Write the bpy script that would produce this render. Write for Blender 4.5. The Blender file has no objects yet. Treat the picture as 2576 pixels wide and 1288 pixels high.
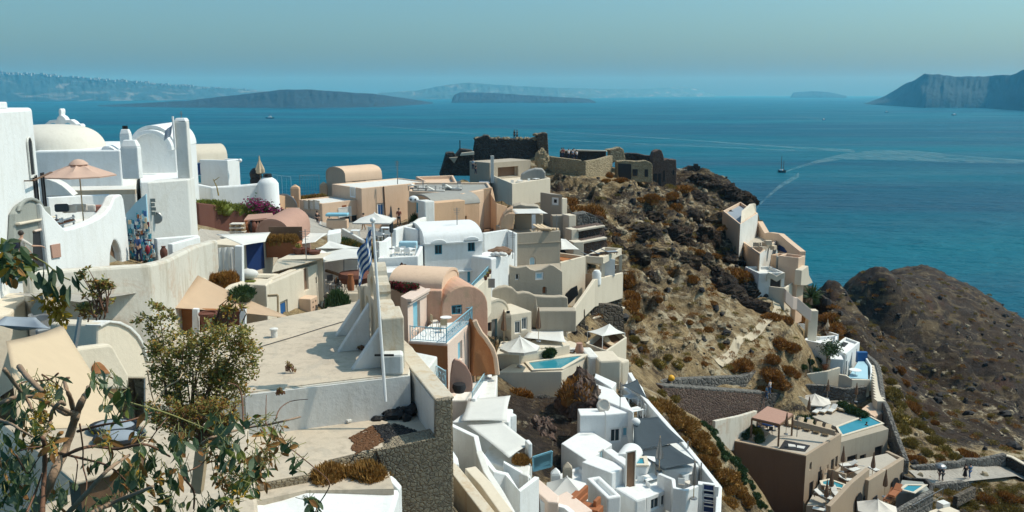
import bpy,bmesh,math,random
import numpy as np
from mathutils import Vector,Matrix
R=math.radians
sc=bpy.context.scene
col=sc.collection
F=2576/2/math.tan(R(30.0))
PIT=math.atan((644-232)/F)
CP,SP=math.cos(PIT),math.sin(PIT)
SEA=-130.0
def dirv(x,y):
 a=(x-1288)/F;b=(644-y)/F
 return Vector((a,CP+b*SP,-SP+b*CP))
def PD(x,y,d):
 v=dirv(x,y);return v*(d/v.y)
def PZ(x,y,z):
 v=dirv(x,y);return v*(z/v.z)
def PW(x,y,A,B):
 v=dirv(x,y);n=Vector((-(B.y-A.y),B.x-A.x,0))
 return v*(n.dot(A)/n.dot(v))
def SL(y):
 v=dirv(0,y);return-v.z/v.y
def tag(o,label=None,cat=None,group=None,kind=None):
 if label:o['label']=label
 if cat:o['category']=cat
 if group:o['group']=group
 if kind or label:o['kind']=kind or 'thing'
 return o
WL={}
def wl(o):
 return WL.get(o.name,Vector((0,0,0)))
def thing(name,label,cat,loc,group=None,rz=0):
 o=bpy.data.objects.new(name,None);col.objects.link(o)
 o.location=loc;o.rotation_euler=(0,0,rz);o.empty_display_size=.2
 WL[o.name]=Vector(loc)
 return tag(o,label,cat,group)
def copy_tree(o,parent=None):
 c=o.copy();col.objects.link(c)
 c.parent=parent
 if parent is not None:c.matrix_parent_inverse=o.matrix_parent_inverse.copy()
 for ch in[k for k in bpy.data.objects if k.parent==o]:
  copy_tree(ch,c)
 return c
def area2(p):
 return sum(p[i].x*p[(i+1)%len(p)].y-p[(i+1)%len(p)].x*p[i].y for i in range(len(p)))
def ccw(p):
 return list(p)if area2(p)>0 else list(reversed(p))
def inset(p,w):
 n=len(p);out=[]
 for i in range(n):
  a,b,c=p[i-1],p[i],p[(i+1)%n]
  d1=Vector((b.x-a.x,b.y-a.y)).normalized();d2=Vector((c.x-b.x,c.y-b.y)).normalized()
  n1=Vector((-d1.y,d1.x));n2=Vector((-d2.y,d2.x))
  m=n1+n2
  L=m.length
  if L<.2:m=n1;k=w
  else:
   m/=L;k=w/max(.35,m.dot(n1))
  out.append(Vector((b.x+m.x*k,b.y+m.y*k,b.z)))
 return out
class MB:
 def __init__(s):
  s.v=[];s.f=[];s.mi=[];s.cur=0
 def add(s,vs,fs):
  b=len(s.v);s.v+=[tuple(v)for v in vs]
  for f in fs:s.f.append(tuple(b+i for i in f));s.mi.append(s.cur)
  return s
 def poly(s,pts):
  return s.add(pts,[tuple(range(len(pts)))])
 def prism(s,p,z0,z1,tops=None):
  p=ccw(p)if tops is None else p
  n=len(p)
  if tops is None:tops=[z1]*n
  z0s=z0 if isinstance(z0,(list,tuple))else[z0]*n
  vs=[(q.x,q.y,z0s[i])for i,q in enumerate(p)]+[(q.x,q.y,tops[i])for i,q in enumerate(p)]
  fs=[(i,(i+1)%n,n+(i+1)%n,n+i)for i in range(n)]
  fs+=[tuple(range(n-1,-1,-1)),tuple(range(n,2*n))]
  return s.add(vs,fs)
 def parapet(s,p,z0,zt,ph,pw,rmi=None):
  """closed block with a raised rim round its flat top"""
  p=ccw(p);n=len(p);q=inset(p,pw)
  vs=[(a.x,a.y,z0)for a in p]+[(a.x,a.y,zt+ph)for a in p]+[(a.x,a.y,zt+ph)for a in q]+[(a.x,a.y,zt)for a in q]
  fs=[tuple(range(n-1,-1,-1))]
  for i in range(n):
   j=(i+1)%n
   fs+=[(i,j,n+j,n+i),(n+i,n+j,2*n+j,2*n+i),(2*n+i,2*n+j,3*n+j,3*n+i)]
  s.add(vs,fs)
  c=s.cur
  if rmi is not None:s.cur=rmi
  b=len(s.v)-4*n
  s.f.append(tuple(b+3*n+i for i in range(n)));s.mi.append(s.cur)
  s.cur=c
  return s
 def box(s,c,sx,sy,sz,yaw=0,zc=False):
  ca,sa=math.cos(yaw),math.sin(yaw);z0=c[2]-(sz/2 if zc else 0)
  pts=[Vector((c[0]+x*ca-y*sa,c[1]+x*sa+y*ca,z0))for x,y in((-sx/2,-sy/2),(sx/2,-sy/2),(sx/2,sy/2),(-sx/2,sy/2))]
  return s.prism(pts,z0,z0+sz)
 def bar(s,A,B,w,h=None,up=Vector((0,0,1))):
  A,B=Vector(A),Vector(B);h=h or w
  d=(B-A).normalized()
  if abs(d.dot(up))>.98:up=Vector((1,0,0))
  x=d.cross(up).normalized()*(w/2);y=x.cross(d).normalized()*(h/2)
  vs=[P+sx*x+sy*y for P in(A,B)for sx,sy in((-1,-1),(1,-1),(1,1),(-1,1))]
  return s.add(vs,[(0,1,2,3),(7,6,5,4),(0,4,5,1),(1,5,6,2),(2,6,7,3),(3,7,4,0)])
 def wall(s,pts,z0,t,side=0):
  """wall along a polyline; pts = Vector with z = top; z0 = base (number or list); side -1/0/1 shifts the thickness"""
  n=len(pts);z0s=z0 if isinstance(z0,(list,tuple))else[z0]*n
  L,Rr=[],[]
  for i in range(n):
   a=pts[max(0,i-1)];b=pts[min(n-1,i+1)]
   d=Vector((b.x-a.x,b.y-a.y)).normalized();nn=Vector((-d.y,d.x,0))
   L.append(pts[i]+nn*t*(.5+.5*side));Rr.append(pts[i]-nn*t*(.5-.5*side))
  vs=[]
  for i in range(n):
   vs+=[(L[i].x,L[i].y,z0s[i]),(Rr[i].x,Rr[i].y,z0s[i]),(Rr[i].x,Rr[i].y,pts[i].z),(L[i].x,L[i].y,pts[i].z)]
  fs=[(3,2,1,0),tuple(4*(n-1)+k for k in range(4))]
  for i in range(n-1):
   b=4*i;c=b+4
   fs+=[(b+k,b+(k+1)%4,c+(k+1)%4,c+k)for k in range(4)]
  return s.add(vs,fs)
 def tube(s,pts,r,n=6,r1=None,cap=True):
  pts=[Vector(p)for p in pts];m=len(pts);r1=r if r1 is None else r1
  vs=[];prev=None
  for i,p in enumerate(pts):
   d=(pts[min(m-1,i+1)]-pts[max(0,i-1)])
   d=d.normalized()if d.length>1e-9 else Vector((0,0,1))
   up=prev if prev is not None and abs(d.dot(prev))<.95 else(Vector((0,0,1))if abs(d.z)<.9 else Vector((1,0,0)))
   x=d.cross(up).normalized();y=x.cross(d).normalized();prev=y
   rr=r[i]if isinstance(r,(list,tuple))else r+(r1-r)*i/max(1,m-1)
   vs+=[p+(x*math.cos(2*math.pi*k/n)+y*math.sin(2*math.pi*k/n))*rr for k in range(n)]
  fs=[(i*n+k,i*n+(k+1)%n,(i+1)*n+(k+1)%n,(i+1)*n+k)for i in range(m-1)for k in range(n)]
  if cap:fs+=[tuple(range(n-1,-1,-1)),tuple((m-1)*n+k for k in range(n))]
  return s.add(vs,fs)
 def lathe(s,c,prof,n=16,a0=0,a1=2*math.pi):
  c=Vector(c);full=a1-a0>6.28;m=len(prof);k=n if full else n+1
  vs=[(c.x+r*math.cos(a0+(a1-a0)*i/n),c.y+r*math.sin(a0+(a1-a0)*i/n),c.z+z)for i in range(k)for r,z in prof]
  fs=[(i*m+j,((i+1)%k)*m+j,((i+1)%k)*m+j+1,i*m+j+1)for i in range(n)for j in range(m-1)]
  return s.add(vs,fs)
 def blob(s,c,rx,ry,rz,n=10,m=7,jit=0,rng=random):
  vs=[(c[0],c[1],c[2]-rz)]
  for j in range(1,m):
   a=-math.pi/2+math.pi*j/m
   for i in range(n):
    k=1+rng.uniform(-jit,jit);b=2*math.pi*i/n
    vs.append((c[0]+rx*k*math.cos(a)*math.cos(b),c[1]+ry*k*math.cos(a)*math.sin(b),c[2]+rz*k*math.sin(a)))
  vs.append((c[0],c[1],c[2]+rz))
  fs=[(0,1+(i+1)%n,1+i)for i in range(n)]
  for j in range(m-2):
   fs+=[(1+j*n+i,1+j*n+(i+1)%n,1+(j+1)*n+(i+1)%n,1+(j+1)*n+i)for i in range(n)]
  t=len(vs)-1;b=1+(m-2)*n
  fs+=[(b+i,b+(i+1)%n,t)for i in range(n)]
  return s.add(vs,fs)
 def extr(s,prof,A,B):
  """profile (list of Vector in world at A) swept by B-A, closed"""
  d=Vector(B)-Vector(A);n=len(prof)
  vs=list(prof)+[p+d for p in prof]
  fs=[tuple(range(n-1,-1,-1)),tuple(range(n,2*n))]+[(i,(i+1)%n,n+(i+1)%n,n+i)for i in range(n)]
  return s.add(vs,fs)
 def sheet(s,rows,t=.02):
  """thin cloth: grid of points given thickness t downwards"""
  m,n=len(rows),len(rows[0])
  vs=[p for r in rows for p in r]+[Vector(p)-Vector((0,0,t))for r in rows for p in r]
  o=m*n;fs=[]
  for i in range(m-1):
   for j in range(n-1):
    q=(i*n+j,i*n+j+1,(i+1)*n+j+1,(i+1)*n+j)
    fs.append(q);fs.append(tuple(o+k for k in reversed(q)))
  ring=[j for j in range(n)]+[i*n+n-1 for i in range(1,m)]+[(m-1)*n+j for j in range(n-2,-1,-1)]+[i*n for i in range(m-2,0,-1)]
  for a,b in zip(ring,ring[1:]+ring[:1]):fs.append((b,a,o+a,o+b))
  return s.add(vs,fs)
 def build(s,name,mat,parent=None,smooth=False,bevel=0,fix=True):
  me=bpy.data.meshes.new(name)
  off=wl(parent)if parent is not None else Vector((0,0,0))
  me.from_pydata([(v[0]-off.x,v[1]-off.y,v[2]-off.z)for v in s.v],[],s.f)
  mats=mat if isinstance(mat,(list,tuple))else[mat]
  for m in mats:me.materials.append(m)
  if len(mats)>1:me.polygons.foreach_set('material_index',s.mi)
  if fix:
   bm=bmesh.new();bm.from_mesh(me);bmesh.ops.recalc_face_normals(bm,faces=bm.faces);bm.to_mesh(me);bm.free()
  if smooth:
   me.polygons.foreach_set('use_smooth',[True]*len(me.polygons))
  o=bpy.data.objects.new(name,me);col.objects.link(o)
  if parent is not None:
   o.parent=parent;WL[o.name]=off.copy()
  if bevel:
   b=o.modifiers.new('bevel','BEVEL');b.width=bevel;b.segments=2;b.limit_method='ANGLE';b.angle_limit=R(38)
   b.use_clamp_overlap=True
  if smooth=='auto':
   me.polygons.foreach_set('use_smooth',[True]*len(me.polygons))
   try:me.set_sharp_from_angle(angle=R(42))
   except Exception:pass
  return o
def newmat(name):
 m=bpy.data.materials.new(name);m.use_nodes=True
 nt=m.node_tree;b=nt.nodes['Principled BSDF']
 return m,nt,b
def N(nt,typ,**kw):
 n=nt.nodes.new(typ)
 for k,v in kw.items():
  if k[0]=='_':n.inputs[k[1:].replace('_',' ')].default_value=v
  else:setattr(n,k,v)
 return n
def noise(nt,scale,detail=4,rough=.55,vec=None,dist=0):
 n=N(nt,'ShaderNodeTexNoise');n.inputs['Scale'].default_value=scale;n.inputs['Detail'].default_value=detail
 n.inputs['Roughness'].default_value=rough;n.inputs['Distortion'].default_value=dist
 if vec is not None:nt.links.new(vec,n.inputs['Vector'])
 return n.outputs['Fac']
def ramp(nt,fac,stops):
 n=N(nt,'ShaderNodeValToRGB');e=n.color_ramp.elements
 while len(e)>1:e.remove(e[0])
 first=True
 for p,c in stops:
  c=(c,c,c)if isinstance(c,(int,float))else c
  if first:e[0].position=p;e[0].color=(*c,1);first=False
  else:
   x=e.new(p);x.color=(*c,1)
 nt.links.new(fac,n.inputs['Fac'])
 return n.outputs['Color']
def mix(nt,fac,a,b,typ='MIX'):
 n=N(nt,'ShaderNodeMix',data_type='RGBA',blend_type=typ)
 for i,v in((0,fac),(6,a),(7,b)):
  if hasattr(v,'node'):nt.links.new(v,n.inputs[i])
  else:n.inputs[i].default_value=v if i==0 else(*v,1)
 return n.outputs[2]
def maths(nt,op,a,b=None):
 n=N(nt,'ShaderNodeMath',operation=op)
 for i,v in((0,a),(1,b)):
  if v is None:continue
  if hasattr(v,'node'):nt.links.new(v,n.inputs[i])
  else:n.inputs[i].default_value=v
 return n.outputs[0]
def bump(nt,b,h,strength=.3,dist=.05):
 n=N(nt,'ShaderNodeBump');n.inputs['Strength'].default_value=strength;n.inputs['Distance'].default_value=dist
 nt.links.new(h,n.inputs['Height']);nt.links.new(n.outputs[0],b.inputs['Normal'])
def wpos(nt,scale=None):
 g=N(nt,'ShaderNodeNewGeometry').outputs['Position']
 if scale:
  m=N(nt,'ShaderNodeMapping');m.inputs['Scale'].default_value=scale
  nt.links.new(g,m.inputs['Vector']);return m.outputs[0]
 return g
def plaster(name,c,var=.12,stain=.25,stainc=None,patch=None,sc_=1.0,rough=.85):
 m,nt,b=newmat(name);p=wpos(nt)
 lo=tuple(x*(1-var)for x in c);hi=tuple(min(.85,x*(1+var*.5))for x in c)
 base=mix(nt,noise(nt,.45*sc_,5,.6,p),lo,hi)
 sv=wpos(nt,(2.2*sc_,2.2*sc_,.35*sc_))
 sm=ramp(nt,noise(nt,1.0,6,.65,sv),[(.5,0),(.72,1)])
 base=mix(nt,maths(nt,'MULTIPLY',sm,stain),base,stainc or tuple(x*.55 for x in c))
 if patch:
  pm=ramp(nt,noise(nt,.7*sc_,6,.7,p,.8),[(.52,0),(.62,1)])
  base=mix(nt,maths(nt,'MULTIPLY',pm,.75),base,patch)
 fm=noise(nt,9*sc_,4,.6,p)
 base=mix(nt,.12,base,ramp(nt,fm,[(.3,tuple(x*.6 for x in c)),(.7,c)]))
 nt.links.new(base,b.inputs['Base Color']);b.inputs['Roughness'].default_value=rough
 b.inputs['Specular IOR Level'].default_value=.25
 bump(nt,b,noise(nt,5*sc_,6,.65,p),.35,.05)
 return m
def stone(name,cols,scale=2.2,mortar=(.3,.26,.2),mw=.06,bs=.8):
 m,nt,b=newmat(name);p=wpos(nt)
 w=N(nt,'ShaderNodeMixRGB')if False else None
 nz=N(nt,'ShaderNodeTexNoise');nz.inputs['Scale'].default_value=scale*.9;nt.links.new(p,nz.inputs['Vector'])
 va=N(nt,'ShaderNodeVectorMath',operation='MULTIPLY_ADD');nt.links.new(nz.outputs['Color'],va.inputs[0])
 va.inputs[1].default_value=(.35/scale*2,)*3;nt.links.new(p,va.inputs[2])
 v1=N(nt,'ShaderNodeTexVoronoi');v1.inputs['Scale'].default_value=scale;nt.links.new(va.outputs[0],v1.inputs['Vector'])
 v2=N(nt,'ShaderNodeTexVoronoi',feature='DISTANCE_TO_EDGE');v2.inputs['Scale'].default_value=scale;nt.links.new(va.outputs[0],v2.inputs['Vector'])
 sx=N(nt,'ShaderNodeSeparateColor');nt.links.new(v1.outputs['Color'],sx.inputs[0])
 k=len(cols)
 c=ramp(nt,sx.outputs[0],[(i/max(1,k-1),cc)for i,cc in enumerate(cols)])
 c=mix(nt,.5,c,ramp(nt,noise(nt,scale*3,7,.75,p,.6),[(.3,tuple(x*.5 for x in cols[0])),(.5,cols[1]),(.7,cols[-2]),(.85,cols[-1])]))
 c=mix(nt,.35,c,mix(nt,noise(nt,.5,5,.6,p),tuple(x*.6 for x in mortar),tuple(min(.7,x*1.5)for x in mortar)))
 mm=maths(nt,'MULTIPLY',ramp(nt,v2.outputs['Distance'],[(mw*.3,1),(mw,0)]),ramp(nt,noise(nt,scale*.8,4,.6,p),[(.35,.15),(.65,.9)]))
 c=mix(nt,mm,c,mortar)
 nt.links.new(c,b.inputs['Base Color']);b.inputs['Roughness'].default_value=.92
 h=maths(nt,'ADD',ramp(nt,v2.outputs['Distance'],[(0,0),(.18,1)]),maths(nt,'MULTIPLY',noise(nt,scale*4,5,.7,p),.6))
 bump(nt,b,h,bs,.12)
 return m
def plain(name,c,rough=.6,metal=0,var=.15,sc_=3.0,bs=.15,spec=.4,tr=0):
 m,nt,b=newmat(name);p=wpos(nt)
 base=mix(nt,noise(nt,sc_,5,.6,p),tuple(x*(1-var)for x in c),tuple(min(.9,x*(1+var))for x in c))
 nt.links.new(base,b.inputs['Base Color']);b.inputs['Roughness'].default_value=rough;b.inputs['Metallic'].default_value=metal
 b.inputs['Specular IOR Level'].default_value=spec
 if bs:bump(nt,b,noise(nt,sc_*6,4,.6,p),bs,.01)
 return m
def leafmat(name,cols,rough=.5,sc_=6.0,trans=.25):
 m,nt,b=newmat(name);p=wpos(nt)
 k=len(cols)
 wn=N(nt,'ShaderNodeNewGeometry').outputs['Random Per Island']
 c=ramp(nt,wn,[(i/max(1,k-1),cc)for i,cc in enumerate(cols)])
 c=mix(nt,.3,c,ramp(nt,noise(nt,sc_*.3,3,.6,p),[(.3,cols[0]),(.7,cols[-1])]))
 nt.links.new(c,b.inputs['Base Color']);b.inputs['Roughness'].default_value=rough
 b.inputs['Specular IOR Level'].default_value=.3
 if trans:
  t=N(nt,'ShaderNodeBsdfTranslucent');nt.links.new(c,t.inputs['Color'])
  ms=N(nt,'ShaderNodeMixShader');ms.inputs[0].default_value=trans
  nt.links.new(b.outputs[0],ms.inputs[1]);nt.links.new(t.outputs[0],ms.inputs[2])
  nt.links.new(ms.outputs[0],nt.nodes['Material Output'].inputs['Surface'])
 return m
def fabric(name,c,trans=.2,rough=.9,var=.08):
 m,nt,b=newmat(name);p=wpos(nt)
 base=mix(nt,noise(nt,1.6,5,.6,p),tuple(x*(1-var)for x in c),tuple(min(.88,x*(1+var))for x in c))
 nt.links.new(base,b.inputs['Base Color']);b.inputs['Roughness'].default_value=rough
 b.inputs['Specular IOR Level'].default_value=.1
 bump(nt,b,noise(nt,3,4,.5,p),.3,.04)
 if trans:
  t=N(nt,'ShaderNodeBsdfTranslucent');nt.links.new(base,t.inputs['Color'])
  ms=N(nt,'ShaderNodeMixShader');ms.inputs[0].default_value=trans
  nt.links.new(b.outputs[0],ms.inputs[1]);nt.links.new(t.outputs[0],ms.inputs[2])
  nt.links.new(ms.outputs[0],nt.nodes['Material Output'].inputs['Surface'])
 return m
M={}
M['white']=plaster('white_plaster',(.76,.77,.76),.08,.45,(.56,.55,.50),patch=(.70,.70,.68))
M['white2']=plaster('white_wash',(.70,.69,.65),.1,.55,(.47,.43,.36),patch=(.62,.6,.54))
M['cream']=plaster('cream_plaster',(.66,.58,.46),.1,.3,(.46,.38,.27))
M['beige']=plaster('beige_plaster',(.56,.46,.34),.12,.35,(.36,.28,.19))
M['sand']=plaster('sand_plaster',(.42,.36,.28),.14,.35,(.27,.22,.16))
M['tan']=plaster('tan_plaster',(.40,.34,.265),.1,.25,(.28,.23,.17))
M['taupe']=plaster('taupe_plaster',(.40,.31,.225),.1,.25,(.26,.2,.14))
M['orange']=plaster('apricot_plaster',(.66,.43,.27),.12,.3,(.42,.24,.13))
M['peach']=plaster('peach_plaster',(.68,.49,.35),.1,.25,(.45,.29,.19))
M['pink']=plaster('pink_plaster',(.60,.36,.25),.15,.35,(.38,.21,.14),patch=(.42,.3,.19))
M['palepink']=plaster('pale_pink_plaster',(.70,.55,.46),.08,.2,(.5,.36,.28))
M['terra']=plaster('terracotta_plaster',(.36,.15,.06),.2,.5,(.2,.09,.05),patch=(.42,.2,.09))
M['rose']=plaster('rose_plaster',(.42,.25,.19),.1,.3,(.28,.15,.11))
M['maroon']=plaster('maroon_plaster',(.13,.055,.04),.2,.4,(.07,.03,.025))
M['roof']=plaster('weathered_roof',(.56,.47,.36),.2,.75,(.30,.25,.19),patch=(.43,.375,.30))
M['greyroof']=plaster('grey_roof',(.33,.32,.29),.14,.4,(.2,.19,.17))
M['wetgrey']=plaster('grey_render',(.30,.31,.28),.15,.4,(.17,.17,.15))
M['oldwall']=plaster('old_lime_wall',(.62,.58,.50),.15,.75,(.36,.3,.21),patch=(.5,.38,.28))
M['rust']=plaster('rust_stained_lime',(.60,.53,.42),.15,.8,(.42,.27,.13),patch=(.5,.38,.24))
M['floor']=plaster('terrace_floor',(.46,.41,.34),.12,.3)
M['paving']=stone('street_paving',[(.2,.18,.16),(.3,.27,.23),(.25,.23,.2)],1.2,(.4,.37,.32),.05,.3)
M['stonetan']=stone('tan_rubble',[(.16,.13,.085),(.34,.27,.165),(.44,.36,.23),(.25,.2,.125)],2.2,(.32,.25,.15),.08,1)
M['stoneend']=stone('rubble_masonry',[(.2,.165,.115),(.40,.33,.22),(.5,.42,.29),(.11,.095,.08)],6.5,(.26,.21,.145),.05,.8)
M['stonedark']=stone('black_lava_stone',[(.015,.014,.014),(.04,.036,.034),(.09,.08,.07),(.025,.023,.022)],1.5,(.07,.06,.05),.05,1)
M['stonered']=stone('red_lava_stone',[(.06,.036,.03),(.13,.07,.055),(.09,.055,.045),(.24,.17,.12)],2.8,(.15,.11,.085),.07,.9)
M['stonebrown']=stone('brown_lava_stone',[(.04,.03,.025),(.1,.075,.055),(.2,.16,.11),(.07,.05,.04)],1.9,(.09,.075,.055),.06,1)
M['stonegrey']=stone('grey_field_stone',[(.07,.07,.065),(.17,.165,.15),(.3,.28,.24),(.12,.11,.1)],1.7,(.08,.07,.06),.06,1)
M['wood']=plain('brown_wood',(.16,.09,.05),.6,0,.35,4)
M['palewood']=plain('pale_wood',(.45,.33,.2),.65,0,.25,5)
M['dark']=plain('dark_interior',(.018,.018,.02),.6,0,.3,2,0)
M['glass']=plain('window_glass',(.03,.05,.06),.12,0,.3,1,0,.6)
M['blue']=plain('blue_paint',(.02,.10,.27),.5,0,.15)
M['navy']=plain('navy_paint',(.010,.035,.13),.5,0,.2)
M['teal']=plain('turquoise_paint',(.03,.25,.34),.5,0,.15)
M['sky']=plain('light_blue_paint',(.21,.47,.58),.5,0,.1)
M['paleblue']=plain('pale_blue_paint',(.36,.56,.64),.55,0,.1)
M['whitepaint']=plain('white_paint',(.78,.78,.76),.5,0,.05)
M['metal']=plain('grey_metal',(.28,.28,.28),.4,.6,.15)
M['black']=plain('black_iron',(.015,.015,.016),.5,.2,.2)
M['brown']=plain('brown_cloth',(.20,.12,.075),.9,0,.2,5)
M['canvas']=fabric('white_canvas',(.76,.75,.71),.25)
M['beigecanvas']=fabric('beige_canvas',(.66,.52,.36),.2)
M['sail']=fabric('peach_sailcloth',(.66,.49,.34),.35)
M['parasol']=fabric('peach_parasol_cloth',(.70,.50,.40),.3)
M['slate']=fabric('slate_sailcloth',(.055,.07,.082),.05,var=.15)
M['greycloth']=fabric('grey_tarpaulin',(.30,.34,.38),.1)
M['clay']=plain('terracotta_clay',(.30,.105,.04),.8,0,.25,6)
M['darkclay']=plain('dark_clay',(.14,.05,.03),.8,0,.25,6)
M['domecream']=plaster('dome_limewash',(.66,.62,.54),.1,.4,(.5,.45,.37))
M['brownside']=plaster('brown_side',(.17,.105,.07),.12,.3)
M['rustdirt']=plain('rust_brown_dirt',(.13,.06,.026),.95,0,.5,7,.8)
M['cushion']=fabric('cream_cushion_cloth',(.62,.57,.5),0)
M['redcloth']=fabric('faded_red_cloth',(.42,.2,.16),0)
M['skin']=plain('skin',(.45,.26,.18),.6,0,.1,3,0)
M['hair']=plain('dark_hair',(.03,.02,.015),.6,0,.2,8,0)
M['leaf']=leafmat('grey_green_leaf',[(.06,.10,.055),(.12,.17,.09),(.22,.26,.16),(.09,.14,.07)],.45,trans=.35)
M['bushleaf']=leafmat('olive_leaf',[(.13,.15,.04),(.29,.30,.08),(.45,.40,.13),(.50,.36,.10)],.6,trans=.45)
M['yellowleaf']=leafmat('yellow_leaf',[(.45,.24,.02),(.55,.34,.03),(.3,.16,.03)],.6)
M['deadleaf']=leafmat('brown_dead_leaf',[(.26,.12,.035),(.15,.075,.03),(.36,.18,.05)],.8)
M['dry']=leafmat('dry_shrub_twigs',[(.20,.085,.02),(.34,.15,.03),(.42,.21,.045),(.13,.06,.02)],.9,trans=.1)
M['drygold']=leafmat('golden_dry_grass',[(.26,.13,.03),(.36,.20,.05),(.42,.25,.08),(.16,.08,.02)],.9,trans=.15)
M['drygreen']=leafmat('olive_dry_shrub',[(.17,.125,.03),(.28,.205,.045),(.36,.25,.06),(.11,.09,.03)],.9,trans=.1)
M['green']=leafmat('dark_green_leaf',[(.02,.045,.018),(.045,.085,.03),(.075,.12,.045)],.5)
M['limegreen']=leafmat('fresh_green_leaf',[(.08,.11,.018),(.16,.19,.03),(.23,.22,.045)],.5)
M['magenta']=leafmat('bougainvillea_bract',[(.30,.03,.13),(.42,.06,.2),(.2,.02,.09)],.6)
M['redflower']=leafmat('red_petal',[(.26,.015,.03),(.4,.05,.08),(.12,.01,.02)],.6)
M['bark']=plain('rough_bark',(.30,.20,.13),.9,0,.45,9,.6)
M['twig']=plain('reddish_twig',(.17,.085,.05),.85,0,.35,12,.3)
M['greentwig']=plain('green_twig',(.22,.21,.07),.7,0,.3,9,.2)
def poolmat():
 m,nt,b=newmat('pool_water');p=wpos(nt)
 c=mix(nt,noise(nt,.5,3,.5,p),(.015,.17,.24),(.05,.30,.36))
 nt.links.new(c,b.inputs['Base Color']);b.inputs['Roughness'].default_value=.08
 bump(nt,b,noise(nt,3,3,.5,p),.15,.05);return m
M['pool']=poolmat()
cam=bpy.data.cameras.new('camera');co=bpy.data.objects.new('camera',cam);col.objects.link(co)
co.location=(0,0,0);co.rotation_euler=(R(90)-PIT,0,0)
cam.sensor_width=36;cam.lens=18/math.tan(R(30.0));cam.clip_start=.2;cam.clip_end=200000
sc.camera=co
SUN_AZ,SUN_EL=R(9),R(53)
w=bpy.data.worlds.new('World');sc.world=w;w.use_nodes=True
nt=w.node_tree;bg=nt.nodes['Background']
sk=nt.nodes.new('ShaderNodeTexSky');sk.sky_type='NISHITA';sk.sun_disc=False
sk.sun_elevation=SUN_EL;sk.sun_rotation=R(90)-SUN_AZ;sk.altitude=100;sk.air_density=1.0;sk.dust_density=3.2;sk.ozone_density=3.0
tm=nt.nodes.new('ShaderNodeMix');tm.data_type='RGBA';tm.blend_type='MULTIPLY';tm.inputs[0].default_value=1
nt.links.new(sk.outputs[0],tm.inputs[6]);tm.inputs[7].default_value=(.63,.97,1.0,1)
nt.links.new(tm.outputs[2],bg.inputs['Color']);bg.inputs['Strength'].default_value=.142
sl=bpy.data.lights.new('sun','SUN');sl.energy=3.9;sl.angle=R(.5);sl.color=(1,.92,.79)
so=bpy.data.objects.new('sun',sl);col.objects.link(so)
sd=Vector((math.cos(SUN_EL)*math.cos(SUN_AZ),math.cos(SUN_EL)*math.sin(SUN_AZ),math.sin(SUN_EL)))
so.rotation_euler=sd.to_track_quat('Z','Y').to_euler()
sc.view_settings.view_transform='Standard';sc.view_settings.look='None';sc.view_settings.exposure=0;sc.view_settings.gamma=1
sc.cycles.max_bounces=6;sc.cycles.diffuse_bounces=3;sc.cycles.glossy_bounces=2;sc.cycles.transmission_bounces=2
sc.cycles.volume_bounces=3;sc.cycles.use_denoising=True
def vnoise(x,y,seed=0):
 xi=np.floor(x).astype(np.int64);yi=np.floor(y).astype(np.int64);fx=x-xi;fy=y-yi
 def h(a,b):
  n=(a*374761393+b*668265263+seed*974711)&0x7fffffff
  n=((n^(n>>13))*1274126177)&0x7fffffff
  return((n^(n>>16))&0xffff)/65535.0
 u=fx*fx*(3-2*fx);v=fy*fy*(3-2*fy)
 return(h(xi,yi)*(1-u)+h(xi+1,yi)*u)*(1-v)+(h(xi,yi+1)*(1-u)+h(xi+1,yi+1)*u)*v
def fbm(x,y,o=5,seed=0,g=.5):
 s=0;a=1;t=0
 for k in range(o):
  s=s+a*(vnoise(x,y,seed+k)*2-1);t+=a;a*=g;x=x*2.03+7.1;y=y*2.03+3.7
 return s/t
def ridged(x,y,o=5,seed=0):
 s=0;a=1;t=0
 for k in range(o):
  s=s+a*(1-np.abs(vnoise(x,y,seed+k)*2-1)*2);t+=a;a*=.55;x=x*2.1+5.1;y=y*2.1+1.7
 return s/t
CT=[]
def cpx(rough,dark,pale,*pts):
 for x,y,d in pts:
  p=PD(x,y,d);CT.append((p.x,p.y,p.z,rough,dark,pale))
def craw(rough,dark,pale,*pts):
 for p in pts:CT.append((*p,rough,dark,pale))
cpx(.05,.1,.6,(40,730,36),(340,730,44),(560,606,62),(640,600,72),(760,577,84),(420,725,46),(500,650,56),(830,590,98),(930,592,101),(760,545,100))
cpx(.05,.1,.5,(200,500,60),(540,500,88),(60,500,60),(900,585,104),(1080,605,100),(1150,498,116),(740,535,106))
craw(1,.5,.2,(-50,116,-26),(-95,100,-30),(-60,150,-80),(-20,150,-70),(-30,118,-22),(-14,128,-26),(-2,138,-24),(-10,200,-131),(-120,150,-131),(-80,220,-140))
cpx(.15,.3,.5,(1160,446,140),(1290,500,148),(1290,424,160),(1400,424,155),(1450,432,152),(1540,446,156))
cpx(.7,.55,.3,(1650,476,160),(1745,434,172),(1800,449,172),(1850,484,170),(1890,518,168),(1700,455,166))
craw(1,.6,.2,(2,190,-40),(25,195,-40),(45,200,-45),(50,154,-36),(54,167,-42),(60,182,-46),(66,196,-52),(57,149,-38),(10,240,-131),(60,250,-140),(100,210,-131),(95,160,-95),(88,145,-75),(140,180,-128),(110,150,-85))
cpx(1.5,.5,.5,(1400,480,140),(1500,535,128),(1600,560,132),(1700,560,142),(1800,570,148),(1830,650,140),(1560,655,115),(1680,650,125),(1600,760,105),(1720,750,114),(1850,720,125))
cpx(1.1,.46,.55,(1620,880,95),(1750,880,100),(1830,850,106),(1570,800,97))
cpx(.02,.1,.9,(1950,754,122),(1957,777,119.3),(1938,805,115.6),(1902,838,111),(1872,864,107.5),(1842,892,103.6),(1808,920,100))
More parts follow.
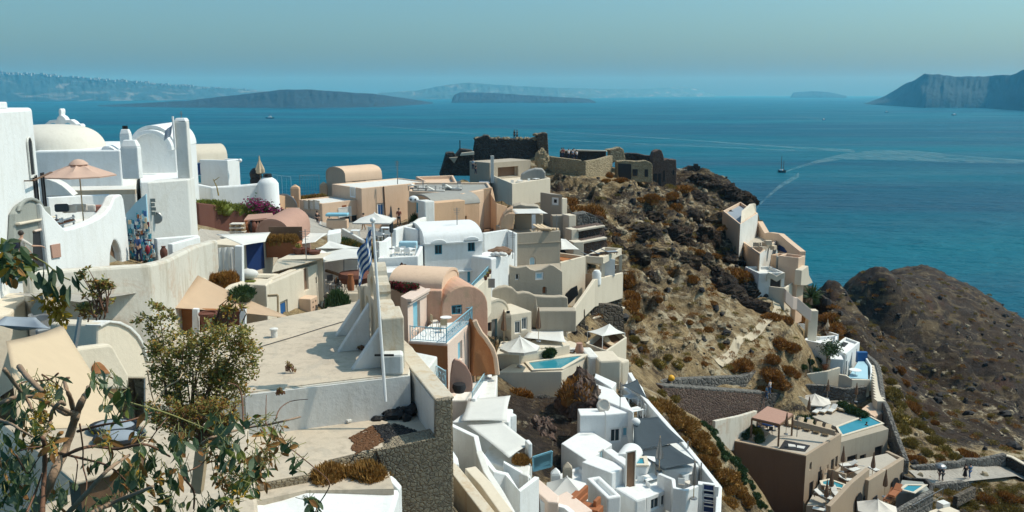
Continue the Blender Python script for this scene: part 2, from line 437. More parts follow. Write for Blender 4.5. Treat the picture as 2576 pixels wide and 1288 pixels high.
cpx(.25,.3,.5,(1650,955,90),(1850,962,99),(1900,990,100),(1720,1045,85),(1850,1060,95),(1900,1090,96),(1800,1105,83),(1900,1205,80),(1940,1290,78))
craw(.05,.4,.4,(25,88,-44),(30,86,-45),(33,92,-45),(28,94,-43),(36,98,-44),(30,80,-45),(38,92,-46))
cpx(.5,.5,.2,(1980,825,114),(1960,935,101),(1930,790,118))
cpx(.1,.4,.3,(2080,985,115),(2160,970,116),(2060,955,116),(2000,935,112),(2090,905,124))
cpx(.5,.7,.2,(2150,830,128),(2045,735,138),(2100,705,200),(2130,712,240),(2160,709,265))
cpx(.9,.9,.1,(2195,716,285),(2235,694,305),(2270,680,320),(2360,692,330),(2450,742,330),(2520,812,320),(2576,850,310),(2250,780,220),(2400,800,240),(2530,950,190),(2650,1000,200))
cpx(.8,.75,.3,(2200,850,160),(2400,900,180),(2400,1000,140),(2550,1050,140),(2700,1050,150))
cpx(.5,.7,.25,(2250,950,130),(2350,1100,108),(2500,1120,112),(2300,1040,116))
craw(.8,.9,.1,(120,400,-131),(200,420,-131),(260,380,-131),(60,330,-131),(70,320,-131),(300,300,-131),(240,200,-110),(180,130,-80))
cpx(.03,.2,.8,(2330,1195,94),(2450,1194,95),(2550,1170,100),(2640,1160,104))
cpx(.35,.55,.35,(2400,1288,88),(2540,1288,90),(2700,1280,92))
cpx(.05,.4,.3,(2050,1300,83),(1850,1215,83),(2200,1170,95),(2130,1070,104),(2300,1260,88))
cpx(.05,.4,.5,(2200,955,115),(2225,1055,105),(2275,1150,97))
cpx(.35,.45,.4,(1700,1060,76),(1780,1170,74),(1860,1270,74),(1800,1250,72),(1650,1010,80))
cpx(.05,.4,.4,(1590,1010,66),(1720,1225,59),(1500,1290,53),(1300,1290,49),(1560,1100,62))
cpx(.25,.7,.3,(1330,1060,62),(1350,1130,59),(1430,1010,66))
cpx(.05,.4,.4,(1370,1000,70),(1530,965,74),(1450,885,79),(1350,880,77),(1520,885,86),(1560,885,88),(1570,845,94),(1500,905,82),(1350,790,83),(1140,740,81),(1240,710,85),(1000,705,75),(880,735,65),(1120,1000,59),(1040,930,55),(1230,1000,63))
craw(.05,.4,.4,(-15,30,-13.5),(-5,36,-14),(0,28,-19),(-8,20,-13),(5,22,-22),(9,30,-24),(2,42,-23.5),(-2,38,-20),(5,38,-25),(-14,20,-12.5),(-25,28,-11),(-12,46,-13.5),(-19,40,-11),(-40,40,-8),(-60,60,-9),(0,2,-3.5),(-10,5,-7),(10,5,-9),(0,12,-13),(-10,13,-12),(15,15,-24),(22,25,-29),(30,40,-30),(44,52,-38),(58,70,-46),(70,60,-60),(90,80,-70),(40,20,-50))
CT=np.array(CT)
EPS=3.0
def _phi(r2):return np.sqrt(r2+EPS*EPS)
_n=len(CT)
_d2=(CT[:,None,0]-CT[None,:,0])**2+(CT[:,None,1]-CT[None,:,1])**2
_A=np.zeros((_n+3,_n+3));_A[:_n,:_n]=_phi(_d2)-np.eye(_n)*.15
_A[:_n,_n]=1;_A[:_n,_n+1]=CT[:,0];_A[:_n,_n+2]=CT[:,1];_A[_n:,:_n]=_A[:_n,_n:].T
_W=np.linalg.solve(_A,np.concatenate([CT[:,2],np.zeros(3)]))
def base_h(X,Y):
 X=np.asarray(X,float);Y=np.asarray(Y,float);z=_W[_n]+_W[_n+1]*X+_W[_n+2]*Y
 for i in range(_n):z=z+_W[i]*_phi((X-CT[i,0])**2+(Y-CT[i,1])**2)
 return z
def attr(X,Y):
 ws=0;out=[0,0,0]
 for i in range(_n):
  k=1/(((X-CT[i,0])**2+(Y-CT[i,1])**2+4)**1.5)
  ws=ws+k
  for j in range(3):out[j]=out[j]+k*CT[i,3+j]
 return[o/ws for o in out]
def ground(X,Y):
 X=np.asarray(X,float);Y=np.asarray(Y,float)
 z=base_h(X,Y);r,dk,pl=attr(X,Y)
 far=np.clip((Y-190)/80,0,1)
 big=ridged(X/17,Y/17,4,3)*1.7+ridged(X/5.5+z/7,Y/5.5,5,11)*1.5+np.maximum(0,fbm(X/2.2,Y/2.2+z/2,4,31))*1.5
 far_n=ridged(X/34,Y/34,6,21)*2.0+ridged((X*.8-Y*.6)/12,(X*.6+Y*.8)/40,5,91)*2.2+fbm(X/5,Y/5,5,41)*1.3
 u_=X*.6-Y*.8;v_=X*.8+Y*.6
 big=big+(ridged(u_/34+3,v_/9,4,61)*1.6+ridged(u_/9,v_/3.2,4,71)*.7)*np.clip(r-.4,0,1)
 z=z+r*(big*(1-far)+far_n*far)-.5*r
 t_=z/3.1+fbm(X/13,Y/13,3,81)*1.3;f_=t_-np.floor(t_);s_=f_**3/(f_**3+(1-f_)**3)
 z=z+(s_-f_)*3.1*.6*np.clip(r-.15,0,1)*(1-far*.5)
 z=z+fbm(X/1.1,Y/1.1,3,51)*.12*np.clip(r*3,.1,1)
 return z,dk,pl,r
def gz(x,y):return float(ground(np.array([x]),np.array([y]))[0][0])
th=np.linspace(R(-36),R(37),860)
dd=np.concatenate([np.geomspace(1.5,60,90),np.arange(60.4,182,.34),np.geomspace(183,480,190)])
TT,DD=np.meshgrid(np.tan(th),dd)
GX=TT*DD;GY=DD
GZ,GD,GP,GR=ground(GX,GY)
GZ=np.maximum(GZ,SEA-6)
me=bpy.data.meshes.new('hillside')
nr,nc=GX.shape
vv=np.stack([GX,GY,GZ],-1).reshape(-1,3)
idx=np.arange(nr*nc).reshape(nr,nc)
ff=np.stack([idx[:-1,:-1],idx[:-1,1:],idx[1:,1:],idx[1:,:-1]],-1).reshape(-1,4)
me.vertices.add(len(vv));me.vertices.foreach_set('co',vv.ravel())
me.loops.add(ff.size);me.loops.foreach_set('vertex_index',ff.ravel().astype(np.int32))
me.polygons.add(len(ff));me.polygons.foreach_set('loop_start',np.arange(0,ff.size,4,dtype=np.int32))
me.update(calc_edges=True)
for nm,arr in(('dark',GD),('pale',GP),('rough',GR)):
 at=me.attributes.new(nm,'FLOAT','POINT');at.data.foreach_set('value',arr.ravel().astype(np.float32))
me.polygons.foreach_set('use_smooth',[True]*len(me.polygons))
def terrain_mat(dk=None):
 m,nt,b=newmat('volcanic_hillside' if dk is None else 'lava_crag_rock');p=wpos(nt)
 def A(n):
  if dk is not None:
   v=N(nt,'ShaderNodeValue');v.outputs[0].default_value=dk if n=='dark' else .2;return v.outputs[0]
  return N(nt,'ShaderNodeAttribute',attribute_name=n).outputs['Fac']
 pv=wpos(nt,(1,1,2.2))
 n1=noise(nt,.22,8,.68,pv,.6);n2=noise(nt,.9,8,.7,p,.4);n3=noise(nt,3.2,6,.7,p)
 tan_=ramp(nt,n2,[(.25,(.16,.115,.065)),(.48,(.40,.285,.15)),(.7,(.56,.43,.245))])
 drk=ramp(nt,n2,[(.3,(.02,.016,.014)),(.55,(.055,.043,.036)),(.78,(.13,.098,.075))])
 brn=ramp(nt,n3,[(.3,(.03,.019,.012)),(.6,(.07,.042,.024)),(.8,(.12,.072,.04))])
 f=maths(nt,'ADD',n1,maths(nt,'SUBTRACT',A('dark'),.5))
 f=maths(nt,'ADD',f,maths(nt,'MULTIPLY',maths(nt,'SUBTRACT',n3,.5),.55))
 fm=ramp(nt,f,[(.36,0),(.52,1)])
 c=mix(nt,fm,tan_,drk)
 g=ramp(nt,noise(nt,.16,6,.65,p,.5),[(.46,0),(.6,1)])
 st=ramp(nt,noise(nt,1,6,.7,wpos(nt,(.05,.16,.3)),.8),[(.5,0),(.62,1)]);c=mix(nt,maths(nt,'MULTIPLY',st,.55),c,(.24,.175,.095))
 c=mix(nt,maths(nt,'MULTIPLY',g,.6),c,brn)
 rd=ramp(nt,noise(nt,.11,5,.6,p),[(.58,0),(.7,1)])
 c=mix(nt,maths(nt,'MULTIPLY',rd,.5),c,(.11,.055,.04))
 pl=ramp(nt,maths(nt,'ADD',noise(nt,.3,7,.7,pv,1.0),maths(nt,'MULTIPLY',A('pale'),.22)),[(.64,0),(.74,1)])
 c=mix(nt,maths(nt,'MULTIPLY',pl,.85),c,(.56,.47,.32))
 nt.links.new(c,b.inputs['Base Color']);b.inputs['Roughness'].default_value=.95;b.inputs['Specular IOR Level'].default_value=.15
 h=maths(nt,'ADD',n3,maths(nt,'MULTIPLY',noise(nt,1.3,8,.75,p,.8),2.0))
 bump(nt,b,h,1.0,.35)
 return m
me.materials.append(terrain_mat())
ho=bpy.data.objects.new('hillside',me);col.objects.link(ho);tag(ho,kind='structure')
def sea_mat():
 m,nt,b=newmat('sea_water');p=wpos(nt)
 s1=wpos(nt,(.0016,.006,1));s2=wpos(nt,(.0005,.0022,1))
 c=mix(nt,ramp(nt,noise(nt,1,5,.55,s1,.6),[(.35,0),(.65,1)]),(.0,.044,.086),(.0,.076,.122))
 c=mix(nt,maths(nt,'MULTIPLY',ramp(nt,noise(nt,1,4,.5,s2,.3),[(.4,0),(.65,1)]),.6),c,(.0,.135,.175))
 nt.links.new(c,b.inputs['Base Color'])
 rr=ramp(nt,noise(nt,1,4,.6,s1,.5),[(.3,.28),(.7,.5)])
 nt.links.new(rr,b.inputs['Roughness']);b.inputs['Specular IOR Level'].default_value=.06;b.inputs['Specular Tint'].default_value=(.12,.62,.8,1)
 wv=wpos(nt,(.05,.12,1))
 h=maths(nt,'ADD',noise(nt,1,4,.6,wv,.5),maths(nt,'MULTIPLY',noise(nt,.35,3,.6,p),.25))
 h=maths(nt,'ADD',h,maths(nt,'MULTIPLY',noise(nt,1,3,.6,wpos(nt,(.012,.035,1)),.4),3.0))
 bump(nt,b,h,.9,5.0)
 return m
HX=30000
sea=MB().poly([Vector((-HX,-200,SEA)),Vector((HX,-200,SEA)),Vector((HX,32000,SEA)),Vector((-HX,32000,SEA))]).build('sea',sea_mat(),fix=False)
tag(sea,kind='structure')
def island_mat(name,dk,md,lt,lo=.5,hi=.62):
 m,nt,b=newmat(name)
 v=wpos(nt,(.006,.006,.0022));v2=wpos(nt,(.0016,.0016,.009))
 c=mix(nt,ramp(nt,noise(nt,1,6,.65,v,.4),[(.3,0),(.7,1)]),dk,md)
 c=mix(nt,ramp(nt,noise(nt,1,6,.7,v2,.8),[(lo,0),(hi,1)]),c,lt)
 nt.links.new(c,b.inputs['Base Color']);b.inputs['Roughness'].default_value=.95
 bump(nt,b,noise(nt,1,6,.7,v),.9,60)
 return m
def lerp_at(pts,x):
 for(a,b),(c,d)in zip(pts,pts[1:]):
  if a<=x<=c:return b+(d-b)*(x-a)/(c-a)
 return pts[0][1]if x<pts[0][0]else pts[-1][1]
def island(name,top,base,mat,wid,cliff=.5,nx=220,rough=.12,seed=1,d=None):
 x0,x1=top[0][0],top[-1][0];ny=26
 grid=[]
 for i in range(nx+1):
  x=x0+(x1-x0)*i/nx
  yt,yb=lerp_at(top,x),lerp_at(base,x)
  db=d if d else-SEA/SL(yb)
  h=max(4,PD(x,yt,db+wid).z-SEA)
  e=float(fbm(np.array([i*.13]),np.array([seed*3.3]),5,seed)[0]);h*=1+.05*e
  row=[]
  for j in range(ny+1):
   t=j/ny
   if t<=.6:
    u=t/.6
    k=u**(1.0-.55*cliff)if u<1 else 1
    gul=float(ridged(np.array([i*.21]),np.array([j*.07+seed]),4,seed+7)[0])
    dist=db+wid*u+gul*wid*.16*math.sin(math.pi*u)
    z=SEA-3+(h+3)*k*(1-rough*(gul*.5+.5)*math.sin(math.pi*u))
   else:
    u=(t-.6)/.4;dist=db+wid*(1+1.2*u);z=SEA-3+(h+3)*(1-u)**1.3
   p=PD(x,600,1.0);row.append(Vector((p.x*dist,dist,z)))
  grid.append(row)
 mb=MB()
 vs=[p for r in grid for p in r];n=ny+1
 mb.add(vs,[(i*n+j,(i+1)*n+j,(i+1)*n+j+1,i*n+j+1)for i in range(nx)for j in range(ny)])
 o=mb.build(name,mat,smooth=True,fix=False);tag(o,kind='structure')
 return grid
im1=island_mat('caldera_cliff',(.006,.038,.052),(.018,.06,.075),(.12,.16,.17),.52,.62)  # blue of distance haze is mixed into the island rock colours
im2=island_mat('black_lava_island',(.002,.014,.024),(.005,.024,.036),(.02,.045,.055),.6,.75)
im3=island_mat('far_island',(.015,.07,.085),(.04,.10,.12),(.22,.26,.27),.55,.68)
im4=island_mat('haze_blue_island',(.003,.026,.038),(.006,.034,.048),(.009,.042,.056),.6,.75)
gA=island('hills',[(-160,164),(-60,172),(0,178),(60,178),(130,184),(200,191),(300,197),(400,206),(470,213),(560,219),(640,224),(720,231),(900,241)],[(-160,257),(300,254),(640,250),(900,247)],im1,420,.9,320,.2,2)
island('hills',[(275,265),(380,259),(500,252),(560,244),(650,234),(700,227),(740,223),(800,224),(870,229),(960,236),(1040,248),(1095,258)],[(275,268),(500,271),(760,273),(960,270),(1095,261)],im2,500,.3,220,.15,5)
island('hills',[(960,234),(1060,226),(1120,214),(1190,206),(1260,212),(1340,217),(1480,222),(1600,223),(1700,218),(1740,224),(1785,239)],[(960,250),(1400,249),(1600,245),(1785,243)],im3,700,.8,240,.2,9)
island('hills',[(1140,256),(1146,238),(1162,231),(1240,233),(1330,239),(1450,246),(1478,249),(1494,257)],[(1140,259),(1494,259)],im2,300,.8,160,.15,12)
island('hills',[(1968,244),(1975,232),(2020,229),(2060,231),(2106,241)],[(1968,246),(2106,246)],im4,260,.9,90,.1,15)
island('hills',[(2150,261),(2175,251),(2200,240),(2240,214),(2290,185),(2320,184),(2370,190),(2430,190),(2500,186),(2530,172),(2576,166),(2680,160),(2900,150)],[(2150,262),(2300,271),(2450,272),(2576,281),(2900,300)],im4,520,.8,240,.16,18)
hm=bpy.data.materials.new('haze');hm.use_nodes=True;hnt=hm.node_tree
hnt.nodes.remove(hnt.nodes['Principled BSDF'])
pv=hnt.nodes.new('ShaderNodeVolumePrincipled');pv.inputs['Color'].default_value=(.14,.60,.95,1);pv.inputs['Absorption Color'].default_value=(1,1,1,1);pv.inputs['Density'].default_value=4.8e-5
pv.inputs['Anisotropy'].default_value=.05
hnt.links.new(pv.outputs[0],hnt.nodes['Material Output'].inputs['Volume'])
hz=MB();hz.box((0,15950,SEA-8),60400,32400,640);hzo=hz.build('haze',hm);tag(hzo,kind='stuff')
vm=MB();vr_=random.Random(17)
for i in range(0,240,1):
 for _ in range(3):
  if vr_.random()<.8:continue
  q=gA[i][vr_.randint(14,15)];s=vr_.uniform(14,34);vm.box((q.x+vr_.uniform(-30,30),q.y-10,q.z-8-vr_.uniform(0,45)*(i<60)),s*1.8,s,s*.6+8)
vo=vm.build('village',plain('hazed_white_houses',(.30,.36,.37),.9));tag(vo,kind='stuff')  # house white dulled towards haze blue in the colour itself
def Zf(ox,oy,s):
 return lambda*p:[(ox+s*a,oy+s*b)for a,b in p]
z1=Zf(0,241.5,.2083);z2=Zf(0,469.6,.2083);z3=Zf(0,670.8,.2083);z4=Zf(0,939.1,.2708)
z5=Zf(469.6,335.4,.1823);z6=Zf(469.6,536.6,.2083);z7=Zf(670.8,368.9,.2083);z8=Zf(872,469.6,.1823)
z9=Zf(905.6,550,.1823);z10=Zf(1073.3,322,.1823);z11=Zf(1207.4,469.6,.1823);z12=Zf(1207.4,637.3,.2603)
z13=Zf(939.1,670.8,.2604);z14=Zf(536.6,737.9,.4166);z15=Zf(1106.8,939.1,.2708);z16=Zf(1408.7,905.6,.2968)
z17=Zf(1770.9,469.6,.2344);z18=Zf(1744,939.1,.2708);z19=Zf(1945.3,737.9,.2083);z20=Zf(2213.6,1073.3,.1666)
z21=Zf(1576.4,858.6,.2083);z22=Zf(1442.2,355.5,.1172);z23=Zf(872,838.5,.1615);z24=Zf(872,550,.276)
HOUSES=[]
class House:
 def __init__(s,name,label,cat,poly,z,zb=None,group=None):
  s.poly=poly;s.z=z
  if zb is None:zb=min(gz(p.x,p.y)for p in poly)-1.0
  s.zb=zb;s.cuts=MB();s.nc=0
  c=sum(poly,Vector((0,0,0)))/len(poly)
  s.root=thing(name,label,cat,(c.x,c.y,zb),group);s.wall=None
  HOUSES.append(s)
 def edge(s,i):return s.poly[i],s.poly[(i+1)%len(s.poly)]
 def frame(s,e):
  A,B=s.edge(e);d=Vector((B.x-A.x,B.y-A.y,0)).normalized();n=Vector((d.y,-d.x,0))
  c=sum(s.poly,Vector((0,0,0)))/len(s.poly)
  if n.dot(A-c)<0:n=-n
  return A,B,d,n
 def at(s,e,p):
  A,B,d,n=s.frame(e);return PW(p[0],p[1],A,B)
 def win(s,e,p,w,h,fr='whitepaint',pane='glass',arch=False,name='window',depth=.18,fw=.07,mull=True,sill=None,label=None,cut=True):
  A,B,d,n=s.frame(e);c=s.at(e,p);up=Vector((0,0,1))
  ol=[Vector((-w/2,-h/2)),Vector((w/2,-h/2))]
  if arch:ol+=[Vector((w/2*math.cos(t),h/2-w/2+w/2*math.sin(t)))for t in[math.pi*k/8 for k in range(9)]]
  else:ol+=[Vector((w/2,h/2)),Vector((-w/2,h/2))]
  W3=lambda q,o:c+d*q.x+up*q.y+n*o
  base=.02
  if cut and s.wall is not None:
   s.cuts.extr([W3(q,.3)for q in ol],c+n*.3,c-n*depth);s.nc+=1;base=-depth+.03
  f=MB();k=len(ol);cen=sum(ol,Vector((0,0)))/k
  inn=[]
  for q in ol:
   v=q-cen;inn.append(cen+Vector((v.x*max(.2,1-2*fw/w),v.y*max(.2,1-2*fw/h))))
  vs=[W3(q,base+o)for o in(0,.06)for q in ol]+[W3(q,base+o)for o in(0,.06)for q in inn]
  fs=[]
  for i in range(k):
   j=(i+1)%k
   fs+=[(k+i,k+j,3*k+j,3*k+i),(i,j,k+j,k+i),(2*k+i,3*k+i,3*k+j,2*k+j)]
  f.add(vs,fs)
  if mull and w>.5:
   f.bar(W3(Vector((0,-h/2+fw)),base+.03),W3(Vector((0,h/2-fw)),base+.03),.05,.04)
  wo=f.build(name,M[fr],s.root)
  if label:wo['label']=label
  pb=MB();pb.extr([W3(q,base-.0)for q in inn],c,c+n*.02);pb.build('pane' if pane=='glass' else('door_leaf' if 'door' in name else 'shutter'),M[pane],wo)
  if sill:
   sb=MB();sb.box(tuple(W3(Vector((0,-h/2-.08)),.04)),w+.2,.2,.08,math.atan2(d.y,d.x));sb.build('sill',M[sill],s.root)
  return wo
def finish_houses():
 for s in HOUSES:
  if s.nc and s.wall is not None:
   cu=s.cuts.build('cutter',M['dark'])
   md=s.wall.modifiers.new('cut','BOOLEAN');md.operation='DIFFERENCE';md.object=cu;md.solver='EXACT';md.use_self=True
   while s.wall.modifiers[0]!=md:s.wall.modifiers.move(len(s.wall.modifiers)-1,0)if hasattr(s.wall.modifiers,'move')else None
   bev=[m for m in s.wall.modifiers if m.type=='BEVEL']
   for b in bev:b.show_viewport=False
   bpy.context.view_layer.update()
   ev=s.wall.evaluated_get(bpy.context.evaluated_depsgraph_get())
   nm=bpy.data.meshes.new_from_object(ev)
   if len(nm.polygons)>3:s.wall.data=nm
   s.wall.modifiers.remove(md)
   for b in bev:b.show_viewport=True
   bpy.data.objects.remove(cu)
def PB(L,C,Rr,d):
 z=PD(*C,d).z;l,c,r=PZ(*L,z),PZ(*C,z),PZ(*Rr,z)
 return[l,c,r,l+r-c],z
def RB(A,B,depth,d):
 z=PD(*A,d).z;a,b=PZ(*A,z),PZ(*B,z)
 t=(b-a).normalized();n=Vector((-t.y,t.x,0))
 if n.y<0:n=-n
 return[a,b,b+n*depth,a+n*depth],z
def block(name,label,cat,polyz,mat,par=.35,pw=.3,zb=None,group=None,bev=.07,roof=None):
 poly,z=polyz
 h=House(name,label,cat,poly,z,zb,group)
 m=MB()
 if par>0:m.parapet(poly,h.zb,z-par,par,pw,rmi=1 if roof else None)
 else:m.prism(poly,h.zb,z)
 h.wall=m.build('wall',[M[mat],M[roof]]if roof else M[mat],h.root,bevel=bev)
 return h
def vault(name,label,cat,polyz,rise,mat,axis=0,zb=None,group=None,rmat=None,over=0,seg=12,power=1.0,bev=.05):
 """house with a barrel-vaulted roof; axis 0: gable ends on edges 0 and 2, axis 1: on edges 1 and 3"""
 poly,z=polyz
 h=House(name,label,cat,poly,z,zb,group)
 A,B,C,D=poly if axis==0 else(poly[1],poly[2],poly[3],poly[0])
 prof=[Vector((A.x,A.y,h.zb)),Vector((B.x,B.y,h.zb))]
 for k in range(seg+1):
  t=math.pi*k/seg;u=(1+math.cos(t))/2
  prof.append(Vector((A.x+(B.x-A.x)*u,A.y+(B.y-A.y)*u,z+rise*math.sin(t)**power)))
 m=MB();m.extr(prof,A,A+(D-A));h.wall=m.build('wall',M[mat],h.root,bevel=bev)
 rp=[];rq=[]
 for k in range(seg+1):
  t=math.pi*k/seg;u=(1+math.cos(t))/2;q=Vector((A.x+(B.x-A.x)*u,A.y+(B.y-A.y)*u,0))
  o=1.0+.03/max(.3,rise)
  cx=(A+B)/2;d_=(q-Vector((cx.x,cx.y,0)))*1.015
  rp.append(Vector((cx.x+d_.x,cx.y+d_.y,z+.02+(rise+.07)*math.sin(t)**power)))
  rq.append(Vector((cx.x+(q.x-cx.x)*.97,cx.y+(q.y-cx.y)*.97,z-.05+(rise-.05)*math.sin(t)**power)))
 ax=(D-A).normalized()
 rm=MB();off=ax*-.05
 n=len(rp);dd_=D-A+ax*.1
 vs=[p+off for p in rp]+[p+off for p in rq]+[p+off+dd_ for p in rp]+[p+off+dd_ for p in rq]
 fs=[]
 for i in range(n-1):fs+=[(i,i+1,2*n+i+1,2*n+i),(n+i,3*n+i,3*n+i+1,n+i+1),(i,n+i,n+i+1,i+1),(2*n+i,2*n+i+1,3*n+i+1,3*n+i)]
 fs+=[(0,2*n,3*n,n),(n-1,2*n-1,4*n-1,3*n-1)]
 rm.add(vs,fs);rm.build('roof',M[rmat or mat],h.root,smooth='auto')
 return h
def planewall(name,label,cat,pxs,A,B,t,mat,group=None,parent=None,bev=.05,push=0,smooth=False):
 """outline on the vertical plane through A and B, thickness t away from the camera"""
 n=Vector((-(B.y-A.y),B.x-A.x,0)).normalized()
 if n.dot(A)<0:n=-n
 pts=[PW(x,y,A,B)-n*push for x,y in pxs]
 lo=min(pts,key=lambda p:p.z)
 root=parent
 if root is None:
  c=sum(pts,Vector((0,0,0)))/len(pts)
  m=MB();m.extr(pts,pts[0],pts[0]+n*t)
  o=m.build(name,M[mat],None,bevel=bev);origin(o,(c.x,c.y,lo.z));return tag(o,label,cat,group)
 m=MB();m.extr(pts,pts[0],pts[0]+n*t);return m.build(name,M[mat],parent,bevel=bev)
def origin(o,loc):
 loc=Vector(loc);o.data.transform(Matrix.Translation(-loc));o.location=loc;WL[o.name]=loc;return o
def solo(name,label,cat,mb,mat,group=None,bev=0,smooth=False,kind=None):
 o=mb.build(name,M[mat]if isinstance(mat,str)else mat,None,smooth=smooth,bevel=bev)
 vs=mb.v;lo=min(v[2]for v in vs)
 origin(o,(sum(v[0]for v in vs)/len(vs),sum(v[1]for v in vs)/len(vs),lo))
 return tag(o,label,cat,group,kind)
def linewall(name,label,pts,drop,t,mat,cat='wall',group=None,bev=.05,side=0):
 """free-standing wall; pts = [(x, y, d)] along its top; drop = height or list"""
 P=[PD(*p)for p in pts]
 dr=drop if isinstance(drop,(list,tuple))else[drop]*len(P)
 m=MB();m.wall(P,[p.z-k for p,k in zip(P,dr)],t,side)
 return solo(name,label,cat,m,mat,group,bev)
def cloth(name,label,corners,mat,cat='awning',sag=.15,nx=8,ny=8,group=None,posts=(),pr=.04,pmat='metal',t=.02):
 """sheet between four world points (order: back-left, back-right, front-right, front-left), edges and middle sagging"""
 a,b,c,d=corners;rows=[]
 for i in range(ny+1):
  v=i/ny;row=[]
  for j in range(nx+1):
   u=j/nx
   p=(a*(1-u)+b*u)*(1-v)+(d*(1-u)+c*u)*v
   cen=Vector((.5,.5));pull=.05
   e=(a+b+c+d)/4
   k=(math.sin(math.pi*u)*(abs(v-.5)*2)**4+math.sin(math.pi*v)*(abs(u-.5)*2)**4)*pull
   p=p+(e-p)*k
   p=p+Vector((0,0,-sag*math.sin(math.pi*u)*math.sin(math.pi*v)))
   row.append(p)
  rows.append(row)
 lo=min(corners,key=lambda q:q.z)
 cen=(a+b+c+d)/4
 if posts:
  zb=min(q.z-2.3 for q in posts)
  r=thing(name,label,cat,(cen.x,cen.y,zb),group)
  MB().sheet(rows,t).build('canopy',M[mat],r,smooth=True)
  for q in posts:
   MB().tube([Vector((q.x,q.y,q.z-2.4)),q],pr,6).build('post',M[pmat],r)
  return r
 return solo(name,label,cat,MB().sheet(rows,t),mat,group,smooth=True)
def tri_cloth(name,label,a,b,c,mat,sag=.2,n=10,cat='shade sail',group=None,t=.02):
 m=MB();vs=[];idx_={}
 cen=(a+b+c)/3
 for i in range(n+1):
  for j in range(n+1-i):
   u,v=i/n,j/n;w_=1-u-v
   p=a*w_+b*u+c*v
   e=max(0,1-27*u*v*w_);q=4*max(u*v,v*w_,u*w_)
   p=p+(cen-p)*.11*q*e
   p=p+Vector((0,0,-sag*27*u*v*w_))
   idx_[i,j]=len(vs);vs.append(p)
 fs=[]
 for i in range(n):
  for j in range(n-i):
   fs.append((idx_[i,j],idx_[i+1,j],idx_[i,j+1]))
   if j<n-i-1:fs.append((idx_[i+1,j],idx_[i+1,j+1],idx_[i,j+1]))
 k=len(vs);m.add(vs,fs);m.add([p-Vector((0,0,t))for p in vs],[tuple(reversed(f))for f in fs])
 ring=[idx_[i,0]for i in range(n+1)]+[idx_[n-j,j]for j in range(1,n+1)]+[idx_[0,n-j]for j in range(1,n)]
 m.f+=[(x,y,k+y,k+x)for x,y in zip(ring,ring[1:]+ring[:1])];m.mi+=[0]*len(ring)
 return solo(name,label,cat,m,mat,group,smooth=True)
def umbrella(label,apex,w,h,mat='canvas',n=4,yaw=.4,ph=2.6,group=None,pmat='whitepaint',valance=.12,name='parasol'):
 """open parasol; apex = world point of its top"""
 base=apex.z-ph
 r=thing(name,label,'parasol',(apex.x,apex.y,base),group)
 rows=[];k=6;sub=4;tot=n*sub
 rad=lambda i:(1 if i%sub==0 else(math.cos(math.pi/n)/math.cos((i%sub)*2*math.pi/tot-math.pi/n)))
 m=MB();vs=[]
 for j in range(k+1):
  t=.03+.97*j/k
  for i in range(tot):
   a=yaw+2*math.pi*i/tot;q=w/2*t*rad(i)
   z=apex.z-h*(t**.92)-.10*h*math.sin(math.pi*t)*(0 if i%sub==0 else 1)
   vs.append((apex.x+q*math.cos(a),apex.y+q*math.sin(a),z))
 for i in range(tot):
  a=yaw+2*math.pi*i/tot;q=w/2*rad(i)
  vs.append((apex.x+q*math.cos(a),apex.y+q*math.sin(a),apex.z-h-valance))
 fs=[(j*tot+i,j*tot+(i+1)%tot,(j+1)*tot+(i+1)%tot,(j+1)*tot+i)for j in range(k+1)for i in range(tot)]
 b=len(vs);vs2=[(x,y,z-.02)for x,y,z in vs]
 m.add(vs,fs);m.add(vs2,[tuple(reversed(f))for f in fs]);m.poly([Vector(v)for v in vs[:tot]])
 m.build('canopy',M[mat],r,smooth='auto',fix=False)
 MB().tube([(apex.x,apex.y,base),(apex.x,apex.y,apex.z-.1)],.035,8).build('pole',M[pmat],r)
 MB().lathe((apex.x,apex.y,base),[(.0,.1),(.22,.08),(.26,0),(0,0)],10).build('base',M['metal'],r)
 MB().lathe((apex.x,apex.y,apex.z-.08),[(.06,0),(.07,.06),(.03,.14),(0,.17)],8).build('finial',M[pmat],r)
 rb=MB()
 for i in range(n):
  a=yaw+2*math.pi*i/n
  rb.bar((apex.x,apex.y,apex.z-.12),(apex.x+w/2*.98*math.cos(a),apex.y+w/2*.98*math.sin(a),apex.z-h-.03),.025)
 rb.build('ribs',M[pmat],r)['kind']='stuff'
 return r
def closed_umbrella(label,foot,h,mat='brown',rad=.2,group=None,lean=0):
 r=thing('closed_parasol',label,'parasol',foot,group)
 x,y,z=foot;nn=14
 m=MB();vs=[];prof=[(0,h),(.05,h-.03),(.09,h*.85),(rad,h*.55),(rad*1.05,h*.42),(rad*.6,h*.38)]
 for i in range(nn):
  a=2*math.pi*i/nn;q=1 if i%2 else .72
  for rr,zz in prof:vs.append((x+rr*q*math.cos(a),y+rr*q*math.sin(a),z+zz))
 k=len(prof)
 m.add(vs,[(i*k+j,((i+1)%nn)*k+j,((i+1)%nn)*k+j+1,i*k+j+1)for i in range(nn)for j in range(k-1)])
 m.build('canopy',M[mat],r,smooth=False)
 MB().tube([(x,y,z),(x,y,z+h+.08)],.03,6).build('pole',M['palewood'],r)
 MB().lathe((x,y,z),[(0,.08),(.2,.07),(.24,0),(0,0)],10).build('base',M['metal'],r)
 return r
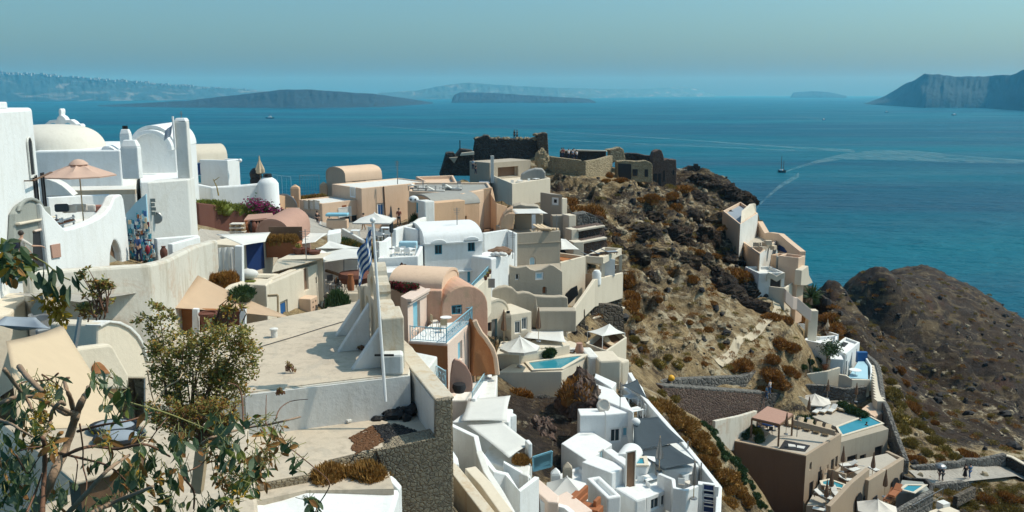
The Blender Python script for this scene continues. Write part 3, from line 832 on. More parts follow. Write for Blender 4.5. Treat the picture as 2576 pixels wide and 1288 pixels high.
def skin_mesh(name,verts,edges,radii,mat,parent,sub=1):
 me_=bpy.data.meshes.new(name);me_.from_pydata(verts,edges,[])
 o=bpy.data.objects.new(name,me_);col.objects.link(o)
 md=o.modifiers.new('skin','SKIN');md.use_smooth_shade=True
 for v,r_ in zip(me_.skin_vertices[0].data,radii):v.radius=(r_,r_)if not isinstance(r_,tuple)else r_
 me_.skin_vertices[0].data[0].use_root=True
 o.modifiers.new('sub','SUBSURF').levels=sub
 bpy.context.view_layer.update()
 nm=bpy.data.meshes.new_from_object(o.evaluated_get(bpy.context.evaluated_depsgraph_get()))
 bpy.data.objects.remove(o);bpy.data.meshes.remove(me_)
 nm.materials.clear();nm.materials.append(mat)
 o=bpy.data.objects.new(name,nm);col.objects.link(o)
 if parent is not None:o.parent=parent
 return o
def person(label,foot,h=1.72,yaw=0,top=(.6,.6,.6),leg=(.05,.06,.09),stride=.18,arm=0.0,armf=.05,bare_legs=False,hat=None,dress=False,pack=None,group=None,hands=False,bend=0):
 """standing or walking figure; yaw 0 faces +Y"""
 r=thing('person',label,'person',foot,group,yaw);s=h/1.75
 V=lambda x,y,z:(x*s,y*s,z*s)
 b=bend
 pel=V(0,0,.95);sp=V(0,.06*b,1.15);ch=V(0,.12*b,1.36);nk=V(0,.03+.2*b,1.50);hd0=V(0,.03+.22*b,1.58);hd=V(0,.035+.24*b,1.66);tp=V(0,.03+.25*b,1.75)
 vs=[pel,sp,ch,nk,hd0,hd,tp];rd=[.125,.115,.13,.055,.075,.095,.05];ed=[(0,1),(1,2),(2,3),(3,4),(4,5),(5,6)]
 rd=[(q*s,q*s)for q in rd];rd[0]=(.15*s,.105*s);rd[1]=(.13*s,.095*s);rd[2]=(.16*s,.11*s)
 legs=[]
 for sx in(-1,1):
  st=stride*sx
  i=len(vs);vs+=[V(.09*sx,.0,.86),V(.095*sx,st*.55+.03,.48),V(.095*sx,st,.09),V(.1*sx,st+.13,.04)]
  rd+=[(.085*s,)*2,(.055*s,)*2,(.04*s,)*2,(.035*s,)*2];ed+=[(0,i),(i,i+1),(i+1,i+2),(i+2,i+3)];legs.append(i)
  j=len(vs);f=armf+(.1*-sx*stride*3)+arm*(1 if sx>0 else .2);k=.12*b
  vs+=[V(.19*sx,k,1.42),V(.24*sx,k+f*.5,1.15),V(.23*sx,k+.08+f*.9,.93+arm*.35*(sx>0)),V(.225*sx,k+.1+f*1.05,.85+arm*.42*(sx>0))]
  rd+=[(.055*s,)*2,(.042*s,)*2,(.03*s,)*2,(.032*s,)*2];ed+=[(2,j),(j,j+1),(j+1,j+2),(j+2,j+3)];legs.append(j)
  if hands:
   hx,hy,hz=vs[j+3]
   for q in range(5):
    a=len(vs);ox=(-.03+.015*q)*s;ln=(.05,.075,.08,.075,.06)[q]*s
    vs+=[(hx+ox,hy+.02*s,hz-ln*.5),(hx+ox,hy+.045*s,hz-ln)]
    rd+=[(.009*s,)*2,(.008*s,)*2];ed+=[(j+3,a),(a,a+1)]
 def mt(c,nm):
  key='%s_%.2f_%.2f_%.2f'%((nm,)+tuple(c))
  if key not in M:M[key]=plain(nm,c,.85,0,.2,8,.2)
  return M[key]
 skin_mesh('body',vs,ed,rd,M['skin'],r)
 l0,a0,l1,a1=legs
 tv=[vs[0],vs[1],vs[2],(vs[3][0],vs[3][1],vs[3][2]-.07*s),vs[a0],vs[a0+1],vs[a1],vs[a1+1]]
 tr=[(rd[0][0]*1.12,rd[0][1]*1.15),(rd[1][0]*1.14,rd[1][1]*1.15),(rd[2][0]*1.1,rd[2][1]*1.12),(.075*s,)*2,(.068*s,)*2,(.056*s,)*2,(.068*s,)*2,(.056*s,)*2]
 skin_mesh('shirt' if not dress else 'dress_top',tv,[(0,1),(1,2),(2,3),(2,4),(4,5),(2,6),(6,7)],tr,mt(top,'shirt_cloth'),r)
 if dress:
  MB().lathe((0,0,.35*s),[(.26*s,0),(.2*s,.3*s),(.15*s,.62*s),(.13*s,.75*s)],14).build('skirt',mt(leg,'skirt_cloth'),None,smooth=True).parent=r
 else:
  e_=2 if bare_legs else 3
  pv=[vs[0],vs[l0],vs[l0+1]]+([]if bare_legs else[vs[l0+2]])+[vs[l1],vs[l1+1]]+([]if bare_legs else[vs[l1+2]])
  n_=2 if bare_legs else 3
  pr=[(.155*s,.12*s),(.1*s,)*2,(.07*s,)*2]+([]if bare_legs else[(.055*s,)*2])+[(.1*s,)*2,(.07*s,)*2]+([]if bare_legs else[(.055*s,)*2])
  pe=[(0,1),(1,2)]+([(2,3)]if not bare_legs else[])+[(0,1+n_),(1+n_,2+n_)]+([(2+n_,3+n_)]if not bare_legs else[])
  skin_mesh('trousers' if not bare_legs else 'shorts',pv,pe,pr,mt(leg,'trouser_cloth'),r)
 hb=MB();hb.blob((hd[0],hd[1]-.02*s,hd[2]+.03*s),.105*s,.115*s,.115*s,12,8)
 hb.build('hair',M['hair'],None,smooth=True).parent=r
 fc=MB();fc.blob((hd[0],hd[1]+.10*s,hd[2]-.01*s),.016*s,.025*s,.025*s,6,5);fc.build('nose',M['skin'],None,smooth=True).parent=r
 if hat:
  hm_=MB();hm_.lathe((hd[0],hd[1],hd[2]+.05*s),[(.22*s,0),(.12*s,.02*s),(.11*s,.11*s),(0,.13*s)],14);hm_.build('hat',mt(hat,'hat_cloth'),None,smooth=True).parent=r
 if pack:
  pb=MB();pb.blob((0,-.2*s,1.22*s),.16*s,.11*s,.25*s,10,8);pb.build('backpack',mt(pack,'backpack_cloth'),None,smooth=True).parent=r
 return r
def dome_mesh(name,mat,seed,n=1500,blade=.16,flat=.8):
 rng=random.Random(seed);vs=[];fs=[]
 lumps=[(rng.uniform(-.55,.55),rng.uniform(-.55,.55),rng.uniform(.45,.75))for _ in range(7)]+[(0,0,.8)]
 for _ in range(n):
  lx,ly,lr=rng.choice(lumps)
  a=rng.uniform(0,6.283);e=math.asin(rng.uniform(-.15,1));rr=lr*rng.uniform(.72,1.02)
  d=Vector((math.cos(e)*math.cos(a),math.cos(e)*math.sin(a),math.sin(e)))
  p=Vector((lx,ly,.05))+Vector((d.x*rr,d.y*rr,d.z*rr*flat))
  if p.z<-.12:continue
  q=(d+Vector((rng.uniform(-.6,.6),rng.uniform(-.6,.6),rng.uniform(0,.9)))).normalized()
  s_=q.cross(Vector((rng.uniform(-1,1),rng.uniform(-1,1),rng.uniform(-1,1)))).normalized()*blade*rng.uniform(.15,.32)
  L=blade*rng.uniform(.7,1.5);b=len(vs)
  vs+=[p-s_,p+s_,p+q*L+s_*.3,p+q*L-s_*.3];fs.append((b,b+1,b+2,b+3))
 b=len(vs);k=MB()
 for lx,ly,lr in lumps:k.blob((lx,ly,0),lr*.82,lr*.82,lr*.82*flat,9,6,.15,rng)
 vs+=[Vector(v)for v in k.v];fs+=[tuple(b+i for i in f)for f in k.f]
 me_=bpy.data.meshes.new(name);me_.from_pydata([tuple(v)for v in vs],[],fs);me_.materials.append(M[mat]);return me_
DOMES={k:[dome_mesh(k,m,s+31*i,bl_n,bl)for i in range(3)]for k,m,s,bl_n,bl in(('dry','dry',1,1700,.2),('drygold','drygold',5,1700,.24),('drygreen','drygreen',9,1700,.2),('green','green',13,1300,.2),('limegreen','limegreen',17,900,.2))}
BN=[0]
def bush(kind,label,loc,rx,rz,group=None,name='shrub',cat='shrub',ry=None):
 BN[0]+=1;rng=random.Random(BN[0]*7)
 me_=rng.choice(DOMES[kind]);o=bpy.data.objects.new(name,me_);col.objects.link(o)
 o.location=loc;o.scale=(rx,ry or rx*rng.uniform(.85,1.15),rz);o.rotation_euler=(0,0,rng.uniform(0,6.28)if ry is None else 0)
 return tag(o,label,cat,group)
def leafy(mb,p,d,L,W,rng,curl=.15):
 """one broad leaf as two bent quads each side of its midrib"""
 d=d.normalized();s_=d.cross(Vector((rng.uniform(-1,1),rng.uniform(-1,1),rng.uniform(.2,1)))).normalized();nrm=s_.cross(d)
 rows=[(0,.12),(.3,.9),(.6,1.0),(.85,.55),(1.0,.02)]
 vs=[]
 for t,w_ in rows:
  c=p+d*L*t-nrm*curl*L*t*t
  vs+=[c-s_*W*.5*w_+nrm*.12*W*w_,c,c+s_*W*.5*w_+nrm*.12*W*w_]
 fs=[]
 for i in range(len(rows)-1):
  a=3*i;fs+=[(a,a+1,a+4,a+3),(a+1,a+2,a+5,a+4)]
 mb.add(vs,fs)
def table(label,c,w=.8,l=.8,h=.74,mat='whitepaint',yaw=0,group=None,round_=False,top='whitepaint'):
 r=thing('table',label,'table',c,group)
 m=MB()
 if round_:m.lathe((c[0],c[1],c[2]+h-.04),[(0,.04),(w/2,.04),(w/2,0),(0,0)],16)
 else:m.box((c[0],c[1],c[2]+h-.04),w,l,.04,yaw)
 m.build('table_top',M[top],r)
 if round_:
  MB().tube([c,(c[0],c[1],c[2]+h-.04)],.03,6).build('pedestal',M[mat],r)
  MB().lathe(c,[(0,.04),(.22,.03),(.24,0),(0,0)],10).build('foot',M[mat],r)
 else:
  ca,sa=math.cos(yaw),math.sin(yaw)
  for x,y in((-1,-1),(1,-1),(1,1),(-1,1)):
   px,py=x*(w/2-.06),y*(l/2-.06)
   MB().box((c[0]+px*ca-py*sa,c[1]+px*sa+py*ca,c[2]),.05,.05,h-.04,yaw).build('leg',M[mat],r)
 return r
def chair(label,c,yaw=0,mat='whitepaint',group=None,seat='cushion'):
 r=thing('chair',label,'chair',c,group);ca,sa=math.cos(yaw),math.sin(yaw)
 T=lambda x,y,z:(c[0]+x*ca-y*sa,c[1]+x*sa+y*ca,c[2]+z)
 MB().box(T(0,0,.42),.44,.44,.05,yaw).build('seat',M[seat],r)
 MB().box(T(0,-.21,.5),.44,.04,.4,yaw).build('backrest',M[mat],r)
 for x in(-1,1):
  for y in(-1,1):MB().bar(T(x*.2,y*.2,0),T(x*.2,y*.2,.88 if y<0 else .42),.035).build('leg',M[mat],r)
 return r
def lounger(label,c,yaw=0,mat='palewood',pad='cushion',group=None,L=1.95):
 r=thing('sun_lounger',label,'sun lounger',c,group);ca,sa=math.cos(yaw),math.sin(yaw)
 T=lambda x,y,z:Vector((c[0]+x*ca-y*sa,c[1]+x*sa+y*ca,c[2]+z))
 MB().box(tuple(T(0,0,.22)),.68,L,.07,yaw).build('frame',M[mat],r)
 m=MB();m.bar(T(0,-L/2+.05,.34),T(0,L*.12,.34),.62,.09);m.build('mattress',M[pad],r,bevel=.03)
 m=MB();m.bar(T(0,L*.13,.35),T(0,L/2-.02,.72),.62,.09);m.build('backrest',M[pad],r,bevel=.03)
 for x in(-1,1):
  for y in(-1,1):MB().box(tuple(T(x*.29,y*(L/2-.15),0)),.06,.06,.22,yaw).build('leg',M[mat],r)
 return r
def pot(label,c,r=.22,h=.35,mat='clay',plant=None,group=None,ph=.4):
 o=thing('flower_pot',label,'plant pot',c,group)
 MB().lathe(c,[(0,0),(r*.65,0),(r*.95,h*.85),(r*1.05,h*.86),(r*1.05,h),(r*.9,h),(r*.88,h*.9),(0,h*.9)],14).build('pot',M[mat],o,smooth='auto')
 if plant:
  rng=random.Random(int(c[0]*100));m=MB()
  for _ in range(60):
   d=Vector((rng.uniform(-.7,.7),rng.uniform(-.7,.7),rng.uniform(.4,1.2)));p=Vector(c)+Vector((0,0,h*.9))+d*ph*rng.uniform(.1,.6)
   leafy(m,p,d+Vector((rng.uniform(-.6,.6),rng.uniform(-.6,.6),0)),ph*.4,ph*.18,rng)
  m.build('leaves',M[plant],o,fix=False)
 return o
def railing(label,pts,h=.95,mat='sky',step=.16,name='balcony_railing',scroll=True,parent=None,group=None):
 """iron railing along world points pts (foot line)"""
 c=sum(pts,Vector((0,0,0)))/len(pts)
 r=thing(name,label,'railing',tuple(c),group);up=Vector((0,0,1))
 for a,b in zip(pts,pts[1:]):
  MB().bar(a+up*h,b+up*h,.05,.04).build('top_rail',M[mat],r)
  MB().bar(a+up*.1,b+up*.1,.04,.03).build('bottom_rail',M[mat],r)
  L=(b-a).length;n=max(2,int(L/step));bal=MB()
  for i in range(1,n):
   p=a+(b-a)*i/n;bal.bar(p+up*.1,p+up*h,.022)
  if scroll:
   m_=max(1,int(L/.55))
   for i in range(m_):
    q=a+(b-a)*(i+.5)/m_+up*(h*.55);dd_=(b-a).normalized()
    bal.tube([q+(dd_*math.cos(t)+up*math.sin(t))*.2 for t in[6.283*k/10 for k in range(11)]],.014,4)
  bal.build('balusters',M[mat],r)['kind']='stuff'
 for p in pts:MB().bar(p,p+up*(h+.06),.05).build('rail_post',M[mat],r)
 return r
# ================================================================ LEFT: church street
tower=House('bell_tower_house','tall white tower house with narrow oval window at far left','house',[Vector((-19.5,30.5,0)),Vector((-21.6,40.5,0)),Vector((-27,41.5,0)),Vector((-26,30.5,0))],-.66,-10.5)
m=MB();m.prism(tower.poly,-10.5,-.68);tower.wall=m.build('wall',M['white'],tower.root,bevel=.15)
tower.win(0,z1((358,740))[0],.7,1.8,fr='white2',pane='dark',arch=True,fw=.08,mull=False,cut=False)
tower.win(0,z2((425,45))[0],.45,1.35,fr='black',pane='dark',mull=False,cut=False);tower.win(0,z2((515,60))[0],.42,1.75,fr='black',pane='dark',mull=False,cut=False)
A,B,dd_,nn=tower.frame(0)
m=MB();a,b=[PW(x,y,A,B)+nn*.35 for x,y in z1((290,1025),(522,922))];m.bar(a,b,.1,.05);m.bar(a-nn*.35,a,.05);m.build('rain_ledge',M['wood'],tower.root)
m=MB();m.box((-23.2,36.5,-.68),3.2,3.6,.28,-.2);m.build('cornice',M['white'],tower.root,bevel=.05)
m=MB();m.lathe((-24,34.6,-.67),[(1.4,0),(1.4,.2),(1.1,.45),(.6,.62),(0,.7)],18);m.build('dome_cap',M['cream'],tower.root,smooth='auto')
P2a,P2b=Vector((-20.7,39.2,0)),Vector((-21.6,50,0))
o=planewall('curved_terrace_wall','bright white plaster wall with swooping top edge and arched doorway','wall',z2((600,1060),(500,190),(560,285),(640,360),(720,450),(790,512),(900,490),(1000,458),(1100,422),(1200,372),(1280,315),(1340,235),(1390,120),(1430,95),(1470,92),(1495,150),(1515,300),(1535,450),(1560,700),(1580,1010)),P2a,P2b,.55,'white',bev=.1)
def facehole(o,pxs,A,B,t,mat_in='dark'):
 n=Vector((-(B.y-A.y),B.x-A.x,0)).normalized()
 if n.dot(A)<0:n=-n
 pts=[PW(x,y,A,B)-n*.3 for x,y in pxs]
 cu=MB().extr(pts,pts[0],pts[0]+n*(.3+t)).build('cutter',M['dark'])
 md=o.modifiers.new('cut','BOOLEAN');md.object=cu;md.operation='DIFFERENCE';md.solver='EXACT'
 bv=[q for q in o.modifiers if q.type=='BEVEL']
 for q in bv:q.show_viewport=False
 bpy.context.view_layer.update()
 nm=bpy.data.meshes.new_from_object(o.evaluated_get(bpy.context.evaluated_depsgraph_get()));o.data=nm;o.modifiers.remove(md)
 for q in bv:q.show_viewport=True
 bpy.data.objects.remove(cu)
 return[p+n*(.3+t)for p in pts],n
hole=z2((1330,955),(1335,820),(1350,720),(1375,650),(1405,650),(1440,710),(1465,790),(1478,890),(1480,955))
pts,n=facehole(o,hole,P2a,P2b,.4)
MB().extr([p-n*.03 for p in pts],pts[0],pts[0]+n*.02).build('door_leaf',M['wood'],o)
MB().extr([PW(*z2(q)[0],P2a,P2b)+n*.25 for q in((1335,955),(1345,780),(1470,890),(1480,955))],Vector((0,0,0)),n*.05).build('side_panel',M['wetgrey'],o)
planewall('notice_board','small square brown notice board hung on white wall','sign',z2((600,705),(710,685),(722,850),(620,865)),P2a,P2b,.06,'rose',bev=.01,push=.07)
P1a,P1b=Vector((-19.5,30.5,0)),Vector((-21.6,40.5,0))
port=planewall('stone_portal','grey rendered arched door portal beside white tower','portal',z2((60,1060),(95,330),(150,240),(220,185),(300,168),(380,195),(430,245),(515,240),(545,450),(608,1060)),P1a,P1b,.3,'wetgrey',push=.32,bev=.05)
arc=lambda r_:z2(*[(265+r_*math.cos(t),300-r_*1.05*math.sin(t))for t in[math.pi*k/8 for k in range(9)]])
planewall('arch_moulding','','',arc(160)+list(reversed(arc(125))),P1a,P1b,.14,'wetgrey',parent=port,push=.42)
planewall('cornice','','',z2((80,440),(440,375),(540,355),(540,375),(440,400),(85,470)),P1a,P1b,.2,'cream',parent=port,push=.5)
planewall('door_frame','','',z2((290,530),(430,495),(500,900),(470,900),(410,530),(300,555)),P1a,P1b,.12,'palepink',parent=port,push=.44)
planewall('door_opening','','',z2((300,556),(408,532),(470,960),(300,960)),P1a,P1b,.05,'dark',parent=port,push=.36)
planewall('side_pilaster','','',z2((455,400),(535,385),(605,1010),(515,1010)),P1a,P1b,.1,'wetgrey',parent=port,push=.44)
pp=PD(*z2((245,560))[0],34.6)
person('person with dark backpack and headscarf leaning at grey portal doorway',(pp.x,pp.y,pp.z-1.66),1.72,-.7,(.55,.5,.45),(.30,.13,.04),.1,.5,.15,pack=(.012,.016,.035),hands=True)
tz=-7.15
m=MB();m.prism([Vector((-21.4,41,0)),Vector((-22.1,51,0)),Vector((-30,54,0)),Vector((-30,41,0))],-10.5,tz);solo('roof_terrace','white paved terrace with cushioned bench behind swooping wall','terrace',m,'white2')
bw=[(z2((560,130))[0],49),(z2((960,105))[0],50.5),(z2((1330,92))[0],51.5)]
linewall('terrace_back_wall','low lavender white wall behind cushioned bench',[(*p,d)for p,d in bw],1.6,.35,'white')
bn=thing('outdoor_bench','white slatted bench with orange wooden seat on white terrace','bench',(-24.4,46.2,tz))
for k in range(2):
 y0=45+k*1.4
 m=MB();m.box((-23.9,y0,tz+.38),1.0,1.25,.1);m.build('seat',M['clay'],bn)
 for sx in(-.45,.45):
  for sy in(-.58,.58):MB().box((-23.9+sx,y0+sy,tz),.08,.08,.72).build('leg',M['whitepaint'],bn)
 m=MB()
 for j in range(3):m.box((-23.4,y0,tz+.12+j*.22),.05,1.3,.07)
 m.build('side_slats',M['whitepaint'],bn)['kind']='stuff'
for(x,y),dq,cmt,lab,rx in((z2((745,258))[0],46,'slate','dark slate cushion leaning in bench corner',.42),(z2((840,270))[0],46.3,'cushion','cream cushion beside dark slate cushion',.45),(z2((960,258))[0],47.3,'cushion','tall cream cushion in middle of bench',.48),(z2((1075,262))[0],48,'canvas','white cushion between cream and pink cushions',.42),(z2((1225,265))[0],48.5,'redcloth','faded pink flat cushion at bench end',.5)):
 p=PD(x,y,dq);m=MB();m.box((p.x,p.y,p.z-.2),rx*1.6,.22,.42,.3);solo('cushion',lab,'cushion',m,cmt,bev=.09)
def roofblock(label,pxs,dref,mat,zb=None,name='house',par=0,cat='house',roof=None,bev=.08):
 z=PD(*pxs[0],dref).z
 return block(name,label,cat,([PZ(x,y,z)for x,y in pxs],z),mat,par,.3,zb,bev=bev,roof=roof)
roofblock('flat white roofed house with beige cornice under church dome',z1((835,1165),(1640,1150),(1660,940),(560,990),(560,1080)),53,'white2',-10.5)
m=MB();a,b=PD(*z1((840,1170))[0],52.7),PD(*z1((1640,1155))[0],53);m.bar(a,b,.25,.28);solo('beige_cornice','long beige roof cornice moulding above terrace bench','cornice',m,'beige')
lf=[PD(*p,50.4)for p in z1((545,1205),(548,1000),(600,1012),(680,1040),(750,1080),(810,1130),(870,1190),(890,1205))]
m=MB();m.extr(lf,lf[0],lf[0]+Vector((-.3,1.2,0)));solo('curved_gable_wall','small grey quarter round gable wall beside parasol pole','wall',m,'white2',bev=.06)
chz=PD(*z1((545,665))[0],56).z
ch=House('church','white church with broad cream dome rising behind peach parasol','church',[PD(*z1((430,960))[0],56),PD(*z1((1475,955))[0],57),PD(*z1((1475,955))[0],57)+Vector((-2,11,0)),PD(*z1((430,960))[0],56)+Vector((-2,11,0))],chz,-10.5)
m=MB();m.prism(ch.poly,-10.5,chz);ch.wall=m.build('wall',M['white'],ch.root,bevel=.1)
dc=PD(*z1((640,655))[0],60);dr=590*.2083/F*60;dh=PD(*z1((640,343))[0],60).z-dc.z
MB().lathe((dc.x,dc.y,dc.z-1),[(dr,0),(dr,.9)]+[(dr*math.cos(t)**.62,1+dh*math.sin(t)**.95)for t in[math.pi/2*k/14 for k in range(15)]],40).build('dome',M['domecream'],ch.root,smooth='auto')
prof=[PD(*p,57.1)for p in z1((1215,700),(1225,620),(1270,600),(1320,602),(1370,630),(1400,660),(1480,655),(1480,700))]
MB().extr(prof,prof[0],prof[0]+Vector((-1,4,0))).build('side_apse',M['white'],ch.root,bevel=.12)
P=z1((470,400),(470,356),(535,342),(560,322),(590,300),(640,287),(680,286),(686,258),(705,240),(712,234),(704,190),(706,160),(722,150),(738,160),(742,190),(738,232),(765,245),(786,268),(796,288),(850,284),(890,305),(925,340),(965,335),(985,356),(985,400))
pr_=[PD(*p,62)for p in P];bf=MB().extr(pr_,pr_[0],pr_[0]+Vector((0,.6,0)))
o=solo('belfry','scrolled white belfry with slender top behind broad cream church dome','belfry',bf,'white',bev=.05)
for cx in(640,815):
 q=[PD(*p,61.97)for p in z1(*[(cx+34*math.cos(t),347-20*math.sin(t))for t in[math.pi*k/8 for k in range(9)]])]
 MB().extr(q,q[0],q[0]+Vector((0,.05,0))).build('belfry_arch',M['sky'],o);bpy.data.objects[-1]
for ch_ in[k for k in bpy.data.objects if k.parent==o]:ch_.data.transform(Matrix.Translation(-o.location))if False else None
pa=PD(*z1((945,785))[0],46)
umbrella('large peach octagonal parasol with vented top on white terrace',pa,3.6,.72,'parasol',8,.2,pa.z-tz-.6+.6,pmat='palewood',valance=.05)
m=MB();m.lathe((pa.x,pa.y,pa.z-.05),[(.5,-.12),(.45,-.05),(.25,.1),(0,.16)],8);o=solo('parasol_vent_cap','small peach vent cap topping the peach parasol','parasol cap',m,'parasol',smooth='auto')
def chimney(label,px,d,w,top_y,zb,mat='white',pots=False,cap=True,yaw=.15,depth=None):
 c=PD(px,top_y,d);r=thing('chimney',label,'chimney',(c.x,c.y,zb))
 h=c.z-zb;dp=depth or w
 m=MB();m.box((c.x,c.y,zb),w,dp,h*.82,yaw)
 s=[Vector((c.x+x*math.cos(yaw)-y*math.sin(yaw),c.y+x*math.sin(yaw)+y*math.cos(yaw),0))for x,y in((-w/2,-dp/2),(w/2,-dp/2),(w/2,dp/2),(-w/2,dp/2))]
 MBc=MB();a=s;b=inset(s,w*.16)
 vs=[(p.x,p.y,zb+h*.82+.003)for p in a]+[(p.x,p.y,c.z)for p in b]
 MBc.add(vs,[(0,1,5,4),(1,2,6,5),(2,3,7,6),(3,0,4,7),(4,5,6,7),(3,2,1,0)])
 m.build('shaft',M[mat],r,bevel=.05);MBc.build('cap',M[mat],r,bevel=.04)
 if pots:
  pz=c.z
  for k in(-.13,.13):MB().lathe((c.x+k*w,c.y,pz),[(0,0),(w*.16,0),(w*.16,.22),(0,.22)],8).build('vent_pot',M['black'],r)
 return r
chimney('slim white chimney with two black vent pots beside vault',z1((1512,395))[0][0],58,.62,z1((1512,400))[0][1],chz-.5,pots=True)
chimney('broad grey white chimney standing on flat white roof',z1((1570,530))[0][0],51.5,.95,z1((1570,530))[0][1],PD(*z1((1580,985))[0],52).z,depth=.8)
v2d=62
vz=PD(*z1((1830,650))[0],v2d).z
A=PD(*z1((1565,650))[0],v2d);B=PD(*z1((2120,650))[0],v2d+.8)
vr=PD(*z1((1790,372))[0],v2d).z-vz
v2=vault('vaulted_chapel','white barrel vaulted chapel with deep arched rim beside bell pillar','chapel',([A,B,B+Vector((-1,7,0)),A+Vector((-1,7,0))],vz),vr,'white',0,-10.5,seg=16)
arcp=lambda k,dz=0:[PD(*p,v2d-.03)for p in z1(*[(1835+250*k*math.cos(t),652-225*k*math.sin(t))for t in[math.pi*i/14 for i in range(15)]])]
rim=MB();oa,ia=arcp(1.1),arcp(.88)
rim.extr(oa+list(reversed(ia)),oa[0],oa[0]+Vector((0,-.5,0)));rim.build('arch_rim',M['white'],v2.root,bevel=.04)
roofblock('white lower annexe with sloping plaster roof under chapel vault',z1((1690,1040),(2240,1010),(2200,690),(1680,680)),56,'white',-10.5)
pb=PB(*z1((1775,1045),(2268,1008),(2350,975)),54)
hb_=block('grey_gable_house','pale grey plain walled house carrying the bell pillar','house',pb,'white2',0,zb=-11)
g=hb_.frame(0)
m=MB();c=PW(*z2((1885,375))[0],g[0],g[1])+g[3]*.06;m.lathe((0,0,0),[(0,.05),(.33,.05),(.36,0),(0,0)],18)
mm=Matrix.Translation(c)@Matrix.Rotation(R(90),4,'X');m.v=[tuple(mm@Vector(v))for v in m.v];solo('round_plaque','round blue grey plate with dark oval centre fixed on grey wall','plaque',m,'metal')
m=MB();c=PW(*z2((1835,250))[0],g[0],g[1])+g[3]*.05
for k in range(4):m.box((c.x+.05*(k%2),c.y,c.z-.45+.26*k),.32,.04,.2)
solo('wall_plaques','column of faded grey tiles fixed on grey wall','plaque',m,'wetgrey')
pl=thing('bell_pillar','tall slim white pillar with pointed cap and metal rod','pillar',tuple(PD(458,520,55)))
c=PD(457,305,55);m=MB();m.box((c.x,c.y,-8),.74,.7,c.z+8,.12);m.build('shaft',M['white2'],pl,bevel=.06)
m=MB();s=[Vector((c.x+x,c.y+y,0))for x,y in((-.37,-.35),(.37,-.35),(.37,.35),(-.37,.35))];q=inset(s,.1)
m.add([(p.x,p.y,c.z+.004)for p in s]+[(p.x,p.y,c.z+.2)for p in q],[(0,1,5,4),(1,2,6,5),(2,3,7,6),(3,0,4,7),(4,5,6,7),(3,2,1,0)]);m.build('cap',M['white'],pl,bevel=.04)
MB().tube([(c.x,c.y,c.z+.15),(c.x,c.y,c.z+.62)],.025,6).build('rod',M['metal'],pl)
MB().bar((c.x-.1,c.y,c.z+.46),(c.x+.1,c.y,c.z+.46),.03).build('cross_bar',M['metal'],pl)
fp=thing('small_flagpole','short white flagpole with furled striped flag beside chapel','flagpole',tuple(PD(436,372,54.5)))
t0,t1=PD(*z1((2085,245))[0],54.5),PD(*z1((2115,620))[0],54.5)
MB().tube([t1,t0],.07,8).build('pole',M['whitepaint'],fp)
def stripes(p0,du,dv,nu,nv,fold,cols,stripe=1):
 m=MB();g_=[[p0+du*(i/nu)+dv*(j/nv)+fold(i/nu,j/nv)for i in range(nu+1)]for j in range(nv+1)]
 for j in range(nv):
  for i in range(nu):
   m.cur=cols(i,j);m.add([g_[j][i],g_[j][i+1],g_[j+1][i+1],g_[j+1][i]],[(0,1,2,3)])
 return m
m=stripes(PD(*z1((2082,330))[0],54.4),Vector((-.5,0,-.5)),Vector((-.1,0,-.6)),9,9,lambda u,v:Vector((0,.08*math.sin(9*u),-.05*math.sin(5*u))),lambda i,j:j%2)
m.build('flag',[M['blue'],M['canvas']],fp,fix=False)
a,b=z5((60,405),(560,388))
hw=vault('white_house','white house with cream roof and blue painted doors above planter','house',RB(a,b,6.5,84),1.45,'white',1,-13.5,rmat='cream',power=.6)
a,b=z5((560,372),(728,352))
h2_=block('white_house','plain white side wing right of blue doors, with roof lamp','house',RB(a,b,5.5,83.4),'white',.3,zb=-13.5)
hw.win(0,z5((228,490))[0],1.05,1.1,'blue','navy',name='painted_door',cut=False);hw.win(0,z5((205,630))[0],.75,.75,'paleblue','teal',mull=False,cut=False);hw.win(0,z5((268,630))[0],.5,.75,'navy','navy',name='door',mull=False,cut=False)
hw.win(0,z5((375,550))[0],.38,.66,'sky','teal',mull=False,cut=False)
p=PD(*z5((738,375))[0],83.6);m=MB();m.blob(p,.18,.18,.18);m.bar(p,p+Vector((-.4,0,0)),.05);solo('wall_lamp','white globe lamp on right corner of white wing','lamp',m,'whitepaint',smooth='auto')
linewall('white_terrace_wall','white rounded terrace wall above green and purple planter',[(*z5((100,690))[0],79),(*z5((340,735))[0],78),(*z5((700,715))[0],79),(*z5((1085,680))[0],80)],4.2,.5,'white',bev=.15)
p=PD(*z5((1115,600))[0],80);m=MB();m.lathe((p.x,p.y,-14),[(1.05,0),(.95,14+p.z-.6),(.7,14+p.z-.25),(.3,14+p.z),(0,14+p.z)],16);solo('rounded_pillar','white rounded chimney pillar with black cap at terrace end','pillar',m,'white',smooth='auto')
m=MB();m.lathe((p.x,p.y,p.z),[(0,0),(.42,0),(.36,.28),(0,.32)],10);solo('chimney_cowl','black cowl on white rounded pillar','chimney cap',m,'black')
p=PD(*z5((960,690))[0],80.5);m=MB();m.blob((p.x,p.y,p.z+.75),.55,.4,.65,9,7,.12);m.box((p.x,p.y,p.z-.1),.9,.7,.5);solo('barbecue','dark covered barbecue beside closed cream parasol','barbecue',m,'dark',smooth=False)
p=PD(*z5((1018,660))[0],80.3)
closed_umbrella('closed cream parasol on white terrace against the sea',(p.x,p.y,p.z-.3),2.55+.0,'beigecanvas',.42)
linewall('planter_wall','curving maroon plaster planter wall along street',[(*z5((120,955))[0],66),(*z5((330,980))[0],68.5),(*z5((560,1035))[0],70),(*z5((800,1100))[0],71),(*z5((1180,1170))[0],73)],[2.5,2.3,2.2,2,1.6],.5,'maroon',bev=.1)
rng=random.Random(4)
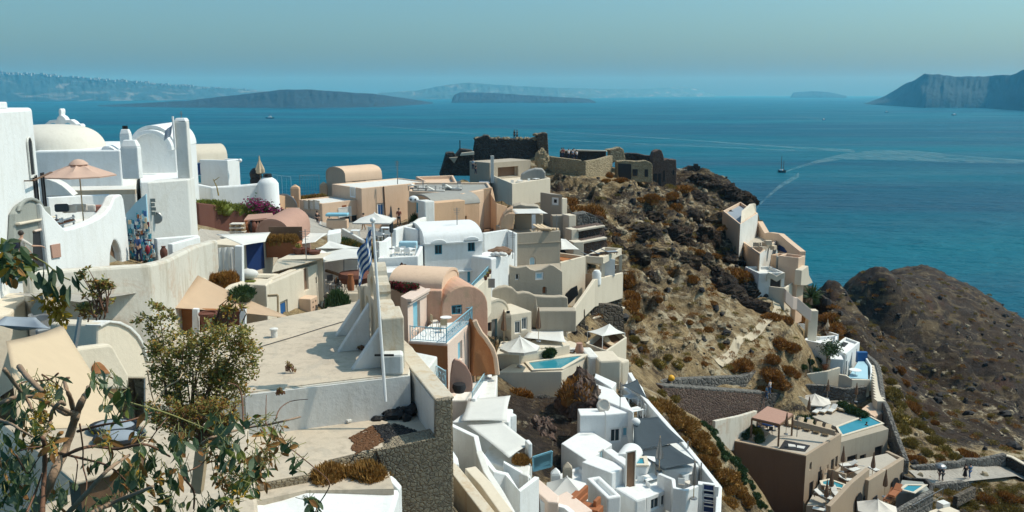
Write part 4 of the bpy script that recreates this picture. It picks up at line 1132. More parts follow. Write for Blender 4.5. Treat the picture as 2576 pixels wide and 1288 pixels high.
for k in range(9):
 t=k/8;x,y=z5((180+640*t,880+110*t))[0];p=PD(x,y,68.5+3.5*t)
 bush('limegreen',('yellow green leafy shrub growing behind maroon planter wall'),(p.x,p.y,p.z-.75),1.0*rng.uniform(.8,1.15),.95*rng.uniform(.75,1.15),'shrubs behind the maroon wall')
bo=thing('bougainvillea','magenta bougainvillea trailing over end of maroon wall','flowering shrub',tuple(PD(*z5((1100,1130))[0],72)))
fl,lv=MB(),MB()
for k in range(2400):
 t=rng.random();cx,cy=(900+560*t,985+230*t);sp=95*(1-.35*t)
 p=PD(*z5((cx+rng.gauss(0,60),cy+rng.gauss(0,sp*.55)))[0],71.5+2.5*t+rng.uniform(-.8,.8))
 leafy(fl if rng.random()<.58 else lv,p,Vector((rng.uniform(-1,1),rng.uniform(-1,.3),rng.uniform(-.2,1))),.2,.15,rng)
fl.build('flowers',M['magenta'],bo,fix=False);lv.build('leaves',M['green'],bo,fix=False)
p=PD(*z5((440,860))[0],69);m=MB();m.tube([p,p+Vector((-.1,0,.7)),p+Vector((-.35,0,1.3))],.06,5,.03);m.tube([p+Vector((-.3,0,1.15)),p+Vector((.15,0,1.45))],.04,5,.02);solo('bare_stump','bare forked stump standing among yellow green shrubs','stump',m,'drygreen')
def ribbon(name,pairs,mat,lift=.06,n=8):
 m=MB();rows=[]
 for(l,r_),(l2,r2)in zip(pairs,pairs[1:]):
  for k in range(n+(1 if(l2,r2)==pairs[-1]else 0)):
   t=k/n;a=l.lerp(l2,t);b=r_.lerp(r2,t);rows.append((a,b))
 vs=[]
 for a,b in rows:
  for k in range(5):
   q=a.lerp(b,k/4);vs.append(Vector((q.x,q.y,max(gz(q.x,q.y)+lift,q.z)if lift is not None else q.z)))
 m.add(vs,[(5*i+j,5*i+j+1,5*i+6+j,5*i+5+j)for i in range(len(rows)-1)for j in range(4)])
 o=m.build(name,M[mat],fix=False);return tag(o,kind='structure')
G=lambda x,y,d:PD(x,y,d)
ribbon('street',[(G(30,740,33),G(200,760,31)),(G(320,715,44),G(420,725,42)),(G(505,575,62),G(520,650,55)),(G(600,590,72),G(640,612,66)),(G(700,575,80),G(760,612,74)),(G(745,545,92),G(850,600,90)),(G(735,530,106),G(960,600,100)),(G(745,520,108),G(1010,590,101))],'paving')
sh=thing('souvenir_display','crowded blue and white souvenir display hanging beside white shop wall','shop display',tuple(PD(350,660,48)))
bd=MB();bd.extr([PD(*p,50.3)for p in z2((1560,930),(1520,330),(1640,190),(1760,90),(1800,700),(1930,900))],Vector((0,0,0)),Vector((0,.15,0)));bd.build('back_panel',M['paleblue'],sh)
groups={'blue':[],'navy':[],'teal':[],'canvas':[],'clay':[],'redflower':[],'paleblue':[],'beigecanvas':[]}
mbs={k:MB()for k in groups}
for k in range(260):
 t=rng.random()**.8;y=330+590*t;x=rng.uniform(1555+20*t,1760+130*t)
 if y<430 and x<1650:continue
 kk=rng.choices(list(groups),[3,2,4,6,.8,.25,4,2])[0]
 p=PD(*z2((x,y))[0],49.9-rng.uniform(0,.5));mbs[kk].box(tuple(p),rng.uniform(.05,.2),.06,rng.uniform(.08,.34),rng.uniform(-.4,.4))
for kk,mb in mbs.items():mb.build('hanging_goods',M[kk],sh)['kind']='stuff'
MB().blob(PD(*z2((1785,760))[0],49.0),.13,.13,.26,8,6).build('red_bag',M['redflower'],sh,smooth=True)
p=PD(*z2((1690,900))[0],48.8);person('shop visitor in blue clothes standing among hanging souvenirs',(p.x,p.y,p.z-.1),1.65,2.5,(.03,.07,.2),(.02,.03,.08),.1)
p=PD(*z2((1985,890))[0],47);m=MB();m.lathe(p,[(0,0),(.13,.02),(.2,.35),(.19,.55),(.1,.7),(.12,.78),(0,.78)],14);solo('tall_jar','tall maroon clay jar standing in street corner','jar',m,'maroon',smooth='auto')
linewall('street_parapet','white stepped street parapet below grey gable house',[(*z2((1870,625))[0],50),(*z2((2390,585))[0],52)],1.5,.4,'white')
linewall('street_parapet','sloping white parapet dropping left from grey house corner',[(*z2((2390,600))[0],50.5),(*z2((2050,690))[0],47.5)],[1.4,1.0],.3,'white')
linewall('street_edge_wall','long patched cream wall below the white church street',[(60,682,34),(133,679,35),(250,671,36.5),(365,664,38),(408,654,40),(445,636,43),(480,619,46),(536,603,49.5)],[5.5,5.5,5.2,5,5,4.6,4.6,4],.55,'oldwall',bev=.12)
# ================================================================ MIDDLE LEFT: cream house, kiosk, canopies
pb=PB(*z6((755,880),(968,868),(1655,572)),50)
cr=block('cream_house','cream plaster house with dovecote box and small blue openings','house',pb,'cream',.5,.35,-15.5,bev=.12,roof='cream')
cr.win(1,z6((1445,795))[0],.62,1.45,'beige','brown',mull=False,name='wall_slot',fw=.04)
cr.win(1,z6((1566,810))[0],.2,.4,'cream','dark',mull=False,fw=.03)
cr.win(1,z6((1180,1175))[0],.95,1.2,'beige','blue',name='door',mull=False,fw=.12);cr.win(1,z6((1606,1142))[0],.55,.6,'beige','glass')
A,B,d_,n_=cr.frame(1);c=cr.at(1,z6((1400,1105))[0])
dv=thing('dovecote_box','protruding square plaster box with six round holes on cream house','dovecote',tuple(c-Vector((0,0,.6))))
yw=math.atan2(d_.y,d_.x)
MB().box(tuple(c+n_*.4-Vector((0,0,.62))),1.05,.8,1.15,yw).build('box',M['peach'],dv,bevel=.05)
for i in range(2):
 for j in range(3):
  q=c+n_*.81+d_*(-.2+.4*i)+Vector((0,0,-.38+.32*j));MB().bar(q,q+n_*.01,.1).build('hole',M['dark'],dv)
p=c+n_*.3-Vector((0,0,.75));MB().bar(p-d_*.6,p+d_*.6,.3,.12).build('ledge',M['darkclay'],dv)
q1,q2=PD(*z6((1100,990))[0],47.5),PD(*z6((1105,1260))[0],47.5)
m=MB();m.tube([q2,q1],.06,6);m.bar(q1,q1+Vector((-.55,0,-.02)),.12);solo('sail_post','slim beige post with bent arm holding sail tip at cream house','post',m,'palewood')
pb2=PB(*z6((1030,700),(1095,560),(1650,545)),57)
roofblock('cream roof terrace with three clay pots along its edge',z6((1090,545),(1640,540),(1560,505),(1270,520)),56.5,'cream',-13.5,name='roof_terrace',cat='terrace')
m=MB();P=[PD(*p,54+.4*i)for i,p in enumerate(z6((1025,730),(1035,640),(1095,555),(1640,540),(1400,640),(1130,735)))]
m.extr(P,P[0],P[0]+Vector((.3,2.0,0)));solo('curved_stair_wall','smooth curved cream wall below the clay pots','wall',m,'cream',bev=.1)
rb=RB(*z6((668,395),(1090,290)),3.0,55)
br=block('blue_door_room','small cream roof room with tall navy blue door','roof room',rb,'cream',0,zb=-13.4)
br.win(0,z6((835,520))[0],2.0*.95,1.95,'cream','navy',name='door',mull=False,fw=.03,depth=.1)
pv_=[PD(*z6(p)[0],dq)for p,dq in(((150,435),49.5),((1015,225),58),((1025,268),57),((680,385),50))]
cloth('pergola_cloth','white scalloped cotton pergola cloth over cream house terrace',[pv_[0]+Vector((0,3,.4)),pv_[1],pv_[2]+Vector((0,-1.5,-.15)),pv_[3]],'canvas','awning',.18,14,6)
rows=[]
for j in range(9):
 t=j/8;row=[]
 for i in range(25):
  u=i/24;a=PD(*z6((140+420*u,430-25*u))[0],49.2+.6*u);b=PD(*z6((140+440*u,800+40*u))[0],49.2+.6*u)
  q=a.lerp(b,t);row.append(q+Vector((0,.09*math.sin(u*40),0)))
 rows.append(row)
m=MB();m.add([p for r in rows for p in r],[(i*25+j,i*25+j+1,(i+1)*25+j+1,(i+1)*25+j)for i in range(8)for j in range(24)]);solo('hanging_curtain','pleated white curtain hanging below scalloped pergola cloth','curtain',m,'canvas',smooth=True)
for(x,y),(x2,y2),w_ in(((555,420),(585,835),.1),((635,390),(640,835),.42)):
 a,b=PD(*z6((x,y))[0],49.6),PD(*z6((x2,y2))[0],49.6);m=MB();m.bar(b,a,w_);solo('pergola_post','slim white pergola post beside curtain' if w_<.2 else 'broad white pergola pillar right of curtain','post',m,'white',bev=.02)
p=PD(*z6((740,660))[0],51);m=MB();m.blob((p.x,p.y,p.z-.35),.6,.45,.3,10,7,.1);solo('cushion_pile','pile of white cushions left of navy blue door','cushions',m,'canvas',smooth=True)
linewall('terrace_ledge','pale wooden topped ledge before navy blue door',[(*z6((680,725))[0],51),(*z6((1130,735))[0],53.5)],.25,.6,'cream')
roofblock('rounded cream terrace floor with lime cloth behind parasol sail',z6((670,850),(960,868),(1040,790),(690,780)),50,'cream',-14,name='roof_terrace',cat='terrace')
p=PD(*z6((770,825))[0],50.5);m=MB();m.box((p.x,p.y,p.z),.55,.4,.05);solo('folded_cloth','folded lime green cloth lying on rounded cream ledge','cloth',m,'limegreen')
linewall('terrace_wall','curved cream terrace wall dipping toward potted palm',[(*z6((120,720))[0],47),(*z6((300,860))[0],46.5),(*z6((430,935))[0],46.2),(*z6((540,860))[0],47),(*z6((680,815))[0],48.5)],[4,3,3,3,3.5],.35,'cream',bev=.12)
rng=random.Random(11)
for k in range(5):
 x,y=z6((290+60*k,800+rng.uniform(-10,30)))[0];p=PD(x,y,48);bush('drygold' if k%2 else 'dry','dry golden brown plants standing below pleated white curtain',(p.x,p.y,p.z-.2),.42,rng.uniform(.5,1.1),'dry plants under the curtain')
p=PD(*z6((680,1060))[0],45.5);pot('orange clay pot with dark bushy plant behind peach sail',(p.x,p.y,p.z-.25),.42,.6,'clay');bush('green','round dark bush growing in orange clay pot',(p.x,p.y,p.z+.3),.72,.75)
s0,s1,s2=PD(493,690,46),PD(398,772,40),PD(738,801,45.5)
tri_cloth('shade_sail','large triangular peach shade sail stretched over terracotta niche',s0,s1,s2,'sail',.25)
sw=PD(440,832,43.5)
tb=thing('terracotta_niche','terracotta terrace niche with white posts under peach sail','terrace niche',(sw.x,sw.y,sw.z))
m=MB();m.extr([PD(*p,41.9)for p in z14((-250,220),(-250,95),(175,105),(175,200),(175,260))],Vector((0,0,0)),Vector((0,.3,0)));m.build('back_wall',M['terra'],tb)
for x in(180,-105):
 a,b=PD(*z14((x,92))[0],41.5),PD(*z14((x,240))[0],41.5);MB().bar(b,a,.26).build('post',M['white'],tb)
m=MB();m.extr([PD(*p,41.85)for p in z14((-90,100),(170,108),(170,215),(-90,215))],Vector((0,0,0)),Vector((0,-.04,0)));m.build('dark_recess',M['darkclay'],tb)
m=MB();m.prism([PD(*p,q)for p,q in zip(z14((-260,230),(190,215),(190,235),(-260,260)),(41.9,41.9,39.5,39.5))],-13.6,-11.6);m.build('floor',M['roof'],tb)
p=PD(*z14((-30,165))[0],41.2);pot('round dark clay urn in shade of peach sail',(p.x,p.y,p.z-.35),.42,.75,'darkclay')
roofblock('cream wall base between peach sail and white roof',z14((178,115),(330,118),(330,80),(178,80)),46.5,'cream',-14,name='wall_block',cat='wall')
pa_,pb_=z6((815,195),(1205,170))
rz=vault('rose_vault_house','dusty rose barrel vaulted house beside white pergola cloth','house',([PD(*z6((835,215))[0],61),PD(*z6((1255,345))[0],60),PD(*z6((1255,345))[0],60)+Vector((.4,6,0)),PD(*z6((835,215))[0],61)+Vector((0,6,0))],PD(*z6((1230,330))[0],60).z),1.35,'rose',0,-14.5,power=.7)
ks=thing('street_kiosk','brown street kiosk with flat roof and crossed lattice sides','kiosk',tuple(PD(*z6((880,160))[0],66)))
kt=[PD(*z6(p)[0],dq)for p,dq in(((690,85),65),((1055,52),66.5),((1035,18),69),((745,28),68))]
kz=kt[0].z;m=MB();m.prism(kt,kz-.12,kz+.02);m.build('roof',M['rose'],ks)
m=MB();kin=inset(ccw(kt),.35);m.prism(kin,kz-1.7,kz-.12);m.build('body',M['dark'],ks)
lat=MB();a,b=kt[0]+Vector((.15,-.05,0)),kt[1]+Vector((-.1,-.05,0))
for k in range(9):
 u0,u1=k/9,(k+1)/9
 for e,f in((u0,u1),(u1,u0)):p,q=a.lerp(b,e),a.lerp(b,f);lat.bar((p.x,p.y,kz-.2),(q.x,q.y,kz-1.1),.06)
lat.build('lattice',M['rose'],ks)['kind']='stuff'
for q in(a,b):MB().bar((q.x,q.y,kz-1.9),(q.x,q.y,kz-.05),.14).build('post',M['whitepaint'],ks)
p=PD(*z6((620,270))[0],63);st=thing('shop_shelf','white shelf of stacked woven baskets on grey street','shelf',tuple(p))
for k in range(4):MB().box((p.x,p.y,p.z+.28*k),1.25-.12*k,.7,.07).build('shelf_board',M['cushion'],st)
for k in range(3):
 for j in range(3):MB().lathe((p.x-.4+.4*j,p.y,p.z+.08+.28*k),[(0,0),(.16,0),(.19,.17),(0,.17)],8).build('basket',M['palewood'],st)
for x,cmt,lab in((725,'clay','terracotta vase standing beside stacked baskets'),(790,'dark','dark round vase next to kiosk post'),(815,'darkclay','brown clay vase at foot of kiosk lattice')):
 p=PD(*z6((x,235))[0],63.5);m=MB();m.lathe(p,[(0,0),(.16,.05),(.26,.4),(.2,.65),(.1,.8),(.14,.9),(0,.9)],12);solo('vase',lab,'vase',m,cmt,smooth='auto')
p=PD(*z6((1185,520))[0],57.5);bx=thing('window_planter','orange clay planter box with dry grass at rose house','planter',tuple(p))
MB().box(tuple(p),2.2,.8,1.0).build('box',M['clay'],bx,bevel=.04);MB().box((p.x,p.y+.5,p.z+.9),2.2,.1,1.0).build('back_board',M['wood'],bx)
for k in range(4):bush('drygold','tuft of dry golden grass in orange planter box',(p.x-.7+.48*k,p.y-.1,p.z+.95),.33,.7,'grass tufts in the orange planter','grass_tuft','plant')
for x,y,lab,r_ in((1355,520,'first clay pot on roof edge, with bare sprig',.36),(1440,522,'middle small clay pot on cream roof edge',.29),(1545,524,'wide low clay pot at right of roof edge',.42)):
 p=PD(*z6((x,y))[0],56.6);pot(lab,tuple(p),r_,.55 if r_<.4 else .42,'darkclay','bushleaf' if r_>.3 and r_<.4 else None)
c4=[PD(*z6(p)[0],dq)for p,dq in(((1275,225),66),((1700,240),66),((1555,345),62),((1275,385),60))]
cloth('shade_canopy','slanted white canvas canopy behind clay pots',c4,'canvas','canopy',.12)
ap=PD(*z6((1720,330))[0],63)
def pyramid(name,label,ap,cs,mat,cat='canopy',ph=2.4,group=None,pmat='metal'):
 r=thing(name,label,cat,(ap.x,ap.y,min(c.z for c in cs)-ph),group);m=MB();n=8
 vs=[ap];cen=sum(cs,Vector((0,0,0)))/len(cs);k=len(cs);rows=[]
 for j in range(1,n+1):
  t=j/n;row=[]
  for i in range(k):
   for s in range(6):
    u=s/6;e=cs[i].lerp(cs[(i+1)%k],u);e=e+(cen-e)*.07*math.sin(math.pi*u)
    q=ap.lerp(e,t);q.z-=.12*math.sin(math.pi*t);row.append(q)
  rows.append(row)
 nn=6*k
 for r_ in rows:vs+=r_
 fs=[(0,1+(i+1)%nn,1+i)for i in range(nn)]+[(1+j*nn+i,1+j*nn+(i+1)%nn,1+(j+1)*nn+(i+1)%nn,1+(j+1)*nn+i)for j in range(n-1)for i in range(nn)]
 b=len(vs);m.add(vs,fs);m.add([v-Vector((0,0,.025))for v in vs],[tuple(reversed(f))for f in fs])
 m.build('canopy',M[mat],r,smooth='auto')
 for c in cs:MB().tube([(c.x,c.y,c.z-ph),c],.04,6).build('post',M[pmat],r)
 return r
pyramid('shade_canopy','big white pyramid canvas canopy over restaurant terrace',ap,[PD(*z6((1560,420))[0],59),PD(*z6((1655,590))[0],56.5),PD(*z6((2200,520))[0],58),PD(*z6((2195,420))[0],63)],'canvas')
roofblock('grey shadowed restaurant floor below white pyramid canopy',z6((1660,950),(2180,940),(2240,560),(1660,560)),60,'floor',-16,name='restaurant_terrace',cat='terrace')
linewall('terrace_wall','tan low wall below restaurant terrace beside flagpole',[(*z6((1690,960))[0],54),(*z6((2140,955))[0],55)],1.6,.4,'beige')
rs=PD(*z6((1960,640))[0],61)
m=MB();m.extr([PD(*p,63)for p in z6((1660,560),(2230,540),(2230,800),(1660,800))],Vector((0,0,0)),Vector((0,.3,0)));solo('restaurant_wall','white restaurant wall under pyramid canopy','wall',m,'white2')
for k in range(4):
 m=MB();a,b=PD(*z6((1905,590+45*k))[0],61),PD(*z6((2065,590+45*k))[0],61);m.bar(a,b,.12,.3);solo('striped_shutter','white slat of striped blue white screen under canopy','screen',m,'whitepaint','slats of the striped screen')
m=MB();m.extr([PD(*p,61.4)for p in z6((1895,560),(2070,560),(2070,740),(1895,740))],Vector((0,0,0)),Vector((0,.1,0)));solo('screen_panel','navy panel behind white slats under canopy','screen',m,'navy')
m=MB();a,b=PD(*z6((1680,690))[0],58),PD(*z6((1990,790))[0],57);m.bar(a,b,.2,.15);solo('handrail','dark brown slanting handrail in restaurant shade','railing',m,'wood')
rng=random.Random(8)
for k in range(7):
 p=PD(*z6((1710+60*k,820+rng.uniform(-30,50)))[0],57+rng.uniform(0,1));zt=-14.2
 chair('dark restaurant chair with light cushion under pyramid canopy',(p.x,p.y,p.z-.5),rng.uniform(0,6),'wood' if k%2 else 'metal','chairs under the pyramid canopy')
p=PD(*z6((2030,760))[0],57.5);m=MB();m.lathe((p.x,p.y,p.z-.5),[(0,0),(.9,.1),(1.1,.5),(1.0,.75),(0,.8)],16);solo('round_bar','round reddish brown bar counter near hanging flag','bar',m,'darkclay',smooth='auto')
p=PD(*z6((1985,930))[0],55.5);m=MB();m.lathe((p.x,p.y,p.z),[(0,0),(.2,0),(.24,.5),(.16,.9),(.2,1.05),(0,1.05)],12);solo('clay_urn','slim orange clay urn at foot of bar','urn',m,'clay',smooth='auto')
m=MB()
for k in range(26):
 p=PD(*z6((rng.uniform(1700,1790),rng.uniform(960,1160)))[0],54.2+rng.uniform(-.3,.3));m.blob(p,.3,.3,.26,7,5,.2,rng)
solo('stone_pile','heap of pale mottled stones by cream house corner','stones',m,'stonegrey')
p=PD(*z6((1845,1130))[0],53.6);bush('green','dark green shrub beside heap of pale stones',(p.x,p.y,p.z),.75,1.5)
roofblock('low tan roof between stone heap and flagpole',z6((1690,1180),(2150,1080),(2150,1040),(1690,1130)),52,'roof',-16,name='low_roof',cat='roof')
pu=PD(*z8((385,362))[0],72);umbrella('square white parasol above restaurant square',pu,4.3,.62,'canvas',4,R(42),3.2,valance=.08)
linewall('stair_wall','white sloping stair wall beside planted bed',[(*z7((920,985))[0],84),(*z7((1165,1125))[0],78)],1.4,.3,'white2')
roofblock('white parapet block right of sloping canopies',z7((730,1060),(895,1030),(895,990),(740,1010)),74,'white',-17,name='wall_block',cat='wall')
for k in range(6):
 p=PD(*z7((935+55*k,1110+22*k))[0],76);bush('drygreen' if k%2 else 'green','mixed green shrub in bed below square parasol',(p.x,p.y,p.z-.5),.75,.8,'shrubs in the restaurant bed')
for x,y,d,c1,c2,lab,yw_,dr in((765,1020,97,(.03,.025,.03),(.03,.03,.035),'person in black standing alone before orange house',.5,False),(615,960,98,(.03,.03,.035),(.02,.02,.03),'person in dark clothes in shadow at corner of orange house',1,False),(640,1015,96.5,(.35,.22,.16),(.6,.62,.65),'person with white skirt bending near orange house corner',2.2,True),(1175,1010,88,(.6,.33,.18),(.5,.3,.18),'waiter in orange top by restaurant stair',2,False),(1600,960,84,(.25,.08,.05),(.03,.03,.03),'person in rust top at edge of parasol shade',3,False)):
 p=PD(*z7((x,y))[0],d);person(lab,tuple(p),1.72,yw_,c1,c2,.15,dress=dr)
bw_=thing('market_stall','small stall with light blue striped cover by orange house','stall',tuple(PD(*z7((860,980))[0],95)))
p=PD(*z7((860,980))[0],95);MB().box((p.x,p.y,p.z),2.2,1.2,.9).build('counter',M['peach'],bw_);m=MB();m.box((p.x,p.y,p.z+1.3),2.4,1.2,.3);m.build('cover',M['sky'],bw_,bevel=.1)
rng=random.Random(5)
for k in range(7):
 p=PD(*z7((1060+rng.uniform(0,420),1010+rng.uniform(0,90)))[0],84-k*.9);(table if k%2 else chair)(('white bistro table' if k%2 else 'slim white bistro chair')+' in shade of square parasol',(p.x,p.y,p.z-.4),group='bistro tables under the square parasol' if k%2 else 'bistro chairs under the square parasol')
p=PD(*z8((625,860))[0],73);closed_umbrella('tall closed slate blue parasol on white terrace',(p.x,p.y,p.z),3.6,'slate',.17)
pb=PB(*z7((785,452),(1142,505),(1965,424)),104)
oh=block('orange_house','long apricot house with white roof and small blue window','house',pb,'peach',.12,.35,-17.5,roof='white2')
oh.win(1,z7((1380,762))[0],1.05,1.55,'whitepaint','blue',fw=.16);
oh.win(0,z7((1045,550))[0],1.2,1.25,'whitepaint','cushion',name='framed_panel',mull=False,cut=False,fw=.14)
m=MB();a,b=[PW(*q,*oh.edge(1))for q in z7((1415,480),(1435,830))];m.bar(a+Vector((0,-.1,0)),b+Vector((0,-.1,0)),.12);m.build('drain_pipe',M['brown'],oh.root)
pb=PB(*z7((395,640),(668,690),(1152,634)),101)
ol=block('orange_house','low apricot front house with framed pictures and white sign','house',pb,'peach',.12,.3,-17.5,roof='white2')
for x in(490,545,605):ol.win(0,z7((x,705))[0],1.5,1.1,'beige','cushion' if x!=605 else 'canvas',name='framed_picture',mull=False,cut=False)
for x,y,w_,h_ in((950,925,1.6,2.5),(1078,930,1.2,2.1)):ol.win(1,z7((x,y))[0],w_,h_,'sky','dark',name='door',mull=False)
sg=ol.win(1,z7((942,788))[0],1.9,1.15,'whitepaint','canvas',name='sign_board',mull=False,cut=False)
sg=ol.win(1,z7((935,718))[0],.6,.22,'clay','clay',name='small_plaque',mull=False,cut=False)
pb=RB(*z7((955,425),(1390,388)),4.5,116)
vault('orange_vault','apricot barrel vaulted roof room behind long apricot house','house',pb,1.75,'peach',1,-17,power=.45).win(0,z7((1115,408))[0],2.2,.4,'peach','dark',mull=False)
roofblock('narrow side terrace wall behind white apricot roof',z7((1800,360),(2254,345),(2300,430),(1960,440)),122,'peach',-17,name='terrace_block',cat='terrace',par=.5)
gatew=linewall('orange_wall','apricot street wall dipping between white pillar and gate pier',[(*z7((70,572))[0],104),(*z7((200,596))[0],106),(*z7((310,600))[0],107.5)],7,.5,'orange')
for x,y,yb,w_,dq,lab in((345,450,760,1.15,108,'tall apricot gate pier with pointed top near white pillar'),(688,415,575,1.0,118,'shorter apricot pier with pointed top nearer the long house')):
 c=PD(*z7((x,y+45))[0],dq);m=MB();zb_=-18
 m.box((c.x,c.y,zb_),w_*.95,w_*.62,c.z-zb_);t_=PD(*z7((x,y))[0],dq).z
 m.add([(c.x-w_/2,c.y-w_*.32,c.z+.003),(c.x+w_/2,c.y-w_*.32,c.z+.003),(c.x+w_/2,c.y+w_*.32,c.z+.003),(c.x-w_/2,c.y+w_*.32,c.z+.003),(c.x,c.y,t_)],[(0,1,4),(1,2,4),(2,3,4),(3,0,4),(3,2,1,0)])
 solo('gate_pier',lab,'pier',m,'orange',bev=.1)
fz=PD(*z7((180,560))[0],109)
rr_=[PD(*z7((x,y))[0],109.5)for x,y in((85,560),(190,575),(300,590))]
railing('white picket railing on wall edge above the sea',[q-Vector((0,0,.3))for q in rr_],2.6,'paleblue',.5,'picket_railing',False)
railing('dark picket railing between the two apricot piers',[PD(*z7((410,600))[0],110),PD(*z7((640,585))[0],114)],2.6,'metal',.6,'picket_railing',False)
p=PD(*z7((205,735))[0],106);m=MB();m.lathe((0,0,0),[(0,.05),(1.6,.05),(1.7,0),(0,0)],18,0,math.pi);m.v=[tuple(Matrix.Translation(p)@Matrix.Rotation(R(90),4,'X')@Vector(v))for v in m.v];solo('arched_plaque','grey half round panel at foot of apricot wall','panel',m,'metal')
for k in range(6):
 p=PD(*z7((430+45*k,600-4*k))[0],111);bush('drygreen' if k%2 else 'dry','low dry shrub between the apricot piers',(p.x,p.y,p.z-.6),1.1,.9,'shrubs between the apricot piers')
vz_=RB(*z8((1205,278),(1835,222)),5,92)
gv=vault('orange_house','apricot house with grey barrel vault and dark small window','house',vz_,1.0,'orange',1,-20,rmat='greyroof')
gv.win(0,z8((1612,472))[0],.85,1.0,'wood','dark',mull=False)
pb=PB(*z8((832,100),(842,205),(1085,240)),91)
blk=block('orange_house','narrow apricot wing with blue window left of grey vault','house',RB(*z8((835,190),(1080,235)),5,93),'orange',0,zb=-20)
blk.win(0,z8((980,292))[0],.8,1.15,'paleblue','teal')
m=MB();p=PD(*z8((985,400))[0],92);bush('green','dark climbing plant below blue window of apricot wing',(p.x,p.y-.2,p.z-.9),.75,1.7)
c0,c1=z8((1075,205),(1215,195));block('white_column','wide white plaster column at left end of grey vault','column',RB(c0,c1,1.6,88),'white2',0,zb=-20,bev=.12)
linewall('white_wall','white flared wall stepping down from wide white column',[(*z8((700,560))[0],82),(*z8((900,510))[0],84),(*z8((1000,440))[0],86),(*z8((1080,415))[0],87.5)],3.5,.4,'white2',bev=.1)
a=PD(*z8((925,172))[0],90);cw=thing('double_cowl','white curved roof vent with two dark round holes','roof vent',(a.x,a.y,a.z-.6))
m=MB();m.blob((a.x,a.y,a.z),.52,.4,.36,14,9);m.bar(a+Vector((.2,0,-.15)),PD(*z8((1090,215))[0],88.6),.4,.22);m.build('hood',M['white'],cw,smooth=True,bevel=0)
for k in(-.24,.2):MB().blob((a.x+k,a.y-.34,a.z),.09,.08,.11,10,7).build('vent_hole',M['dark'],cw)
rt=roofblock('apricot roof terrace crowded with pale garden furniture',z8((860,60),(1600,95),(2005,20),(1950,-60),(900,-60)),98,'peach',-20,name='roof_terrace',cat='terrace',par=.25,roof='greyroof')
rng=random.Random(3)
for k in range(9):
 p=PD(*z8((920+80*k,55+rng.uniform(-40,25)))[0],100+rng.uniform(-1.5,2))
 if k%3==1:lounger('white sun lounger on apricot roof terrace',(p.x,p.y,p.z-.1),rng.uniform(.9,1.6),'metal','canvas','loungers on the apricot roof terrace')
 elif k%3==0:table('low grey table on apricot roof terrace',(p.x,p.y,p.z-.2),1.2,.9,.6,'metal',.2,'tables on the apricot roof terrace',top='greyroof')
 else:chair('pale cushioned chair on apricot roof terrace',(p.x,p.y,p.z-.1),rng.uniform(0,6),'metal','chairs on the apricot roof terrace','canvas')
linewall('curved_parapet','apricot curved parapet wall stepping down to dark passage',[(*z8((1600,75))[0],99.5),(*z8((1850,40))[0],99.5),(*z8((2005,5))[0],100),(*z8((2010,100))[0],99.5),(*z8((2060,225))[0],99),(*z8((2200,270))[0],100)],[6,6,6,5,4,4],.4,'orange',bev=.15)
roofblock('dark timber passage between apricot and cream houses',z8((1890,600),(2150,560),(2190,290),(1990,300)),98,'wood',-22,name='covered_passage',cat='passage')
p=PD(*z8((2165,470))[0],93);m=MB();m.extr([PD(*q,93)for q in z8((2100,590),(2115,480),(2160,390),(2215,330),(2290,290),(2290,590))],Vector((0,0,0)),Vector((0,2,0)));solo('curved_wall','orange tan curved wall end beside dark passage','wall',m,'orange',bev=.1)
wv=vault('white_vault_house','white barrel vaulted house with two teal framed windows','house',RB(*z8((1075,792),(1872,748)),7,80),1.35,'white',1,-20,power=.7)
for x,y in((1268,868),(1722,828)):
 wv.win(0,z8((x,y))[0],.7,.9,'teal','glass')
 A,B,d_,n_=wv.frame(0);c=wv.at(0,z8((x,y-90))[0])
 P=[c+d_*(.72*math.cos(t))+Vector((0,0,.36*math.sin(t)))for t in[math.pi*k/10 for k in range(11)]];MB().extr(P,P[0],P[0]+n_*.22).build('eyebrow',M['white'],wv.root,bevel=.05)
m=MB();A,B,d_,n_=wv.frame(0);a,b=[PW(*q,A,B)for q in z8((1275,1200),(1872,1135))];m.bar(a+n_*.12,b+n_*.12,.22,.14);m.build('string_course',M['white'],wv.root)
a,b=[PW(*q,A,B)for q in z8((1080,792),(1870,748))];MB().bar(a+n_*.1,b+n_*.1,.2,.12).build('eaves_ledge',M['white'],wv.root)
wv.win(0,z8((1722,1240))[0],.8,1.15,'sky','teal',name='shutter_window',mull=False)
roofblock('white terrace floor with white tables left of vaulted house',z8((425,985),(985,955),(1060,800),(640,800)),74,'white',-19.5,name='roof_terrace',cat='terrace',par=.4)
roofblock('lower white terrace step with bare red plant',z8((345,1195),(1000,1160),(1010,1090),(360,1110)),71,'white',-19.5,name='roof_terrace',cat='terrace',par=.1)
linewall('white_wall','tall white wall bright on left of white terrace',[(*z8((650,590))[0],80),(*z8((770,545))[0],83)],4,.4,'white');linewall('white_wall','shadowed white wall behind white tables',[(*z8((765,545))[0],83),(*z8((1000,590))[0],82)],4,.4,'white')
linewall('white_wall','white stair block below closed slate parasol',[(*z8((420,760))[0],74.5),(*z8((520,750))[0],75.5),(*z8((600,690))[0],77)],3,.4,'white')
rng=random.Random(2)
for k in range(6):
 p=PD(*z8((690+45*k,925-12*(k%3)))[0],75.5+(k%3));(table if k%3==1 else chair)(('square white table' if k%3==1 else 'white cushioned chair')+' on white terrace beside vaulted house',(p.x,p.y,p.z-.35),yaw=rng.uniform(0,3),group=('tables' if k%3==1 else 'chairs')+' on the white vault terrace')
p=PD(*z8((850,800))[0],78);m=MB();m.box((p.x,p.y,p.z-.4),1.6,.8,.7);solo('blue_sofa','pale blue outdoor sofa against shadowed white wall','sofa',m,'paleblue',bev=.1)
